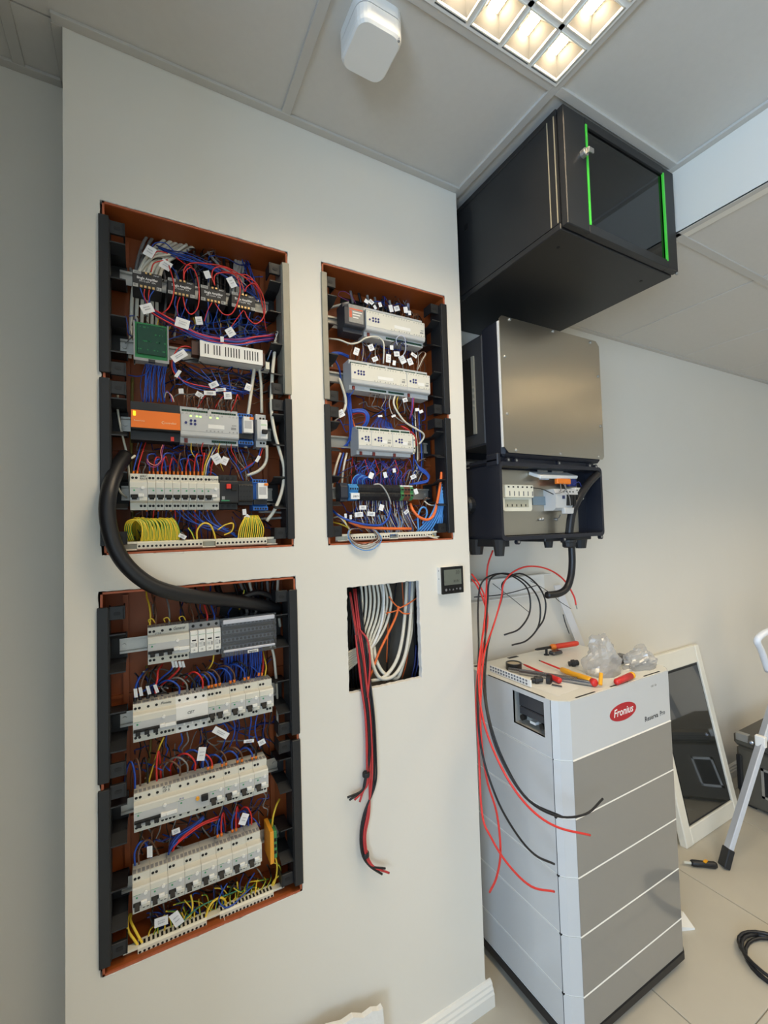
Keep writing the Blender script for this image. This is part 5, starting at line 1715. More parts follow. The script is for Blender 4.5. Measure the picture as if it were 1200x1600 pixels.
for i in range(3):
    wire('brown wire curling right of the eight-channel actuator', W_BROWN, 0.0014, [(640 + i * 4, 497, 1.195), (644 + i * 4, 490, 1.195), (650 + i * 2, 494, 1.2), (652, 502, 1.21)], 'brown curls right of the actuator')
wire('grey bar cable entering the small black device', W_LGREY, 0.004, [(514, 481, 1.225), (530, 477, 1.22), (545, 473, 1.215)], name='cable', cat='cable')
wire('cream cable waving between the first two rails', W_WHITE, 0.0026, [(514, 529, 1.22), (530, 531, 1.2), (547, 537, 1.185), (560, 535, 1.178), (572, 528, 1.172), (588, 526, 1.168), (598, 533, 1.168), (600, 545, 1.17), (599, 568, 1.185)], name='cable', cat='cable')
for i in range(22):
    x0 = 549 + i * 5.4
    y0 = 563 + i * 0.95
    wire('thin brown wire standing on the long white actuator', [W_BROWN, W_BLACK, W_BROWN, W_LGREY][i % 4], 0.0011, [(x0, y0, 1.185), (x0 + RW.uniform(-2, 2), y0 - 10, 1.185), (x0 + RW.uniform(-3, 3), y0 - 20, 1.195), (x0 + RW.uniform(-4, 4), y0 - 32, 1.215)], 'brown wires on the long actuator')
for i in range(3):
    wire('%s loop at the right end of the long actuator' % ('first brown', 'white', 'last brown')[i], [W_BROWN, W_WHITE, W_BROWN][i], 0.0013, [(650 + i * 3, 577, 1.19), (658 + i * 2, 562, 1.185), (664 + i, 553, 1.188), (660 - i, 550, 1.2), (650, 560, 1.21)], 'loops at the right of the long actuator')
for i in range(4):
    wire('dark wire curl between the white tags', W_DBLUE if i % 2 else W_BLACK, 0.0014, [(612 + i * 4, 552, 1.18), (609 + i * 6, 540, 1.175), (620 + i * 5, 533, 1.178), (631 + i * 2, 542, 1.185)], 'dark curls between the tags')
wire('clear bluish loop in front of the top actuator', mat('tube_pale', (198, 204, 226)), 0.0013, [(621, 540, 1.158), (619, 530, 1.158), (626, 524, 1.158), (633, 530, 1.158), (633, 550, 1.16), (624, 560, 1.165)])
GV = 'white tags in the ' + V
for (a, b, w, h, r, lb) in ((557, 549, 10, 15, -18, 'white printed tag above the left of the long actuator'), (580, 543, 11, 12, 25, 'folded white tag near the middle of the long actuator'), (586, 561, 12, 9, 28, 'white tag lying on the long actuator'),
                            (607, 560, 10, 17, -5, 'cream rolled tag above the long actuator'), (620, 553, 12, 10, 5, 'white tag in the middle of the tag cluster'), (629, 562, 13, 16, 30, 'large white tag in the tag cluster'),
                            (616, 567, 6, 10, -10, 'small white tag in the tag cluster'), (641, 565, 11, 14, 25, 'cream tag right of the tag cluster'), (647, 555, 14, 7, -30, 'tilted white tag right of the tag cluster'),
                            (612, 543, 7, 9, 0, 'narrow tag at the left of the tag cluster'), (633, 625, 10, 8, 20, 'white tag under the joined actuator'), (652, 640, 9, 6, 10, 'white tag left of the orange rib'), (658, 643, 9, 6, 25, 'white tag with blue mark by the right frame'),
                            (615, 650, 9, 4, 25, 'white sleeve on a grey wire'), (594, 650, 9, 4, 8, 'white sleeve on the dark wire'), (533, 646, 12, 13, 30, 'white tag near the left frame'),
                            (580, 743, 9, 12, -25, 'white tag above the black terminals'), (602, 742, 7, 11, 15, 'second white tag above the black terminals'), (646, 745, 12, 8, 25, 'white tag at the right of the wire loops'),
                            (650, 768, 8, 11, 20, 'white tag beside the right green terminal'), (567, 793, 14, 8, 0, 'white tag under the black terminals'), (561, 804, 16, 9, 4, 'wide cream tag under the blue terminals'),
                            (580, 803, 16, 8, -6, 'wide white tag under the black terminals'), (596, 793, 9, 12, -20, 'folded tag over the grey wire bundle'), (616, 735, 6, 8, 5, 'tiny white tag below the third rail'),
                            (540, 806, 4, 8, 0, 'small white tie at the lower left'), (548, 808, 4, 8, 0, 'second small white tie at the lower left'), (635, 800, 10, 7, 40, 'tilted white tag over the right wire bundle')):
    flag(a, b, 1.172, w, h, r, lb, GV)
# left side blue and white cables
for i in range(4):
    wire('blue wire folded behind the left of the second rail', W_BLUE, 0.0022, [(545, 556 + i, 1.215), (532, 551 + i, 1.212), (519, 551 + i, 1.21), (523, 562, 1.212), (530, 575 + i, 1.218), (534, 600, 1.235)], 'blue fold left of the second rail', jit=0.002)
wire('cream cable leaning below the second rail', W_WHITE, 0.0045, [(530, 592, 1.222), (535, 605, 1.21), (540, 625, 1.205), (537, 642, 1.205), (522, 657, 1.21)], name='cable', cat='cable', n=8)
wire('cream cable hidden behind the second rail', W_WHITE, 0.0035, [(514, 560, 1.235), (519, 573, 1.235)], name='cable', cat='cable')
for i in range(5):
    wire('blue wire falling behind the left of the third rail', W_BLUE, 0.002, [(540 + i, 595, 1.23), (542 + i * 1.5, 625, 1.21), (546 + i, 655, 1.205), (546 + i * 1.3, 680, 1.215), (542 - i * 2, 700, 1.23)], 'blue wires left of the third rail', jit=0.002)
wire('blue lead from the long actuator bus connector', W_BLUE, 0.0015, [(553, 605, 1.182), (551, 613, 1.182), (544, 621, 1.19)])
for i in range(6):
    wire('blue wire bent in the bow above the third rail', W_BLUE, 0.0019, [(549, 640 + i, 1.21), (560, 639 + i, 1.2), (570, 641 + i, 1.195), (577 - i, 650 + i, 1.192), (574 - i, 662, 1.195), (566 - i, 672, 1.21)], 'blue bow above the third rail', jit=0.001)
wire('orange wire inside the blue bow', W_RED, 0.0018, [(550, 648, 1.212), (562, 645, 1.205), (571, 650, 1.2), (568, 664, 1.205)])
wire('orange cable edge behind the blue wires', W_ORANGE, 0.0028, [(549, 645, 1.225), (552, 660, 1.222), (557, 675, 1.225)], name='cable', cat='cable')
for i in range(18):
    x0 = 577 + i * 3.4
    y0 = 676 + i * 0.7
    wire('thin blue wire fanning into the third rail device tops', W_BLUE if i % 3 else W_DBLUE, 0.0011, [(x0, y0, 1.185), (x0 + RW.uniform(-1, 2), y0 - 9, 1.182), (592 + (x0 - 592) * 0.55, y0 - 17, 1.19), (596 + (x0 - 592) * 0.35, y0 - 26, 1.205)], 'blue fan on the third rail')
for i in range(9):
    x0 = 580 + i * 7
    wire('thin wire hanging under the long white actuator', [W_BROWN, W_GREY, W_BLACK, W_LGREY][i % 4], 0.0011, [(x0, 612 + i, 1.185), (x0 + RW.uniform(-4, 2), 622 + i, 1.182), (x0 + RW.uniform(-6, 4), 634 + i, 1.19), (x0 + RW.uniform(0, 8), 640 + i, 1.21)], 'thin wires under the long actuator')
wire('cream cable swinging across to the right frame', W_WHITE, 0.003, [(618, 616, 1.185), (615, 630, 1.178), (622, 645, 1.175), (634, 660, 1.176), (650, 670, 1.18), (661, 677, 1.188), (662, 684, 1.195), (655, 694, 1.205)], name='cable', cat='cable')
wire('grey thin wire ending in a white sleeve', W_LGREY, 0.0016, [(611, 616, 1.185), (608, 630, 1.18), (612, 645, 1.178), (619, 652, 1.18), (630, 660, 1.19)])
wire('thin yellow wire beside the swinging cream cable', W_YELLOW, 0.0013, [(623, 617, 1.185), (620, 628, 1.182), (622, 640, 1.186)])
for i, (m_, nm) in enumerate(((W_PURPLE, 'purple'), (W_BLUE, 'blue'), (W_RED, 'red'))):
    wire('%s lead from the joined actuator bus connector' % nm, m_, 0.0018, [(644 + i * 1.6, 616, 1.182), (644 + i, 628, 1.182), (643 + i, 640, 1.19), (640, 655, 1.205)])
bundle(6, 'blue and black cable behind the right of the third rail', [W_BLUE, W_BLACK, W_WHITE, W_BROWN], 0.0024, [(650, 640, 1.225), (652, 670, 1.222), (654, 710, 1.222), (652, 750, 1.228)], [(14, 4)] * 4, 'cables behind the third rail', jit=0.002, name='cable', cat='cable')
bundle(4, 'red curl right of the third rail devices', [W_RED, W_DBLUE, W_RED], 0.002, [(630, 668, 1.205), (640, 672, 1.195), (646, 682, 1.195), (648, 694, 1.21)], [(6, 4)] * 4, 'red curls right of the third rail')
# below third rail
for i in range(6):
    wire('%s cable behind the left of the bottom rail' % ('left cream', 'blue', 'right cream', 'brown', 'red', 'black')[i], [W_WHITE, W_BLUE, W_WHITE, W_BROWN, W_RED, W_BLACK][i], (0.0036, 0.003, 0.0034, 0.002, 0.0018, 0.0018)[i], [(532 + i * 5, 708, 1.23), (526 + i * 6, 725, 1.22), (521 + i * 7, 745, 1.225), (518 + i * 8, 765, 1.235)], 'cables behind the bottom rail', name='cable', cat='cable')
for k in range(8):
    x0 = 570 + k * 2.2
    wire('blue wire of the coil above the black terminals', W_BLUE if k % 3 else W_LBLUE, 0.0018, [(550 + k * 3, 764, 1.2), (551 + k * 2.6, 750, 1.19), (558 + k * 2.6, 742 + k * 0.6, 1.188), (567 + k * 2, 742 + k, 1.192), (573 + k * 2, 752, 1.205)], 'blue coil above the black terminals')
for i in range(40):
    x0 = 563 + i * 1.75
    wire('thin blue wire between the third rail and the black terminals', [W_BLUE, W_DBLUE, W_PURPLE, W_BLUE, W_BLACK][i % 5], 0.0011, [(x0, 760, 1.2), (x0 + RW.uniform(-3, 3), 750, 1.194), (x0 + RW.uniform(-8, 8), 738, 1.19), (x0 + RW.uniform(-12, 10), 728, 1.195), (x0 + RW.uniform(-12, 12), 720, 1.21)], 'blue wires above the black terminals')
for i, x0 in enumerate((570, 586, 617)):
    for m_, nm, d in ((W_BLUE, 'blue', -6), (W_RED, 'red', 3)):
        wire('%s loop below the %s white device of the third rail' % (nm, ('left', 'middle', 'right')[i]), m_, 0.0011, [(x0, 718, 1.182), (x0 + d, 728, 1.18), (x0 + d * 2, 736, 1.184), (x0 + d * 0.5, 742, 1.192)])
wire('blue loop with reddish edge in front of the bottom devices', W_BLUE, 0.0012, [(562, 742, 1.178), (563, 733, 1.175), (574, 728, 1.174), (584, 733, 1.175), (586, 745, 1.178), (578, 752, 1.182)])
wire('thin brown wire crossing below the third rail', W_BROWN, 0.0011, [(578, 752, 1.176), (592, 740, 1.174), (605, 732, 1.174), (618, 727, 1.178), (632, 733, 1.184)])
for i in range(4):
    wire('blue wire looping to the right frame', W_BLUE, 0.002, [(640, 757, 1.19), (655, 753 + i, 1.185), (668, 750 + i, 1.183), (671 - i, 744, 1.183), (664 - i, 735 + i, 1.186), (654, 728 + i, 1.195), (648, 718, 1.205)], 'blue loops at the right frame', jit=0.001)
for i in range(8):
    wire('grey and blue tangle wire right of the black terminals', [W_BLUE, W_GREY, W_BLACK, W_LGREY][i % 4], 0.0014, [(630 + i * 3, 760, 1.205), (632 + i * 3.5, 745, 1.195), (640 + i * 3, 735, 1.195), (650 + i * 2, 742, 1.205)], 'tangle right of the black terminals', jit=0.004)
# below the terminals: loops of grey, blue and brown wire
for i in range(48):
    x0 = 553 + i * 1.75
    dx = RW.uniform(-6, 16)
    wire('thin grey or blue wire in the bundle under the black terminals', [W_GREY, W_BLUE, W_LGREY, W_BROWN, W_DBLUE, W_WHITE][i % 6], 0.0011, [(x0, 779, 1.205), (x0 + RW.uniform(-2, 2), 790, 1.196), (x0 + dx * 0.6, 808, 1.188 + RW.uniform(-.006, .008)), (x0 + dx + 4, 824, 1.19), (x0 + dx + 12, 834 + RW.uniform(-4, 2), 1.2)],
         'grey bundle under the terminals')
for i in range(9):
    wire('thin grey wire loop hanging at the bottom of the bundle', [W_GREY, W_LBLUE, W_BROWN, W_LGREY][i % 4], 0.0011, [(590 + i * 2, 805, 1.18), (596 + i * 2, 822, 1.176), (606 + i, 836, 1.176), (616 + i, 834, 1.178), (622 + i, 820, 1.182), (616 + i * 2, 806, 1.19)], 'grey loops at the bottom', jit=0.002)
for i in range(10):
    wire('thin mixed wire in the bundle below the brown terminals', [W_GREY, W_BLUE, W_BROWN, W_DBLUE, W_LGREY][i % 5], 0.0011, [(622 + i * 1.5, 782, 1.205), (628 + i, 797, 1.192), (636 + i * 0.8, 812, 1.186), (641 + i * 0.6, 826, 1.19), (636 + i, 836, 1.2)], 'mixed bundle below the brown terminals', jit=0.002)
for i in range(4):
    wire('thin grey-blue loop hanging out over the lower wall edge', [W_LBLUE, W_GREY, W_LGREY, W_BROWN][i], 0.0014, [(556 + i * 3, 826, 1.17), (546 + i, 828, 1.155), (544 + i, 838, 1.145), (552 + i, 852 - i * 2, 1.14), (570, 860 - i * 3, 1.138), (586 - i, 856 - i * 4, 1.14), (596 - i * 2, 843 - i, 1.15), (588 - i, 830, 1.165), (572, 824, 1.175)],
         'loops hanging over the wall edge')
wire('dark blue cable sweeping along the bottom of the ' + V, W_BLUE, 0.0034, [(519, 797, 1.195), (530, 806, 1.18), (550, 815, 1.17), (575, 820, 1.165), (595, 820, 1.166), (606, 810, 1.172), (610, 795, 1.18)], name='cable', cat='cable', n=8)
wire('twisted white and blue wire over the black terminals', W_LGREY, 0.0022, [(584, 757, 1.165), (594, 757, 1.162), (602, 766, 1.16), (608, 778, 1.16), (611, 788, 1.165)])
wire('orange tube lying across the bottom of the ' + V, W_ORANGE, 0.0042, [(545, 815, 1.185), (562, 822, 1.175), (585, 825, 1.168), (610, 826, 1.166), (642, 826, 1.17)], name='cable', cat='cable', n=8)
wire('orange tube curving up along the right frame', W_ORANGE, 0.0045, [(641, 787, 1.2), (645, 797, 1.185), (655, 808, 1.175), (668, 812, 1.17), (678, 804, 1.168), (684, 780, 1.166), (688, 755, 1.168), (690, 738, 1.172)], name='cable', cat='cable', n=8)
for i in range(6):
    wire('light blue cable bent along the right frame', W_LBLUE, 0.003, [(650 + i * 5, 832, 1.19), (662 + i * 4, 820, 1.18), (674 + i * 3, 804, 1.172), (684 + i * 1.6, 780 + i * 2, 1.168), (690 + i * 0.5, 756 + i * 5, 1.17)], 'light blue cables at the right frame', name='cable', cat='cable')
wire('light blue cable loop at the lower right', W_LBLUE, 0.003, [(654, 830, 1.182), (653, 808, 1.178), (658, 794, 1.178), (665, 794, 1.178), (667, 804, 1.178), (660, 818, 1.18)], name='cable', cat='cable')
for i in range(3):
    wire('light blue cable standing against the right frame', W_LBLUE, 0.0032, [(683 + i * 3, 832 - i * 2, 1.185), (687 + i * 3, 805, 1.172), (691 + i * 2, 785, 1.168), (689 + i * 3, 770 + i * 5, 1.172)], 'standing light blue cables', name='cable', cat='cable')
wire('thin white cable curving behind the right light blue cables', W_WHITE, 0.0022, [(663, 783, 1.21), (672, 789, 1.2), (688, 790, 1.19), (698, 798, 1.185), (698, 806, 1.185), (692, 814, 1.19)], name='cable', cat='cable')
wire('thin yellow cable lying on the right earth bar', W_YELLOW, 0.002, [(630, 836, 1.172), (645, 834, 1.17), (662, 835, 1.17), (678, 838, 1.172)])
wire('white strap lying over the right earth bar', W_WHITE, 0.0028, [(660, 834, 1.17), (670, 838, 1.165), (684, 842, 1.163)])
bundle(4, 'yellow and white stub at the lower left of the ' + V, [W_YELLOW, W_WHITE, W_BROWN], 0.0022, [(521, 810, 1.21), (530, 810, 1.195), (540, 818, 1.188), (546, 828, 1.185)], [(0, 14), (0, 14), (4, 12), (6, 8)], 'stubs at the lower left')
wire('black cable beside the orange tube start', W_BLACK, 0.0018, [(640, 785, 1.195), (630, 792, 1.185), (625, 802, 1.182), (626, 812, 1.185)])

# ---------------------------------------------------------------- square opening with hanging cables
Q = 'square wall opening'
for i in range(8):
    x0 = 562 + i * 5.5
    wire('%s cream cable from the left curving behind the square wall opening' % ORD[i], W_WHITE, 0.0042, [(x0 + (2 if i else 0), 900, 1.235), (x0 + 4 + i, 935, 1.225), (x0 + 2 + i * 0.6, 965, 1.22), (x0 - 4, 990, 1.215), (563 + i * 2.2, 1008 + i, 1.215), (540, 1022 + i * 4, 1.22)], 'curving cream cables', name='cable', cat='cable')
wire('bright white cable among the curving cream cables', WHITE, 0.0042, [(597, 900, 1.225), (600, 935, 1.212), (597, 970, 1.208), (587, 1000, 1.206), (575, 1018, 1.21), (560, 1030, 1.22)], name='cable', cat='cable')
for i, (a, b) in enumerate(((1.2, 641), (1.205, 634), (1.21, 646))):
    wire('%s cream cable hanging in a U in the %s' % (('front', 'middle', 'rear')[i], Q), W_WHITE, 0.0056, [(b + (4, 4, 2)[i], 905, a + 0.02), (b + 2 - i * 2, 945, a), (b - 2 - i, 990, a - 0.006), (b - 10 - i * 3, 1030 + i * 3, a - 0.008), (b - 26, 1056 + i * 2, a - 0.006), (b - 46, 1060 - i * 4, a - 0.002), (b - 58, 1040 - i * 4, a), (b - 62, 1010, a + 0.01)] if i != 1 else
         [(636, 905, 1.225), (634, 945, 1.212), (628, 1000, 1.205), (618, 1035, 1.2), (600, 1058, 1.2), (580, 1064, 1.205)], name='cable', cat='cable', n=8)
wire('pale blue-white conduit at the top of the ' + Q, mat('tube_pale', (198, 204, 226)), 0.0075, [(640, 905, 1.24), (639, 930, 1.235), (637, 960, 1.23)], name='cable', cat='cable', n=8)
# orange tube ending in a star of strips
to = thing('orange_strap', 'orange strap tied in a star inside the ' + Q, 'strap', P(608, 990, 1.2))
for i, pts in enumerate(([(623, 947, 1.195), (618, 965, 1.195), (604, 995, 1.195), (592, 1020, 1.198), (578, 1058, 1.205)], [(623, 950, 1.195), (615, 942, 1.192), (608, 932, 1.195)], [(622, 951, 1.195), (635, 945, 1.19), (652, 934, 1.19)],
                         [(622, 953, 1.195), (613, 956, 1.2), (603, 958, 1.205)], [(623, 953, 1.195), (632, 959, 1.192), (645, 958, 1.2)])):
    MB().tube(spline([P(*q) for q in pts], 5), 0.0036 if i == 0 else 0.0022, 6).build('strap_tail' if i else 'strap_body', W_ORANGE, to, smooth=True)
wire('thin orange cable standing behind the star strap', W_ORANGE, 0.002, [(628, 905, 1.26), (630, 935, 1.255), (632, 965, 1.255)])
wire('second orange cable behind the U shaped cables', W_ORANGE, 0.0022, [(605, 940, 1.27), (606, 980, 1.265), (604, 1035, 1.265)])
wire('third orange cable at the right behind the white cables', W_ORANGE, 0.002, [(640, 985, 1.25), (636, 1030, 1.245), (628, 1060, 1.245)])
wire('black cable hanging at the back of the ' + Q, W_BLACK, 0.0028, [(620, 905, 1.28), (612, 970, 1.275), (606, 1030, 1.27), (604, 1065, 1.27)], name='cable', cat='cable')
bundle(3, 'dark blue cable at the right edge of the ' + Q, W_DBLUE, 0.003, [(655, 1010, 1.24), (652, 1040, 1.235), (646, 1070, 1.23)], [(10, 4)] * 3, 'dark blue cables in the opening', name='cable', cat='cable')
bundle(8, 'black cable at the dark left side of the ' + Q, W_BLACK, 0.0045, [(556, 900, 1.262), (558, 950, 1.26), (556, 1010, 1.26), (560, 1075, 1.262)], [(34, 0)] * 4, 'black cables in the opening', name='cable', cat='cable')
bundle(4, 'black cable at the dark right side of the ' + Q, W_BLACK, 0.005, [(653, 905, 1.275), (655, 960, 1.27), (656, 1010, 1.27), (657, 1060, 1.27)], [(14, 0)] * 4, 'black cables right in the opening', name='cable', cat='cable')
# hanging red and black solar cables
RC = mat('solar_red', (190, 56, 56), 0.45)
HB = [(545, 925, 1.22), (553, 975, 1.2), (560, 1025, 1.175), (566, 1075, 1.145), (572, 1120, 1.136), (574, 1180, 1.134), (572, 1225, 1.134)]
ends1 = [(W_BLACK, (543, 1246)), (W_BLACK, (546, 1250)), (RC, (554, 1250)), (RC, (562, 1253))]
for i, (m_, e) in enumerate(ends1):
    nm = ('leftmost black', 'second black', 'left red', 'right red')[i]
    off = (i - 1.5) * 1.8
    wire('%s solar cable of the short bundle ending mid wall' % nm, m_, 0.0029, [(a + off + (5 if m_ is W_BLACK else -2) * (1 if b > 1000 else 0.3), b, c + 0.003 * (i % 2)) for a, b, c in HB[:-1]] + [(572 + off, 1222, 1.134), (566 + off * 0.5, 1236, 1.133), (e[0], e[1], 1.13)], name='cable', cat='cable', n=8)
HB2 = [(557, 920, 1.225), (563, 975, 1.2), (570, 1025, 1.178), (575, 1075, 1.148), (580, 1120, 1.138), (583, 1180, 1.136), (582, 1225, 1.134), (573, 1270, 1.132), (567, 1305, 1.13), (570, 1335, 1.128)]
ends2 = [(W_BLACK, (597, 1366)), (W_BLACK, (602, 1357)), (RC, (608, 1364)), (RC, (598, 1361))]
for i, (m_, e) in enumerate(ends2):
    nm = ('lower black', 'upper black', 'longest red', 'shorter red')[i]
    off = (i - 1.5) * 2.0
    wire('%s solar cable of the long bundle ending low' % nm, m_, 0.0029, [(a + off * (1.3 if b > 1240 else -1.5), b, c + 0.003 * (i % 2)) for a, b, c in HB2] + [(580 + off * 0.8, 1353, 1.127), (e[0], e[1], 1.122)], name='cable', cat='cable', n=8)
wire('red cable bowing right of the hanging bundles in the ' + Q, RC, 0.003, [(563, 985, 1.19), (574, 1000, 1.18), (578, 1030, 1.17), (577, 1060, 1.155), (574, 1090, 1.14)], name='cable', cat='cable')
for k, (a, b) in enumerate(((572, 1210), (571, 1335))):
    c = P(a, b, 1.133)
    o = MB().lathe(c - Vector((0, 0, 0.006)), (0, 0, 1), [(0.0095, 0), (0.0105, 0.002), (0.0105, 0.010), (0.0095, 0.012)], 12).build('tape_wrap', BLACK)
    tag(o, 'black tape wrapped around the %s hanging cable bundle' % ('short', 'long')[k], 'tape')
# ================================================================== THERMOSTAT ON THE PIER
t = thing('room_thermostat', 'white thermostat with black glass face on the wall beside the corner', 'thermostat', (0.857, YW, 1.308))
MB().rrect(0.817, 0.902, 1.309, 1.394, 0.003, 1.132, YW).build('housing', WHITE, t)
MB().rrect(0.8185, 0.9025, 1.3095, 1.3935, 0.002, 1.127, 1.1325).build('glass_face', mat('black_glass', (16, 16, 18), 0.08, spec=0.6), t)
MB().box(0.8275, 0.8945, 1.1262, 1.1272, 1.337, 1.385).build('screen', mat('lcd_grey', (104, 108, 98), 0.25), t)
DG = mat('lcd_digit', (58, 60, 50), 0.5)
text('30', 0.018, DG, t, (0.872, 1.126, 1.374), name='digits', sx=0.85)
text("RUN", 0.012, DG, t, (0.863, 1.126, 1.3475), name='digits', sx=0.9)
text('-', 0.012, DG, t, (0.830, 1.126, 1.3475), name='digits')
IC = mat('icon_grey', (110, 110, 112), 0.5)
for i in range(5):
    x = 0.8335 + i * 0.0138
    b = MB()
    if i in (0, 4):
        b.lathe((x, 1.1268, 1.3225), (0, -1, 0), [(0.0042, 0), (0.0042, 0.0006)], 12)
    elif i == 2:
        b.prism([(x - 0.0035, 1.3195), (x + 0.0035, 1.3195), (x, 1.3255)], 'y', 1.1262, 1.1272)
    elif i == 3:
        b.prism([(x - 0.0035, 1.3255), (x + 0.0035, 1.3255), (x, 1.3195)], 'y', 1.1262, 1.1272)
    else:
        b.prism([(x - 0.0025, 1.3225), (x, 1.319), (x + 0.0025, 1.3225), (x, 1.326)], 'y', 1.1262, 1.1272)
    b.build('touch_icon', IC, t)
for zz in (1.382, 1.357):
    MB().cyl((0.8172, 1.140, zz), (0.8164, 1.140, zz), 0.0022, n=8).build('side_vent', DEVG2, t)

# ================================================================== BLACK NETWORK CABINET
CX0, CX1, CY0, CY1, CZ0, CZ1 = 0.987, 1.511, 0.748, 1.372, 2.303, 2.636
CAB = mat('cabinet_black', (32, 32, 33), 0.45, var=0.06, scale=8, bump=0.05, bscale=900)
t = thing('network_cabinet', 'black wall network cabinet with smoked glass door under the ceiling', 'cabinet', ((CX0 + CX1) / 2, (CY0 + CY1) / 2, CZ0))
b = MB()
b.box(CX0, CX1, CY0 + 0.022, CY1, CZ0, CZ0 + 0.018, 0.002)
b.box(CX0, CX1, CY0 + 0.022, CY1, CZ1 - 0.018, CZ1, 0.002)
b.box(CX0, CX1, CY1 - 0.003, CY1, CZ0, CZ1)
for xx in (CX0, CX1 - 0.025):
    for yy in (CY0 + 0.022, CY1 - 0.03):
        b.box(xx, xx + 0.025, yy, yy + 0.028, CZ0 + 0.018, CZ1 - 0.018)
b.build('carcass', CAB, t)
for k, xx in enumerate((CX0 + 0.0015, CX1 - 0.0035)):
    s = MB().box(xx, xx + 0.002, CY0 + 0.055, CY1 - 0.032, CZ0 + 0.020, CZ1 - 0.020).build('side_panel', CAB, t)
    if k == 0:
        MB().box(xx - 0.0012, xx + 0.0005, 1.14, 1.158, CZ1 - 0.10, CZ1 - 0.082).build('side_lock', BLACK2, s)
        for (yy, zz) in ((1.328, CZ0 + 0.16), (1.335, CZ0 + 0.07)):
            MB().cyl((xx, yy, zz), (xx - 0.003, yy, zz), 0.003, n=8).build('screw', STEEL, s)
BR_ = mat('pale_edge_strip', (176, 166, 140), 0.4, metal=0.3)
for yy in (CY0 + 0.028, CY0 + 0.050):
    MB().box(CX0 - 0.0012, CX0 + 0.001, yy, yy + 0.0028, CZ0 + 0.02, CZ1 - 0.018).build('edge_strip', BR_, t)
# door: solid stiles, glass pane, green protective strips, lock
d = MB()
gx0, gx1, gz0, gz1 = 1.078, 1.452, CZ0 + 0.030, CZ1 - 0.028
d.box(CX0 + 0.002, gx0, CY0, CY0 + 0.02, CZ0 + 0.004, CZ1 - 0.004, 0.002)
d.box(gx1, CX1 - 0.002, CY0, CY0 + 0.02, CZ0 + 0.004, CZ1 - 0.004, 0.002)
d.box(gx0, gx1, CY0, CY0 + 0.02, CZ0 + 0.004, gz0, 0.001)
d.box(gx0, gx1, CY0, CY0 + 0.02, gz1, CZ1 - 0.004, 0.001)
door = d.build('door', CAB, t)
SMOKE = glass_mat('smoked_glass', (146, 150, 160), gloss=0.015, rough=0.03)
MB().box(gx0, gx1, CY0 + 0.006, CY0 + 0.010, gz0, gz1).build('glass_pane', SMOKE, door)
GRN = mat('green_film_strip', (84, 222, 70), 0.4, var=0.05)
for xx in (gx0, gx1 - 0.004):
    MB().box(xx, xx + 0.006, CY0 - 0.0015, CY0 + 0.004, gz0 - 0.004, gz1 + 0.004).build('green_strip', GRN, door)
lk = MB()
lz = CZ0 + 0.215
lk.lathe((gx0 - 0.018, CY0, lz), (0, -1, 0), [(0.011, 0), (0.011, 0.012), (0.009, 0.014)], 14)
lk.box(gx0 - 0.020, gx0 - 0.016, CY0 - 0.022, CY0 - 0.012, lz - 0.008, lz + 0.008, 0.001)
lk.box(gx0 - 0.016, gx0 + 0.006, CY0 - 0.020, CY0 - 0.014, lz - 0.002, lz + 0.012, 0.002)
lk.build('lock', STEEL, door)
# inside: rack posts
for xx in (CX0 + 0.03, CX1 - 0.05):
    MB().box(xx, xx + 0.02, CY0 + 0.10, CY0 + 0.13, CZ0 + 0.018, CZ1 - 0.018).build('rack_post', CAB, t)
for (xx, yy) in ((CX0 + 0.06, CY0 + 0.08), (CX1 - 0.07, CY0 + 0.08)):
    MB().cyl((xx, yy, CZ0 + 0.001), (xx, yy, CZ0 - 0.001), 0.005, n=10).build('bottom_hole', BLACK2, t)
for (xx, yy) in ((CX1 - 0.004, CY0 + 0.004), (CX0 + 0.004, CY1 - 0.02)):
    MB().cyl((xx, yy, CZ0 - 0.002), (xx, yy, CZ0 + 0.014), 0.004, n=8).build('hinge_pin', STEEL, t)

# ================================================================== WALL INVERTER
INV = mat('inverter_navy_black', (28, 31, 41), 0.5, var=0.06, scale=10, bump=0.06, bscale=700)
YF = 1.065          # face of the steel plate
ix0, ix1 = 1.042, 1.553
pz0, pz1 = 1.757, 2.213
t = thing('wall_inverter', 'dark wall inverter with brushed steel cover and open wiring box', 'inverter', ((ix0 + ix1) / 2, 1.2, 1.46))
b = MB()
b.box(ix0 + 0.004, ix1 - 0.004, YF + 0.010, YF + 0.10, pz0 - 0.012, pz1 - 0.006, 0.01)
b.build('power_unit', INV, t)
hs = MB().box(ix0 + 0.012, ix1 - 0.012, YF + 0.10, YB - 0.045, pz0 + 0.045, pz1 - 0.02, 0.006).build('heat_sink', mat('heat_sink_grey', (58, 58, 60), 0.5, var=0.1), t)
v = MB()
v.box(ix0 + 0.009, ix0 + 0.0125, YF + 0.155, YF + 0.205, pz0 + 0.09, pz1 - 0.085)
v.build('side_vent', BLACK2, hs)
vb = MB()
vb.box(ix0 + 0.006, ix0 + 0.0125, YF + 0.143, YF + 0.156, pz0 + 0.09, pz1 - 0.085)
vb.build('vent_bar', mat('vent_bar_grey', (140, 138, 126), 0.5), hs)
for k in range(4):
    MB().lathe((ix0 + 0.008, YF + 0.149, pz0 + 0.19 + k * 0.022), (-1, 0, 0), [(0.006, 0), (0.006, 0.003), (0.003, 0.005)], 10).build('vent_stud', MATS['vent_bar_grey'], hs)
wb_ = MB()
wb_.box(ix0 + 0.02, ix1 - 0.02, YB - 0.045, YB - 0.002, pz0 + 0.02, pz1 - 0.05)
wb_.box(ix0 + 0.004, ix0 + 0.03, YB - 0.06, YB - 0.03, pz0 + 0.05, pz0 + 0.12)
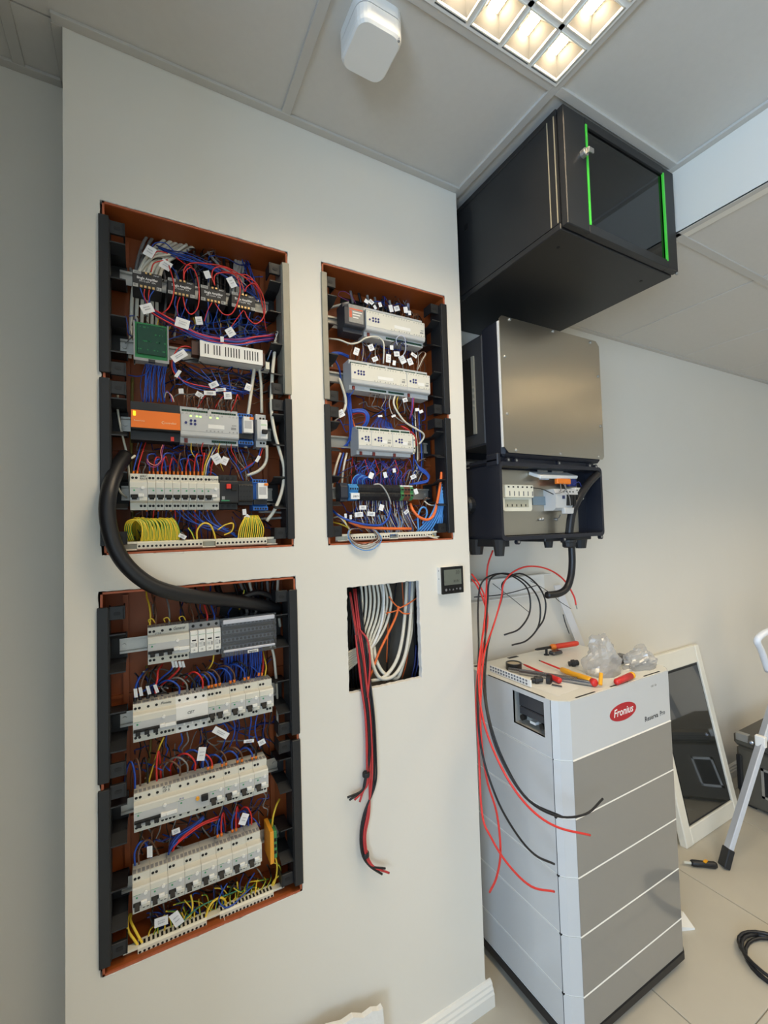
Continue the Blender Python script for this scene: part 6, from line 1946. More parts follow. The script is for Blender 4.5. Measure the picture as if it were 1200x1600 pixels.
wb_.box(ix0 + 0.004, ix0 + 0.03, YB - 0.06, YB - 0.03, pz1 - 0.16, pz1 - 0.06)
wb_.build('wall_bracket', BLACK, t)
BS = bpy.data.materials.new('brushed_steel')
BS.use_nodes = True
nt = BS.node_tree
pb = nt.nodes['Principled BSDF']
tc = nt.nodes.new('ShaderNodeTexCoord')
mp = nt.nodes.new('ShaderNodeMapping')
mp.inputs['Scale'].default_value = (3, 3, 420)
nz = nt.nodes.new('ShaderNodeTexNoise')
nz.inputs['Scale'].default_value = 1.6
nz.inputs['Detail'].default_value = 5
nt.links.new(tc.outputs['Object'], mp.inputs[0])
nt.links.new(mp.outputs[0], nz.inputs['Vector'])
mr = nt.nodes.new('ShaderNodeMapRange')
mr.inputs['To Min'].default_value = 0.27
mr.inputs['To Max'].default_value = 0.32
nt.links.new(nz.outputs[0], mr.inputs[0])
nt.links.new(mr.outputs[0], pb.inputs['Roughness'])
pb.inputs['Base Color'].default_value = lin((196, 188, 172)) + [1]
pb.inputs['Metallic'].default_value = 1.0
pb.inputs['Anisotropic'].default_value = 0.6
MATS['brushed_steel'] = BS
c = 0.018
pl = MB()
pts = [(ix0, pz0 + c), (ix0 + c, pz0), (ix1 - c * 0.6, pz0), (ix1, pz0 + c * 0.6), (ix1, pz1 - c), (ix1 - c, pz1), (ix0 + c * 0.6, pz1), (ix0, pz1 - c * 0.6)]
pl.prism(pts, 'y', YF, YF + 0.003)
plate = pl.build('steel_cover', BS, t)
MB().box(ix0 - 0.001, ix0 + 0.004, YF + 0.003, YF + 0.012, pz0 + c, pz1 - c).build('cover_seal', WHITE, plate)
W_, H_ = ix1 - ix0, pz1 - pz0
for (u, v_) in ((0.09, 0.985), (0.5, 0.985), (0.9, 0.975), (0.035, 0.70), (0.035, 0.28), (0.97, 0.70), (0.97, 0.28), (0.10, 0.02), (0.52, 0.02), (0.93, 0.02)):
    MB().lathe((ix0 + W_ * u, YF, pz0 + H_ * v_), (0, -1, 0), [(0.0055, 0), (0.0052, 0.003), (0.003, 0.0048)], 10).build('cover_screw', STEEL, plate)
# lower wiring box, an open tub
bz0, bz1 = 1.468, 1.728
bx0, bx1 = 1.024, 1.545
yb0, yb1 = YF + 0.008, YB - 0.10
tub = MB()
outer = rrect_pts(bx0, bx1, bz0, bz1, 0.018, 4)
inner_ = rrect_pts(bx0 + 0.010, bx1 - 0.010, bz0 + 0.013, bz1 - 0.013, 0.012, 4)
n = len(outer)
vs = [(x, yb0, z) for x, z in outer] + [(x, yb0, z) for x, z in inner_] + [(x, yb1, z) for x, z in outer] + [(x, 1.138, z) for x, z in inner_]
fs = []
for i in range(n):
    j = (i + 1) % n
    fs += [(i, j, n + j, n + i), (i, j, 2 * n + j, 2 * n + i), (n + i, n + j, 3 * n + j, 3 * n + i)]
fs += [tuple(range(2 * n, 3 * n)), tuple(range(3 * n, 4 * n))]
tub.add(vs, fs)
box = tub.build('wiring_box', INV, t)
MB().box(bx0 + 0.02, bx1 - 0.02, yb0 + 0.02, yb1 - 0.03, bz1 - 0.002, pz0 - 0.01).build('box_neck', INV, t)
st = MB()
st.box(bx0 - 0.003, bx0 + 0.012, yb0 + 0.004, yb0 + 0.06, bz1 - 0.012, bz1 + 0.028, 0.003)
st.box(bx0 - 0.003, bx0 + 0.01, yb0 + 0.006, yb1, bz1 + 0.002, bz1 + 0.010, 0.002)
st.build('box_shoulder', INV, box)
for (u, zz) in ((0.08, bz1 + 0.006), (0.15, bz1 + 0.006), (0.55, bz1 + 0.006), (0.87, bz1 + 0.004), (0.94, bz1 + 0.002), (0.14, bz0 - 0.006), (0.57, bz0 - 0.006), (0.965, bz0 - 0.004)):
    xx = bx0 + (bx1 - bx0) * u
    lug = MB().lathe((xx, yb0 + 0.012, zz), (0, -1, 0), [(0.0085, 0), (0.0085, 0.012)], 12).build('screw_lug', INV, box)
    MB().cyl((xx, yb0 - 0.0002, zz), (xx, yb0 - 0.001, zz), 0.004, n=8).build('lug_hole', STEEL, lug)
for zz in (bz0 + 0.05, bz0 + 0.19):
    MB().box(bx1 - 0.002, bx1 + 0.006, yb0 + 0.01, yb0 + 0.04, zz - 0.014, zz + 0.014, 0.002).build('side_clip', INV, box)
# rotary switch on the left flank
MB().lathe((bx0, yb0 + 0.15, bz0 + 0.125), (-1, 0, 0), [(0.030, 0), (0.030, 0.018), (0.024, 0.026)], 18).build('rotary_switch', BLACK, box)
# feet and glands below the box
ft = [(bx0 + 0.014, yb0 + 0.03, 0.018, 0.05), (bx0 + 0.02, yb1 - 0.05, 0.026, 0.05), (bx1 - 0.075, yb0 + 0.05, 0.022, 0.045), (bx0 + 0.27, yb0 + 0.05, 0.016, 0.035)]
for (xx, yy, rr, hh) in ft:
    f = MB()
    f.cyl((xx, yy, bz0 + 0.004), (xx, yy, bz0 - hh), rr * 1.25, rr * 0.85, n=10)
    f.build('foot', BLACK, box)
MB().box(bx0 + 0.006, bx0 + 0.05, yb0 + 0.02, yb1 - 0.02, bz0 - 0.02, bz0 + 0.004).build('side_skirt', BLACK, box)
MB().box(bx0 + 0.22, bx1 - 0.05, yb0 + 0.02, yb1 - 0.04, bz0 - 0.012, bz0 + 0.004, 0.003).build('gland_plate', BLACK, box)
# interior of the shallow wiring box
yi = 1.138
MB().box(bx0 + 0.016, 1.222, yi - 0.010, yi - 0.008, bz0 + 0.016, bz1 - 0.018).build('left_back_plate', BS, box)
MB().box(1.226, 1.475, yi - 0.006, yi - 0.004, bz0 + 0.016, bz1 - 0.030).build('back_plate', BS, box)
MB().box(1.226, 1.31, yi - 0.014, yi - 0.006, 1.588, 1.618).build('blue_rail', mat('zinc_blue', (140, 158, 170), 0.35, metal=0.6), box)
dto = MB().rrect(1.075, 1.212, 1.566, 1.657, 0.010, yi - 0.022, yi - 0.012).build('string_terminal', CREAM, box)
MB().box(1.077, 1.210, yi - 0.034, yi - 0.022, 1.612, 1.656, 0.002).build('terminal_cap', CREAM, dto)
MB().box(1.085, 1.195, yi - 0.0232, yi - 0.0215, 1.580, 1.606).build('terminal_recess', mat('cream_recess', (176, 172, 150), 0.5), dto)
for k in range(6):
    xx = 1.092 + k * 0.0215
    MB().box(xx - 0.0035, xx + 0.0035, yi - 0.0348, yi - 0.0338, 1.646, 1.651).build('terminal_slot', BLACK2, dto)
    MB().box(xx + 0.002, xx + 0.006, yi - 0.0348, yi - 0.0338, 1.618, 1.634).build('terminal_print', mat('grey_ink', (110, 110, 112)), dto)
    if k < 5:
        MB().box(xx, xx + 0.0035, yi - 0.0242, yi - 0.023, 1.582, 1.590).build('recess_rib', BLACK, dto)
for k in range(2):
    MB().box(1.262 + k * 0.075, 1.312 + k * 0.085, yi - 0.010, yi - 0.007, 1.688, 1.716).build('bracket_tab', STEEL, box)
cb = MB()
cb.T = Matrix.Translation((1.330, 1.108, 1.694)) @ Matrix.Rotation(radians(-68), 4, 'X') @ Matrix.Rotation(radians(-5), 4, 'Y')
cb.box(-0.115, 0.105, -0.006, 0.006, -0.022, 0.03, 0.002)
cb.build('comm_board_cover', WHITE, box)
MB().box(1.235, 1.275, 1.090, 1.10, 1.676, 1.690, 0.001).build('board_socket', mat('socket_blue_white', (190, 204, 226), 0.4), box)
MB().box(1.312, 1.385, 1.086, 1.10, 1.662, 1.681, 0.002).build('orange_plug', FERR, box)
MB().box(1.385, 1.43, 1.095, 1.11, 1.655, 1.683, 0.004).build('blue_plug', W_DBLUE, box)
# mains terminals
abo = MB().prism([(1.092, 1.566), (1.080, 1.575), (1.076, 1.62), (1.086, 1.643), (yi - 0.006, 1.643), (yi - 0.006, 1.566)], 'x', 1.290, 1.410).build('mains_terminal', DEVG, box)
for k in range(4):
    xx = 1.345 + k * 0.0165
    MB().box(xx, xx + 0.0115, 1.072, 1.079, 1.583, 1.622).build('terminal_lever', BLACK2, abo)
MB().box(1.322, 1.334, 1.0745, 1.0775, 1.607, 1.619).build('code_label', mat('print_navy', (50, 56, 90), 0.6, var=0.5, scale=600), abo)
MB().box(1.330, 1.393, 1.074, 1.09, 1.553, 1.575, 0.002).build('lower_terminal', DEVG, abo)
MB().box(1.405, 1.452, 1.085, yi - 0.008, 1.606, 1.650, 0.002).build('earth_terminal', DEVW, abo)
MB().box(1.452, 1.464, 1.088, yi - 0.008, 1.622, 1.648).build('blue_terminal', W_LBLUE, abo)
sc = MB()
for k in range(4):
    sc.cyl((1.335 + k * 0.017, 1.0835, 1.633), (1.335 + k * 0.017, 1.079, 1.633), 0.0026, n=8)
for k in range(3):
    sc.cyl((1.413 + k * 0.014, 1.086, 1.640), (1.413 + k * 0.014, 1.083, 1.640), 0.0026, n=8)
sc.build('terminal_screws', BLACK2, abo)
for k, (pts, m_) in enumerate((([(1.345, 1.088, 1.664), (1.335, 1.070, 1.645), (1.345, 1.064, 1.61), (1.352, 1.068, 1.58)], W_GREY), ([(1.355, 1.088, 1.664), (1.335, 1.072, 1.640), (1.305, 1.068, 1.628), (1.290, 1.08, 1.626)], W_GREY),
                               ([(1.330, 1.088, 1.664), (1.315, 1.075, 1.640), (1.30, 1.07, 1.632)], W_GREY), ([(1.212, 1.11, 1.648), (1.25, 1.10, 1.642), (1.29, 1.088, 1.624)], W_BLACK), ([(1.40, 1.09, 1.66), (1.42, 1.08, 1.67), (1.44, 1.085, 1.652)], W_DBLUE),
                               ([(1.36, 1.12, 1.55), (1.345, 1.115, 1.54), (1.325, 1.12, 1.535)], W_GREY))):
    MB().tube(spline(pts, 5), 0.0016, 6).build('signal_wire', m_, box, smooth=True)
for (a, b_) in ((1.262, 1.536), (1.275, 1.537), (1.345, 1.535)):
    MB().lathe((a, yi - 0.008, b_), (0, -1, 0), [(0.006, 0), (0.006, 0.006), (0.003, 0.009)], 10).build('earth_bolt', STEEL, box)
# thick black AC cable inside and below the inverter
o = MB().tube(spline([(1.528, 1.080, 1.703), (1.47, 1.078, 1.665), (1.415, 1.080, 1.61), (1.382, 1.086, 1.555), (1.368, 1.092, 1.478)], 8), 0.0145, 12).build('power_cable', W_BLACK, None, smooth=True)
tag(o, 'thick black cable bent inside the open inverter wiring box', 'cable')
MB().cyl((1.532, 1.079, 1.706), (1.524, 1.081, 1.700), 0.008, n=8).build('copper_end', mat('copper_end', (176, 150, 130), 0.4), o)
xg, yg = 1.372, 1.098
o = MB().tube(spline([P(q[0], q[1], 1.098) for q in ((893, 852), (894, 878), (892, 900), (886, 918), (874, 927), (855, 930))], 8), 0.0125, 12).build('power_cable', W_BLACK, None, smooth=True)
tag(o, 'thick black cable curving out below the inverter', 'cable')
g = MB().lathe((xg, yg, bz0 - 0.010), (0, 0, -1), [(0.028, 0), (0.028, 0.008), (0.023, 0.010), (0.022, 0.024), (0.017, 0.028)], 12).build('cable_gland', BLACK)
tag(g, 'black cable gland under the inverter wiring box', 'gland')

# ================================================================== WALL TRUNKING AND TIES
t = thing('cable_trunking', 'open white cable trunking on the wall below the inverter', 'trunking', (1.28, YB, 1.22))
tx0, tx1 = XR + 0.002, 1.545
b = MB()
b.box(tx0, tx1, YB - 0.003, YB, 1.225, 1.305)
b.box(tx0, tx1, YB - 0.045, YB, 1.225, 1.228)
b.box(tx0, tx1, YB - 0.045, YB, 1.302, 1.305)
b.build('channel', WHITE, t)
o = MB().box(tx0, 1.48, YB - 0.055, YB - 0.0455, 1.296, 1.308).build('trunking_lid_edge', WHITE, t)
ws = MB().tube(spline([P(741, 933, 1.34), P(790, 928, 1.34), (1.47, 1.34, 1.262)], 4), 0.0022, 6).build('cable', W_BLACK, None, smooth=True)
tag(ws, 'thin black wire lying in the white trunking', 'cable')
for i, (pts, lb) in enumerate((([(770, 912, 1.3), (800, 935, 1.29), (827, 957, 1.285)], 'long black cable tie pointing down right across the coiled cables'), ([(828, 907, 1.31), (845, 917, 1.29), (862, 928, 1.24)], 'black cable tie left of the thick cable end'),
                               ([(866, 930, 1.17), (872, 938, 1.165), (892, 951, 1.16)], 'black cable tie hanging from the thick cable end'))):
    wire(lb, W_BLACK, 0.0013, pts, name='cable_tie', cat='cable tie', n=5)
wl = MB()
p0, p1 = P(866, 915, 1.34), P(903, 1012, 1.35)
dv = (p1 - p0)
wl.add([p0 + Vector((0, 0, 0)), p0 + Vector((0.04, 0, 0.0)), p1 + Vector((0.05, 0, 0)), p1, p0 + Vector((0, 0.004, 0)), p0 + Vector((0.04, 0.004, 0)), p1 + Vector((0.05, 0.004, 0)), p1 + Vector((0, 0.004, 0))],
       [(0, 1, 2, 3), (4, 5, 6, 7), (0, 1, 5, 4), (1, 2, 6, 5), (2, 3, 7, 6), (3, 0, 4, 7)])
tag(wl.build('plastic_strip', mat('pale_strip', (222, 222, 224), 0.3)), 'pale plastic strip leaning on the wall behind the battery', 'strip')
wire('short black plug lead hanging on the pale strip', W_BLACK, 0.0022, [(880, 960, 1.32), (883, 972, 1.315), (888, 986, 1.31)], name='plug_lead', cat='cable', end=BLACK)

# ================================================================== SOLAR CABLES RIGHT OF THE PIER
SR = mat('solar_red2', (222, 56, 48), 0.42)
sol = [
    (SR, 0.0030, [(770, 860, 1.20), (762, 885, 1.20), (760, 920, 1.19), (758, 960, 1.17), (752, 1010, 1.12), (748, 1060, 1.05), (752, 1110, 1.0), (766, 1160, 0.96), (795, 1220, 0.9), (830, 1265, 0.86), (870, 1292, 0.84), (922, 1305, 0.83)], 'red solar cable from the inverter ending lowest right on the battery'),
    (W_BLACK, 0.0030, [(800, 1008, 1.17), (824, 1000, 1.17), (842, 976, 1.175), (842, 938, 1.18), (820, 908, 1.185), (790, 896, 1.19), (766, 905, 1.185), (762, 940, 1.18), (758, 1000, 1.13), (755, 1060, 1.06), (762, 1120, 0.99), (780, 1180, 0.94), (820, 1245, 0.88), (870, 1275, 0.85), (915, 1272, 0.84), (942, 1248, 0.84)], 'black cable coiled outermost behind the battery'),
    (W_BLACK, 0.0030, [(788, 992, 1.17), (812, 982, 1.17), (828, 955, 1.175), (824, 920, 1.18), (800, 900, 1.185), (775, 897, 1.19), (753, 910, 1.185), (747, 945, 1.18), (748, 1010, 1.12), (746, 1090, 1.02), (752, 1170, 0.97), (775, 1245, 0.93), (805, 1300, 0.91), (835, 1335, 0.9), (866, 1350, 0.9)], 'black cable ending near the middle battery seam'),
    (W_BLACK, 0.0030, [(838, 985, 1.16), (850, 966, 1.16), (852, 938, 1.162), (838, 912, 1.165), (812, 896, 1.172), (786, 910, 1.182), (785, 930, 1.18), (775, 965, 1.17), (762, 1010, 1.12), (758, 1070, 1.05), (766, 1130, 0.98), (790, 1195, 0.93), (826, 1250, 0.88), (880, 1277, 0.85)], 'black cable with short hooked end behind the battery'),
    (SR, 0.0030, [(900, 945, 1.12), (896, 930, 1.125), (880, 905, 1.14), (855, 889, 1.15), (825, 885, 1.16), (800, 895, 1.17), (787, 912, 1.172), (783, 935, 1.17), (772, 975, 1.16), (757, 1020, 1.1), (752, 1075, 1.03), (751, 1140, 0.99), (760, 1215, 0.96), (776, 1270, 0.945), (782, 1330, 0.94), (776, 1370, 0.95), (765, 1394, 0.97)], 'red cable with bare tip arching high behind the battery'),
    (SR, 0.0030, [(737, 897, 1.19), (748, 912, 1.19), (758, 935, 1.185), (759, 965, 1.17), (750, 1020, 1.1), (744, 1090, 1.03), (748, 1170, 0.99), (753, 1270, 0.96), (768, 1310, 0.94), (795, 1352, 0.92), (830, 1385, 0.91), (866, 1393, 0.905)], 'red cable ending low beside the battery corner'),
    (SR, 0.0030, [(737, 905, 1.2), (745, 915, 1.195), (756, 940, 1.19), (762, 970, 1.18), (752, 1030, 1.1), (746, 1100, 1.03), (747, 1150, 1.0)], 'red cable passing behind the pier corner'),
]
for m_, r_, pts, lb in sol:
    q = []
    for (a, b_, y) in pts:
        q.append((a, b_, y))
    so = wire(lb, m_, r_, q, force=True, name='solar_cable', cat='cable', n=8, seg=6)
    if 'bare tip' in lb:
        a, c_ = P(*q[0]), P(*q[1])
        d_ = (a - c_).normalized()
        MB().cyl(a - d_ * 0.002, a + d_ * 0.016, 0.0022, n=8).build('bare_end', STEEL, so)

# ================================================================== BATTERY TOWER
BW = mat('battery_white', (199, 200, 199), 0.14, var=0.015, scale=3, coat=0.4)
TAUPE = mat('glossy_grey_panel', (138, 135, 128), 0.10, var=0.02, scale=3, coat=0.6)
bx_0, bx_1, by_0, by_1 = 1.059, 1.645, 0.900, 1.330
seams = [0.055, 0.163, 0.329, 0.494, 0.660, 0.826, 0.996]


def plan(inset=0.0, y1=by_1):
    a = inset
    return [(bx_0 + a, 0.936 + a * 0.4), (1.072 + a * 0.8, 0.920 + a * 0.6), (1.099 + a * 0.4, by_0 + a), (1.605 - a * 0.4, by_0 + a), (1.632 - a * 0.8, 0.92 + a * 0.6), (bx_1 - a, 0.936 + a * 0.4), (bx_1 - a, y1 - a), (bx_0 + a, y1 - a)]


t = thing('battery_tower', 'white stacked battery tower with red oval logo and black base', 'battery', (1.352, 1.115, 0.0))
core = MB()
core.prism(plan(0.0018), 'z', 0.05, 0.8275)
core.build('inner_core', mat('seam_lit_white', (232, 230, 222), 0.5), t)  # white core paints the bright edge light into the seams
bs = MB()
bs.prism(plan(0.02), 'z', 0.0, 0.03)
bs.prism(plan(-0.004), 'z', 0.03, 0.053)
bs.build('base', mat('base_black', (30, 30, 32), 0.5), t)
for k in range(5):
    m = MB()
    z0, z1 = seams[k] + 0.002, seams[k + 1] - 0.002
    # front shell and side shells, split at the corner seam
    pln = plan(0)
    fr = [pln[0], pln[1], pln[2], pln[3], pln[4], pln[5], (bx_1 - 0.01, 0.94), (bx_0 + 0.01, 0.94)]
    mo = m.prism(fr, 'z', z0, z1).build('battery_module', BW, t)
    for (a, c_) in ((bx_0, bx_0 + 0.008), (bx_1 - 0.008, bx_1)):
        MB().box(a, c_, 0.9385, by_1, z0, z1, 0.0015).build('side_shell', BW, mo)
    MB().box(1.0995, 1.6045, by_0 - 0.0012, by_0 + 0.002, z0, z1).build('front_panel', TAUPE, mo)
    MB().prism([(by_0 - 0.0012, z1 - 0.0008), (by_0 - 0.0026, z1 + 0.0006), (by_0 + 0.002, z1 + 0.0042), (by_0 + 0.002, z1 - 0.0008)], 'x', 1.0995, 1.6045).build('seam_highlight', MATS['seam_lit_white'], mo)  # white strip paints the light caught by the module's top edge
    MB().box(bx_0 - 0.0004, bx_0 + 0.003, 0.9362, 0.9378, z0 - 0.003, z1 + 0.003).build('corner_gap', BLACK2, mo)
    MB().box(bx_0 - 0.0008, bx_0 + 0.004, 0.9335, 0.9405, z0 - 0.005, z0 - 0.0008).build('corner_clip', BLACK2, mo)
# top module: front shell with chamfers, side shell with window, lid
z0, z1 = seams[5] + 0.002, seams[6]
pln = plan(0)
fr = [pln[0], pln[1], pln[2], pln[3], pln[4], pln[5], (bx_1 - 0.01, 0.94), (bx_0 + 0.01, 0.94)]
top = MB().prism(fr, 'z', z0, z1).build('top_module', BW, t)
wy0, wy1, wz0, wz1 = 0.963, 1.090, 0.878, 0.990 - 0.008
sd = MB()
sd.box(bx_0, bx_0 + 0.008, 0.9385, wy0, z0, z1)
sd.box(bx_0, bx_0 + 0.008, wy1, by_1, z0, z1)
sd.box(bx_0, bx_0 + 0.008, wy0, wy1, z0, wz0)
sd.box(bx_0, bx_0 + 0.008, wy0, wy1, wz1, z1)
sd.build('side_shell', BW, top)
MB().box(bx_0 - 0.0004, bx_0 + 0.003, 0.9362, 0.9378, z0 - 0.003, z1).build('corner_gap', BLACK2, top)
MB().box(bx_1 - 0.008, bx_1, 0.9385, by_1, z0, z1).build('side_shell', BW, top)
rc = MB()
rc.box(bx_0 + 0.05, bx_0 + 0.053, wy0, wy1, wz0, wz1)
for (a, c_, d_, e_) in ((wy0 - 0.002, wy0, wz0, wz1), (wy1, wy1 + 0.002, wz0, wz1), (wy0, wy1, wz0 - 0.002, wz0), (wy0, wy1, wz1, wz1 + 0.002)):
    rc.box(bx_0 + 0.0005, bx_0 + 0.05, a, c_, d_, e_)
rc.build('window_recess', mat('recess_grey', (170, 168, 160), 0.5), top)
sw = MB()
sw.box(bx_0 + 0.012, bx_0 + 0.045, wy0 + 0.004, wy1 - 0.012, wz0 + 0.055, wz1 - 0.004, 0.004)
sw.box(bx_0 + 0.010, bx_0 + 0.045, wy0 + 0.002, wy1 - 0.016, wz0 + 0.032, wz0 + 0.056, 0.003)
sw.build('switch_block', mat('smoky_block', (52, 54, 60), 0.25), top)
for yy in (wy0 + 0.018, wy1 - 0.03):
    MB().lathe((bx_0 + 0.02, yy, wz0 + 0.024), (-1, 0, 0), [(0.009, 0), (0.009, 0.014)], 12).build('plug_socket', BLACK2, top)
MB().box(bx_0 + 0.015, bx_0 + 0.03, wy0 + 0.05, wy0 + 0.072, wz0 + 0.014, wz0 + 0.022).build('white_lever', WHITE, top)
lid = MB()
lid.prism([(x, y) for x, y in plan(0.003)], 'z', z1 - 0.004, z1 + 0.001)
lid.box(bx_0 + 0.05, bx_1 - 0.11, 1.10, by_1 - 0.03, z1, z1 + 0.0025, 0.001)
lid.box(bx_0 + 0.30, bx_0 + 0.45, 1.01, 1.16, z1, z1 + 0.002, 0.0008)
lid.build('lid', mat('lid_white', (226, 224, 214), 0.35, var=0.02), top)
MB().box(bx_0 + 0.002, bx_0 + 0.006, 0.96, 1.21, z1 - 0.002, z1 + 0.0015).build('lid_gap', BLACK2, top)
for xx in (1.135, 1.30, 1.48):
    MB().box(xx, xx + 0.09, 0.907, 0.912, z1 + 0.0005, z1 + 0.0018).build('lid_slot', BLACK2, top)
for (xx, yy) in ((bx_0 + 0.025, 1.30), (bx_0 + 0.20, 1.305)):
    MB().box(xx, xx + 0.05, yy, yy + 0.015, z1 + 0.0005, z1 + 0.0018).build('lid_slot', BLACK2, top)
# logo on the front
cx, cz = 1.345, 0.914
el = MB()
a = [(cx + 0.068 * cos(q * pi / 18), cz + 0.027 * sin(q * pi / 18)) for q in range(36)]
el.prism(a, 'y', by_0 - 0.0008, by_0 + 0.001)
lg = el.build('logo_plate', mat('logo_red', (178, 28, 40), 0.35), top)
text('Fronius', 0.034, WHITE, lg, (cx, by_0 - 0.0012, cz + 0.001), align='CENTER', shear=0.18, bold=0.0004, sx=0.98)
text('Reserva', 0.023, mat('print_dark', (48, 46, 44), 0.5), top, (1.456, by_0 - 0.0004, 0.862), bold=0.00025, sx=1.04)
text('Pro', 0.023, MATS['print_dark'], top, (1.543, by_0 - 0.0004, 0.862), sx=0.92)
text('UID  ID', 0.010, mat('print_faint', (150, 148, 142), 0.5), top, (1.50, by_0 - 0.0004, 0.962))

# ================================================================== THINGS ON THE BATTERY
ZT = z1 + 0.001


def on_top(px, py, h=0.0):
    return PZ(px, py, ZT + h)


# screwdriver with yellow and red handle
t = thing('screwdriver', 'insulated screwdriver with yellow and red handle lying on the battery', 'screwdriver', on_top(900, 1050))
a, c_ = on_top(845, 1033, 0.014), on_top(932, 1068, 0.013)
d_ = (c_ - a).normalized()
L = (c_ - a).length
MB().lathe(a, d_, [(0.002, 0), (0.0028, 0.004), (0.0033, L * 0.16), (0.0033, L * 0.44)], 8).build('shaft', W_RED, t, smooth=True)
MB().lathe(a + d_ * L * 0.40, d_, [(0.006, 0), (0.009, 0.006), (0.010, L * 0.12), (0.0085, L * 0.2), (0.0115, L * 0.34), (0.013, L * 0.48), (0.012, L * 0.54)], 12).build('handle', mat('handle_yellow', (240, 170, 34), 0.4), t, smooth=True)
MB().lathe(a + d_ * L * 0.93, d_, [(0.0125, 0), (0.0125, 0.012), (0.009, 0.017), (0.002, 0.018)], 12).build('handle_end', mat('handle_red', (208, 44, 40), 0.4), t, smooth=True)
MB().lathe(a - d_ * 0.010, d_, [(0.0018, 0), (0.002, 0.011)], 6).build('tip', BLACK, t)
# second screwdriver shaft
t = thing('screwdriver', 'red insulated screwdriver shaft lying behind the metal rods', 'screwdriver', on_top(840, 1045))
a, c_ = on_top(818, 1038, 0.012), on_top(858, 1056, 0.012)
d_ = (c_ - a).normalized()
MB().lathe(a, d_, [(0.0018, 0), (0.0026, 0.004), (0.0040, 0.02), (0.0040, (c_ - a).length)], 8).build('shaft', W_RED, t, smooth=True)
MB().lathe(a - d_ * 0.010, d_, [(0.0016, 0), (0.0018, 0.011)], 6).build('tip', STEEL, t)
MB().lathe(c_, d_, [(0.0055, 0), (0.0085, 0.006), (0.0095, 0.05), (0.006, 0.055)], 10).build('handle', MATS['handle_red'], t, smooth=True)
# metal rods
CHR = mat('chromed_metal', (176, 178, 184), 0.24, metal=1.0, var=0.03)
for k, (p, q, r_, lb) in enumerate((((795, 1046), (902, 1062), 0.0078, 'upper bright metal rod lying across the battery top'), ((812, 1050), (926, 1068), 0.0085, 'lower bright metal rod reaching the front edge'))):
    o = MB().cyl(on_top(p[0], p[1], r_ + 0.001), on_top(q[0], q[1], r_ + 0.001), r_, n=14).build('metal_rod', CHR)
    tag(o, lb, 'rod')
o = MB().lathe(on_top(858, 1062, 0.012), (on_top(926, 1068) - on_top(812, 1050)).normalized(), [(0.013, -0.007), (0.017, -0.006), (0.017, 0.006), (0.013, 0.007)], 16).build('black_ring', BLACK)
tag(o, 'black knurled ring sitting on the metal rods', 'ring')
# tape roll
c0 = on_top(803, 1046)
t = thing('tape_roll', 'roll of black tape lying on the battery corner', 'tape', c0)
rg = MB()
prf = [(0.023, 0.0), (0.028, 0.0), (0.028, 0.024), (0.023, 0.024), (0.023, 0.0)]
nn = 24
vs = []
for r_, h in prf:
    for i in range(nn):
        vs.append((c0.x + r_ * cos(2 * pi * i / nn), c0.y + r_ * sin(2 * pi * i / nn), ZT + 0.001 + h))
fs = [(j * nn + i, j * nn + (i + 1) % nn, (j + 1) * nn + (i + 1) % nn, (j + 1) * nn + i) for j in range(4) for i in range(nn)]
rg.add(vs, fs)
rg.build('tape', mat('tape_black', (24, 24, 26), 0.3), t, smooth=False)
MB().cyl((c0.x, c0.y, ZT + 0.012), (c0.x, c0.y, ZT + 0.022), 0.0228, n=24).build('cardboard_core', mat('card', (190, 176, 150), 0.8), t)
# white perforated strip
a, c_ = on_top(766, 1044, 0.012), on_top(830, 1069, 0.012)
t = thing('perforated_strip', 'white strip with rows of square holes on the battery edge', 'strip', a - Vector((0, 0, 0.012)))
d_ = (c_ - a)
L = d_.length
ang = math.atan2(d_.y, d_.x)
ps = MB()
ps.T = Matrix.Translation(a) @ Matrix.Rotation(ang, 4, 'Z')
ps.box(0, L, -0.003, 0.003, -0.010, 0.012, 0.001)
ps.build('strip', WHITE, t)
ph = MB()
ph.T = ps.T
kn = int(L / 0.013)
for i in range(kn):
    for zz in (-0.006, 0.004):
        ph.box(i * 0.013 + 0.003, i * 0.013 + 0.0105, -0.0036, -0.0028, zz, zz + 0.006)
ph.build('holes', mat('hole_grey', (110, 112, 118), 0.6), t)
# pliers with red handle
t = thing('cable_knife', 'tool with red handle and orange collar at the back of the battery', 'tool', on_top(875, 1015))
a, c_ = on_top(836, 1015, 0.020), on_top(903, 1005, 0.030)
d_ = (c_ - a).normalized()
L = (c_ - a).length
MB().lathe(a, d_, [(0.002, 0), (0.005, 0.01), (0.006, L * 0.38)], 8).build('blade_sheath', BLACK, t, smooth=True)
MB().lathe(a + d_ * L * 0.36, d_, [(0.009, 0), (0.012, 0.006), (0.012, 0.018), (0.009, 0.022)], 12).build('collar', FERR, t, smooth=True)
MB().lathe(a + d_ * L * 0.45, d_, [(0.009, 0), (0.0105, 0.01), (0.0105, L * 0.5), (0.008, L * 0.55)], 12).build('handle', mat('handle_red2', (214, 60, 40), 0.4), t, smooth=True)
bpt = on_top(854, 1024)
MB().lathe(bpt, (0, 0, 1), [(0.011, 0), (0.011, 0.004), (0.005, 0.006), (0.005, 0.026)], 10).build('stand', BLACK, t)
# clear blister with dark parts
o = MB().box(0, 0.055, 0, 0.032, 0, 0.016, 0.006)
o.v = [tuple(Vector(p) + on_top(866, 1026)) for p in o.v]
bo = o.build('fuse_holder', mat('fuse_grey', (70, 70, 74), 0.15, var=0.4, scale=40), None)
tag(bo, 'small dark grey glossy part beside the red handled tool', 'fuse holder')
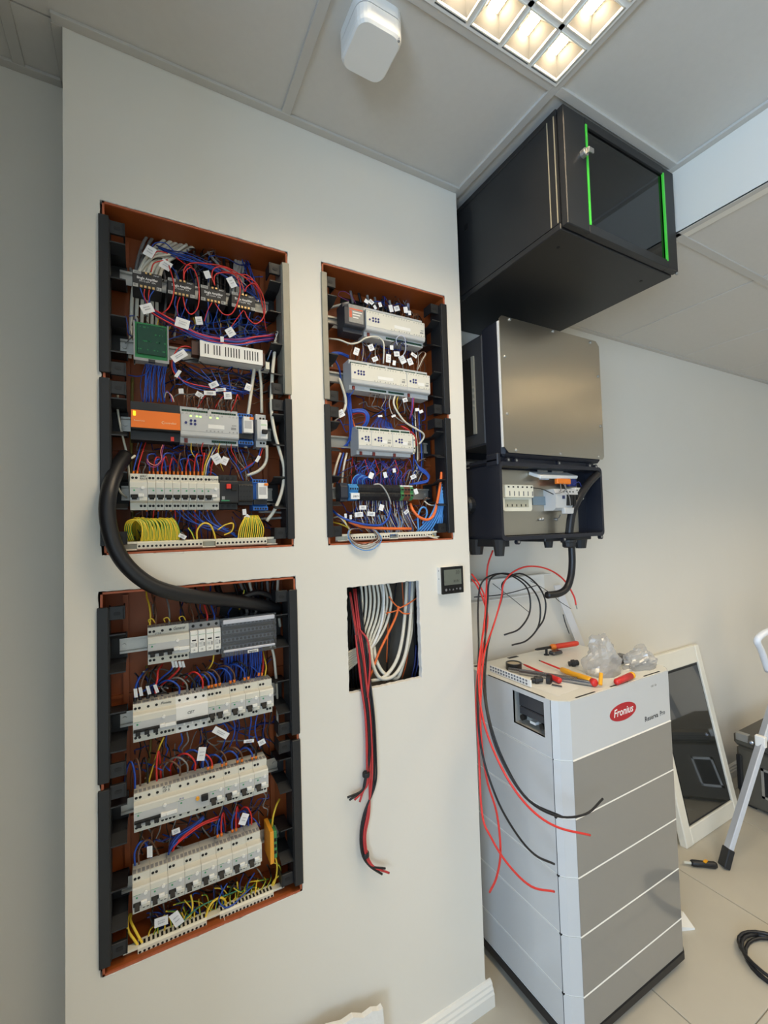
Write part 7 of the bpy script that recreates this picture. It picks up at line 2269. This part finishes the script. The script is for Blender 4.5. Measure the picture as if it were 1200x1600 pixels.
# small black glands
for k, (px, py, lb) in enumerate(((897, 1036, 'black cable gland behind the yellow screwdriver'), (840, 1062, 'black cable gland left of the knurled ring'))):
    p = on_top(px, py, 0.013)
    dr = Vector((0.8, -0.5, 0.1)).normalized()
    o = MB().lathe(p - dr * 0.02, dr, [(0.008, 0), (0.008, 0.01), (0.0125, 0.011), (0.0125, 0.022), (0.010, 0.023), (0.010, 0.034), (0.006, 0.037)], 10).build('cable_gland', BLACK)
    tag(o, lb, 'gland')
o = MB().cyl(on_top(862, 1070, 0.004), on_top(878, 1073, 0.004), 0.0032, n=8).build('small_bolt', CHR)
tag(o, 'small bright bolt near the front edge of the battery', 'bolt')
# red and yellow handle under the bag
a, c_ = on_top(962, 1066, 0.012), on_top(990, 1054, 0.012)
t = thing('hand_tool', 'red tool handle with yellow end beside the plastic bag', 'tool', a - Vector((0, 0, 0.012)))
d_ = (c_ - a).normalized()
L = (c_ - a).length
MB().lathe(a, d_, [(0.007, 0), (0.010, 0.006), (0.011, L * 0.82)], 12).build('handle', MATS['handle_red'], t, smooth=True)
MB().lathe(a + d_ * L * 0.82, d_, [(0.0112, 0), (0.0112, 0.012), (0.008, 0.016)], 12).build('handle_end', MATS['handle_yellow'], t, smooth=True)
# paper sheets on the lid
o = MB()
o.prism([tuple(on_top(*q)[:2]) for q in ((800, 1062), (862, 1046), (905, 1075), (872, 1088))], 'z', ZT + 0.0002, ZT + 0.0008)
tag(o.build('paper_sheet', mat('lid_sheet', (232, 231, 224), 0.5)), 'pale sheet lying under the rods on the battery', 'paper')


# plastic bags
def bag(loc, sx, sy, sz, label, seed, tint):
    rnd = random.Random(seed)
    from mathutils import noise
    b = MB()
    nu, nv = 22, 12
    vs = []
    for j in range(nv + 1):
        v = j / nv
        for i in range(nu):
            u = 2 * pi * i / nu
            taper = (1 - 0.62 * v ** 1.8) * (0.85 + 0.4 * v * (1 - v))
            p = Vector((cos(u) * taper, sin(u) * taper, v))
            nz_ = noise.noise(Vector((p.x * 1.8 + seed, p.y * 1.8, p.z * 2.2))) * 0.55 + noise.noise(Vector((p.x * 5 + seed, p.y * 5, p.z * 6))) * 0.30
            q = p * (1 + nz_ * (0.4 + v))
            vs.append((loc[0] + q.x * sx + v * v * sx * 0.15 * cos(seed), loc[1] + q.y * sy, loc[2] + max(0.0, p.z * sz * (1 + 0.25 * nz_))))
    fs = [(j * nu + i, j * nu + (i + 1) % nu, (j + 1) * nu + (i + 1) % nu, (j + 1) * nu + i) for j in range(nv) for i in range(nu)]
    fs += [tuple(range(nu)), tuple(range(nv * nu, nv * nu + nu))]
    b.add(vs, fs)
    o = b.build('plastic_bag', tint)
    tag(o, label, 'plastic bag')
    return o


BAGM = bpy.data.materials.new('thin_polythene')
BAGM.use_nodes = True
nt = BAGM.node_tree
nt.nodes.clear()
out = nt.nodes.new('ShaderNodeOutputMaterial')
tr = nt.nodes.new('ShaderNodeBsdfTransparent')
tr.inputs[0].default_value = (0.97, 0.97, 0.97, 1)
df = nt.nodes.new('ShaderNodeBsdfDiffuse')
df.inputs[0].default_value = (0.75, 0.75, 0.74, 1)
tl = nt.nodes.new('ShaderNodeBsdfTranslucent')
tl.inputs[0].default_value = (0.75, 0.75, 0.74, 1)
gl = nt.nodes.new('ShaderNodeBsdfGlossy')
gl.inputs['Roughness'].default_value = 0.2
m1 = nt.nodes.new('ShaderNodeMixShader')
m1.inputs[0].default_value = 0.5
m2 = nt.nodes.new('ShaderNodeMixShader')
m2.inputs[0].default_value = 0.16
m3 = nt.nodes.new('ShaderNodeMixShader')
m3.inputs[0].default_value = 0.48
nt.links.new(df.outputs[0], m1.inputs[1])
nt.links.new(tl.outputs[0], m1.inputs[2])
nt.links.new(m1.outputs[0], m2.inputs[1])
nt.links.new(gl.outputs[0], m2.inputs[2])
nt.links.new(tr.outputs[0], m3.inputs[1])
nt.links.new(m2.outputs[0], m3.inputs[2])
nt.links.new(m3.outputs[0], out.inputs[0])
p = on_top(942, 1052)
bag((p.x, p.y, ZT), 0.080, 0.055, 0.125, 'crumpled clear plastic bag standing tall on the battery', 3, BAGM)
p = on_top(1000, 1042)
bag((p.x, p.y, ZT), 0.085, 0.045, 0.07, 'flatter clear plastic bag at the right of the battery top', 8, BAGM)
o = MB().box(0, 0.06, 0, 0.04, 0, 0.03, 0.008)
o.v = [tuple(Vector(q) + on_top(968, 1040)) for q in o.v]
tag(o.build('dark_package', mat('package_grey', (74, 74, 76), 0.35, var=0.5, scale=60)), 'dark grey package between the two plastic bags', 'package')
for k in range(5):
    q = on_top(985 + k * 9, 1044 - k * 3, 0.008)
    o = MB().cyl(q, q + Vector((0.018, 0.006 * (k % 2), 0.002)), 0.005, n=10).build('metal_fitting', CHR)
    tag(o, 'bright metal fitting inside the flatter plastic bag', 'fitting', 'fittings in the flat bag')
q = on_top(938, 1070, 0.01)
o = MB().cyl(q, q + Vector((0.02, 0.01, 0.03)), 0.006, n=10).build('yellow_fitting', MATS['handle_yellow'])
tag(o, 'yellow fitting showing through the tall plastic bag', 'fitting')

# ================================================================== LEANING GLAZED FRAME
A = PZ(1080, 1331, 0.0)
B = PZ(1152, 1268, 0.0)
wdt = 0.50
xl_, xr_ = A.x, A.x + 0.50
yb_ = (A.y + B.y) / 2
yt_ = YB - 0.035
ht = 0.83
t = thing('glazed_frame', 'white framed glass panel leaning against the back wall', 'glazed panel', ((xl_ + xr_) / 2, yb_, 0))
LNG = math.hypot(yt_ - yb_, ht)
TM = Matrix.Translation((xl_, yb_, 0.0)) @ Matrix.Rotation(math.atan2(-(yt_ - yb_), ht), 4, 'X')
fw = 0.055


def part(name, m_, x0, x1, y0, y1, z0, z1, bev=0.004, parent=t):
    b = MB()
    b.T = TM
    b.box(x0, x1, y0, y1, z0, z1, bev)
    return b.build(name, m_, parent)


FRW = mat('frame_white', (232, 229, 216), 0.35, var=0.02)
part('stile', FRW, 0, fw, 0, 0.035, 0, LNG)
part('stile', FRW, wdt - fw * 0.75, wdt, 0, 0.035, 0, LNG)
part('rail', FRW, fw, wdt - fw * 0.75, 0.001, 0.034, 0, fw * 1.3)
part('rail', FRW, fw, wdt - fw * 0.75, 0.001, 0.034, LNG - fw * 1.6, LNG)
gasket = mat('gasket_black', (30, 31, 33), 0.5)
g0 = part('gasket', gasket, fw, wdt - fw * 0.75, 0.010, 0.020, fw * 1.3, LNG - fw * 1.6, 0.001)
part('glass_pane', mat('dark_mirror_glass', (40, 40, 36), 0.03, spec=1.0, coat=1.0), fw + 0.012, wdt - fw * 0.75 - 0.012, 0.006, 0.010, fw * 1.3 + 0.012, LNG - fw * 1.6 - 0.012, 0)

# ================================================================== FLIGHT CASE
t = thing('flight_case', 'dark grey storage case with metal corner behind the ladder', 'case', (3.04, 1.0, 0))
CG = mat('case_grey', (84, 80, 70), 0.5, var=0.08)
kx0, kx1, ky0, ky1, kz1 = 2.78, 3.30, 0.80, 1.228, 0.378
MB().box(kx0, kx1, ky0, ky1, 0.012, kz1 - 0.07, 0.012).build('case_body', CG, t)
MB().box(kx0 - 0.008, kx1 + 0.008, ky0 - 0.008, ky1 + 0.008, kz1 - 0.068, kz1, 0.014).build('case_lid', CG, t)
MB().box(kx0 - 0.016, kx0 + 0.0, ky1 - 0.03, ky1 - 0.004, 0.08, kz1 - 0.11, 0.006).build('side_handle', BLACK, t)
for yy in (ky1 - 0.062, ky0 + 0.01):
    MB().box(kx0 - 0.012, kx0 + 0.02, yy, yy + 0.055, kz1 - 0.035, kz1 + 0.003, 0.002).build('corner_plate', STEEL, t)
    MB().lathe((kx0 - 0.006, yy - 0.014, kz1 - 0.025), (-1, 0, 0), [(0.012, 0), (0.012, 0.008), (0.006, 0.012)], 12).build('corner_ball', CHR, t)
la = MB()
for (u0, u1, w0, w1) in ((1.0, 1.12, 0.085, 0.097), (1.0, 1.12, 0.223, 0.235), (1.0, 1.012, 0.085, 0.235), (1.108, 1.12, 0.085, 0.235)):
    la.box(kx0 - 0.006, kx0 + 0.004, u0, u1, w0, w1)
la.build('latch_frame', STEEL, t)
MB().box(kx0 - 0.003, kx0 + 0.004, 1.012, 1.108, 0.097, 0.223).build('latch_plate', BLACK2, t)
for k in range(4):
    MB().box(kx0 - 0.0095, kx0 - 0.006, ky0 + 0.02, ky1 - 0.08, kz1 - 0.06 + k * 0.009, kz1 - 0.057 + k * 0.009).build('lid_groove', BLACK, t)
for yy in (ky0 + 0.03, ky1 - 0.07):
    MB().box(kx0 + 0.02, kx1 - 0.02, yy, yy + 0.04, 0.0, 0.014).build('case_foot', BLACK, t)

# ================================================================== STEP LADDER
ALU = mat('ladder_aluminium', (206, 210, 216), 0.35, metal=0.25, var=0.03)
f0 = PZ(1131, 1355, 0.0)
t = thing('step_ladder', 'pale aluminium step ladder with black foot at the right edge', 'ladder', f0)
# direction of the visible leg, leaning to the right
topp = P(1212, 1060, 1.0)
f0v = Vector((f0.x, f0.y, 0.012))
dirv = (Vector((topp.x, 0.98, topp.z)) - f0v)
legtop = f0v + dirv * 2.0


def bar(name, p, q, w, d, m_, parent):
    p, q = Vector(p), Vector(q)
    z_ = (q - p).normalized()
    x_ = Vector((0.85, -0.5, 0)).normalized()
    x_ = (x_ - z_ * x_.dot(z_)).normalized()
    y_ = z_.cross(x_)
    T = Matrix((x_, y_, z_)).transposed().to_4x4()
    T.translation = p
    b = MB()
    b.T = T
    b.box(-w / 2, w / 2, -d / 2, d / 2, 0, (q - p).length, 0.003)
    return b.build(name, m_, parent)


bar('leg', f0v + dirv.normalized() * 0.03, legtop, 0.020, 0.040, ALU, t)
bar('foot', f0v - Vector((0, 0, 0.010)), f0v + dirv.normalized() * 0.07, 0.026, 0.047, BLACK, t)
off = Vector((0.10, -0.40, 0.0))
bar('leg', f0v + off + dirv.normalized() * 0.03, legtop + off * 0.75, 0.020, 0.040, ALU, t)
bar('foot', f0v + off - Vector((0, 0, 0.010)), f0v + off + dirv.normalized() * 0.07, 0.026, 0.047, BLACK, t)
rear = Vector((f0.x + 1.15, f0.y - 0.05, 0.012))
for o_ in (Vector((0, 0, 0)), off):
    bar('leg', rear + o_, legtop + o_ * 0.75 - Vector((0, 0, 0.06)), 0.024, 0.04, ALU, t)
for k in range(1, 4):
    p = f0v + dirv * (0.70 + 0.42 * k)
    bar('step', p, p + off * (1 - 0.06 * k), 0.09, 0.02, ALU, t)
hp = [P(1200, 1048, 0.99), P(1190, 1018, 0.985), P(1183, 1002, 0.98), P(1190, 992, 0.975), P(1203, 985, 0.97), P(1230, 975, 0.96), P(1262, 985, 0.95), P(1270, 1030, 0.94), P(1245, 1060, 0.95)]
MB().tube(spline(hp, 6), 0.014, 10).build('grip_loop', mat('ladder_white', (232, 236, 242), 0.3), t, smooth=True)
MB().box(f0v.x + dirv.x * 0.66 - 0.03, f0v.x + dirv.x * 0.66 - 0.008, f0v.y + dirv.y * 0.66 - 0.02, f0v.y + dirv.y * 0.66 + 0.02, dirv.z * 0.66 - 0.02, dirv.z * 0.66 + 0.03, 0.003).build('hinge_block', WHITE, t)

# ================================================================== THINGS ON THE FLOOR
a, c_ = PZ(1068, 1347, 0.014), PZ(1121, 1352, 0.014)
t = thing('chisel', 'black handled chisel lying on the floor beside the ladder foot', 'chisel', ((a.x + c_.x) / 2, (a.y + c_.y) / 2, 0))
d_ = (c_ - a).normalized()
L = (c_ - a).length
MB().lathe(a + d_ * L * 0.22, d_, [(0.010, 0), (0.0135, 0.008), (0.0125, L * 0.35), (0.0135, L * 0.7), (0.010, L * 0.76)], 12).build('handle', mat('handle_black', (26, 26, 28), 0.45), t, smooth=True)
MB().lathe(a, d_, [(0.004, 0), (0.006, 0.004), (0.006, L * 0.24)], 8).build('blade', mat('clear_blade', (206, 204, 190), 0.2), t)
MB().box(a.x + d_.x * L * 0.55, a.x + d_.x * L * 0.75, a.y + d_.y * L * 0.55 - 0.004, a.y + d_.y * L * 0.75 + 0.002, 0.025, 0.029).build('yellow_inlay', MATS['handle_yellow'], t)
o = MB()
pp = [PZ(1058, 1422, 0.0), PZ(1068, 1432, 0.0), PZ(1086, 1453, 0.0), PZ(1062, 1456, 0.0), PZ(1040, 1440, 0)]
vs = [(p.x, p.y, 0.0005) for p in pp] + [(p.x, p.y, 0.006 + 0.012 * (k % 2)) for k, p in enumerate(pp)]
n = len(pp)
o.add(vs, [(i, (i + 1) % n, n + (i + 1) % n, n + i) for i in range(n)] + [tuple(range(n)), tuple(range(n, 2 * n))])
tag(o.build('plastic_scrap', WHITE), 'white crumpled scrap on the floor beside the battery', 'scrap')
cc = PZ(1222, 1512, 0.0)
for k in range(3):
    pts = []
    for i in range(25):
        a_ = 2 * pi * i / 24
        rr = 0.105 + 0.012 * k
        pts.append((cc.x + rr * cos(a_ + k) * (1.0 - 0.1 * k), cc.y + rr * sin(a_ + k) * 0.9, 0.006 + 0.008 * k + 0.004 * sin(2 * a_)))
    o = MB().tube(pts, 0.0055, 8).build('cable_coil', W_BLACK, None, smooth=True)
    tag(o, '%s turn of the black cable coiled on the floor at the right edge' % ('lowest', 'middle', 'topmost')[k], 'cable', 'black floor cable coil')
# plasterboard offcut leaning at the pier foot
o = MB()
pts = [(0.30, 0.0), (0.572, 0.0), (0.556, 0.243), (0.545, 0.241), (0.525, 0.250), (0.50, 0.247), (0.47, 0.264), (0.44, 0.262), (0.40, 0.275), (0.34, 0.272), (0.31, 0.28)]
o.prism(pts, 'y', 1.098, 1.112)
tag(o.build('plasterboard_offcut', PLASTER), 'white plasterboard offcut standing at the foot of the pier', 'plasterboard')

# ================================================================== BUILD THE WIRES COLLECTED ABOVE
WIRES.sort(key=lambda w: (-w[0], w[1]))
KEEP = 290
for imp, idx, label, m_, r, sp, group, n, ferr, end in sorted(WIRES[:KEEP], key=lambda w: w[1]):
    o = MB().tube(sp, r, n).build('wire', m_, None, smooth=True)
    tag(o, label, 'wire', group)
    if ferr is not None:
        d = (sp[1] - sp[0]).normalized()
        MB().cyl(sp[0] - d * 0.002, sp[0] + d * 0.008, r * 1.5, r * 1.25, n=8).build('ferrule', ferr, o)
# the thinnest and most hidden wires cannot be picked apart: one object of kind stuff
rest = MB()
slots, fm = [], []
for imp, idx, label, m_, r, sp, group, n, ferr, end in WIRES[KEEP:]:
    for mm, fn in ((m_, lambda: rest.tube(sp, r, 5)),) + (((ferr, lambda: rest.cyl(sp[0], sp[0] + (sp[1] - sp[0]).normalized() * 0.008, r * 1.5, n=6)),) if ferr else ()):
        if mm not in slots:
            slots.append(mm)
        k = len(rest.f)
        fn()
        fm += [slots.index(mm)] * (len(rest.f) - k)
o = rest.build('small_wires', slots[0], None, smooth=True)
for mm in slots[1:]:
    o.data.materials.append(mm)
if len(o.data.polygons) == len(fm):
    o.data.polygons.foreach_set('material_index', fm)
tag(o, 'countless thin wires tangled between the devices of the three panels', 'wires', kind='stuff')
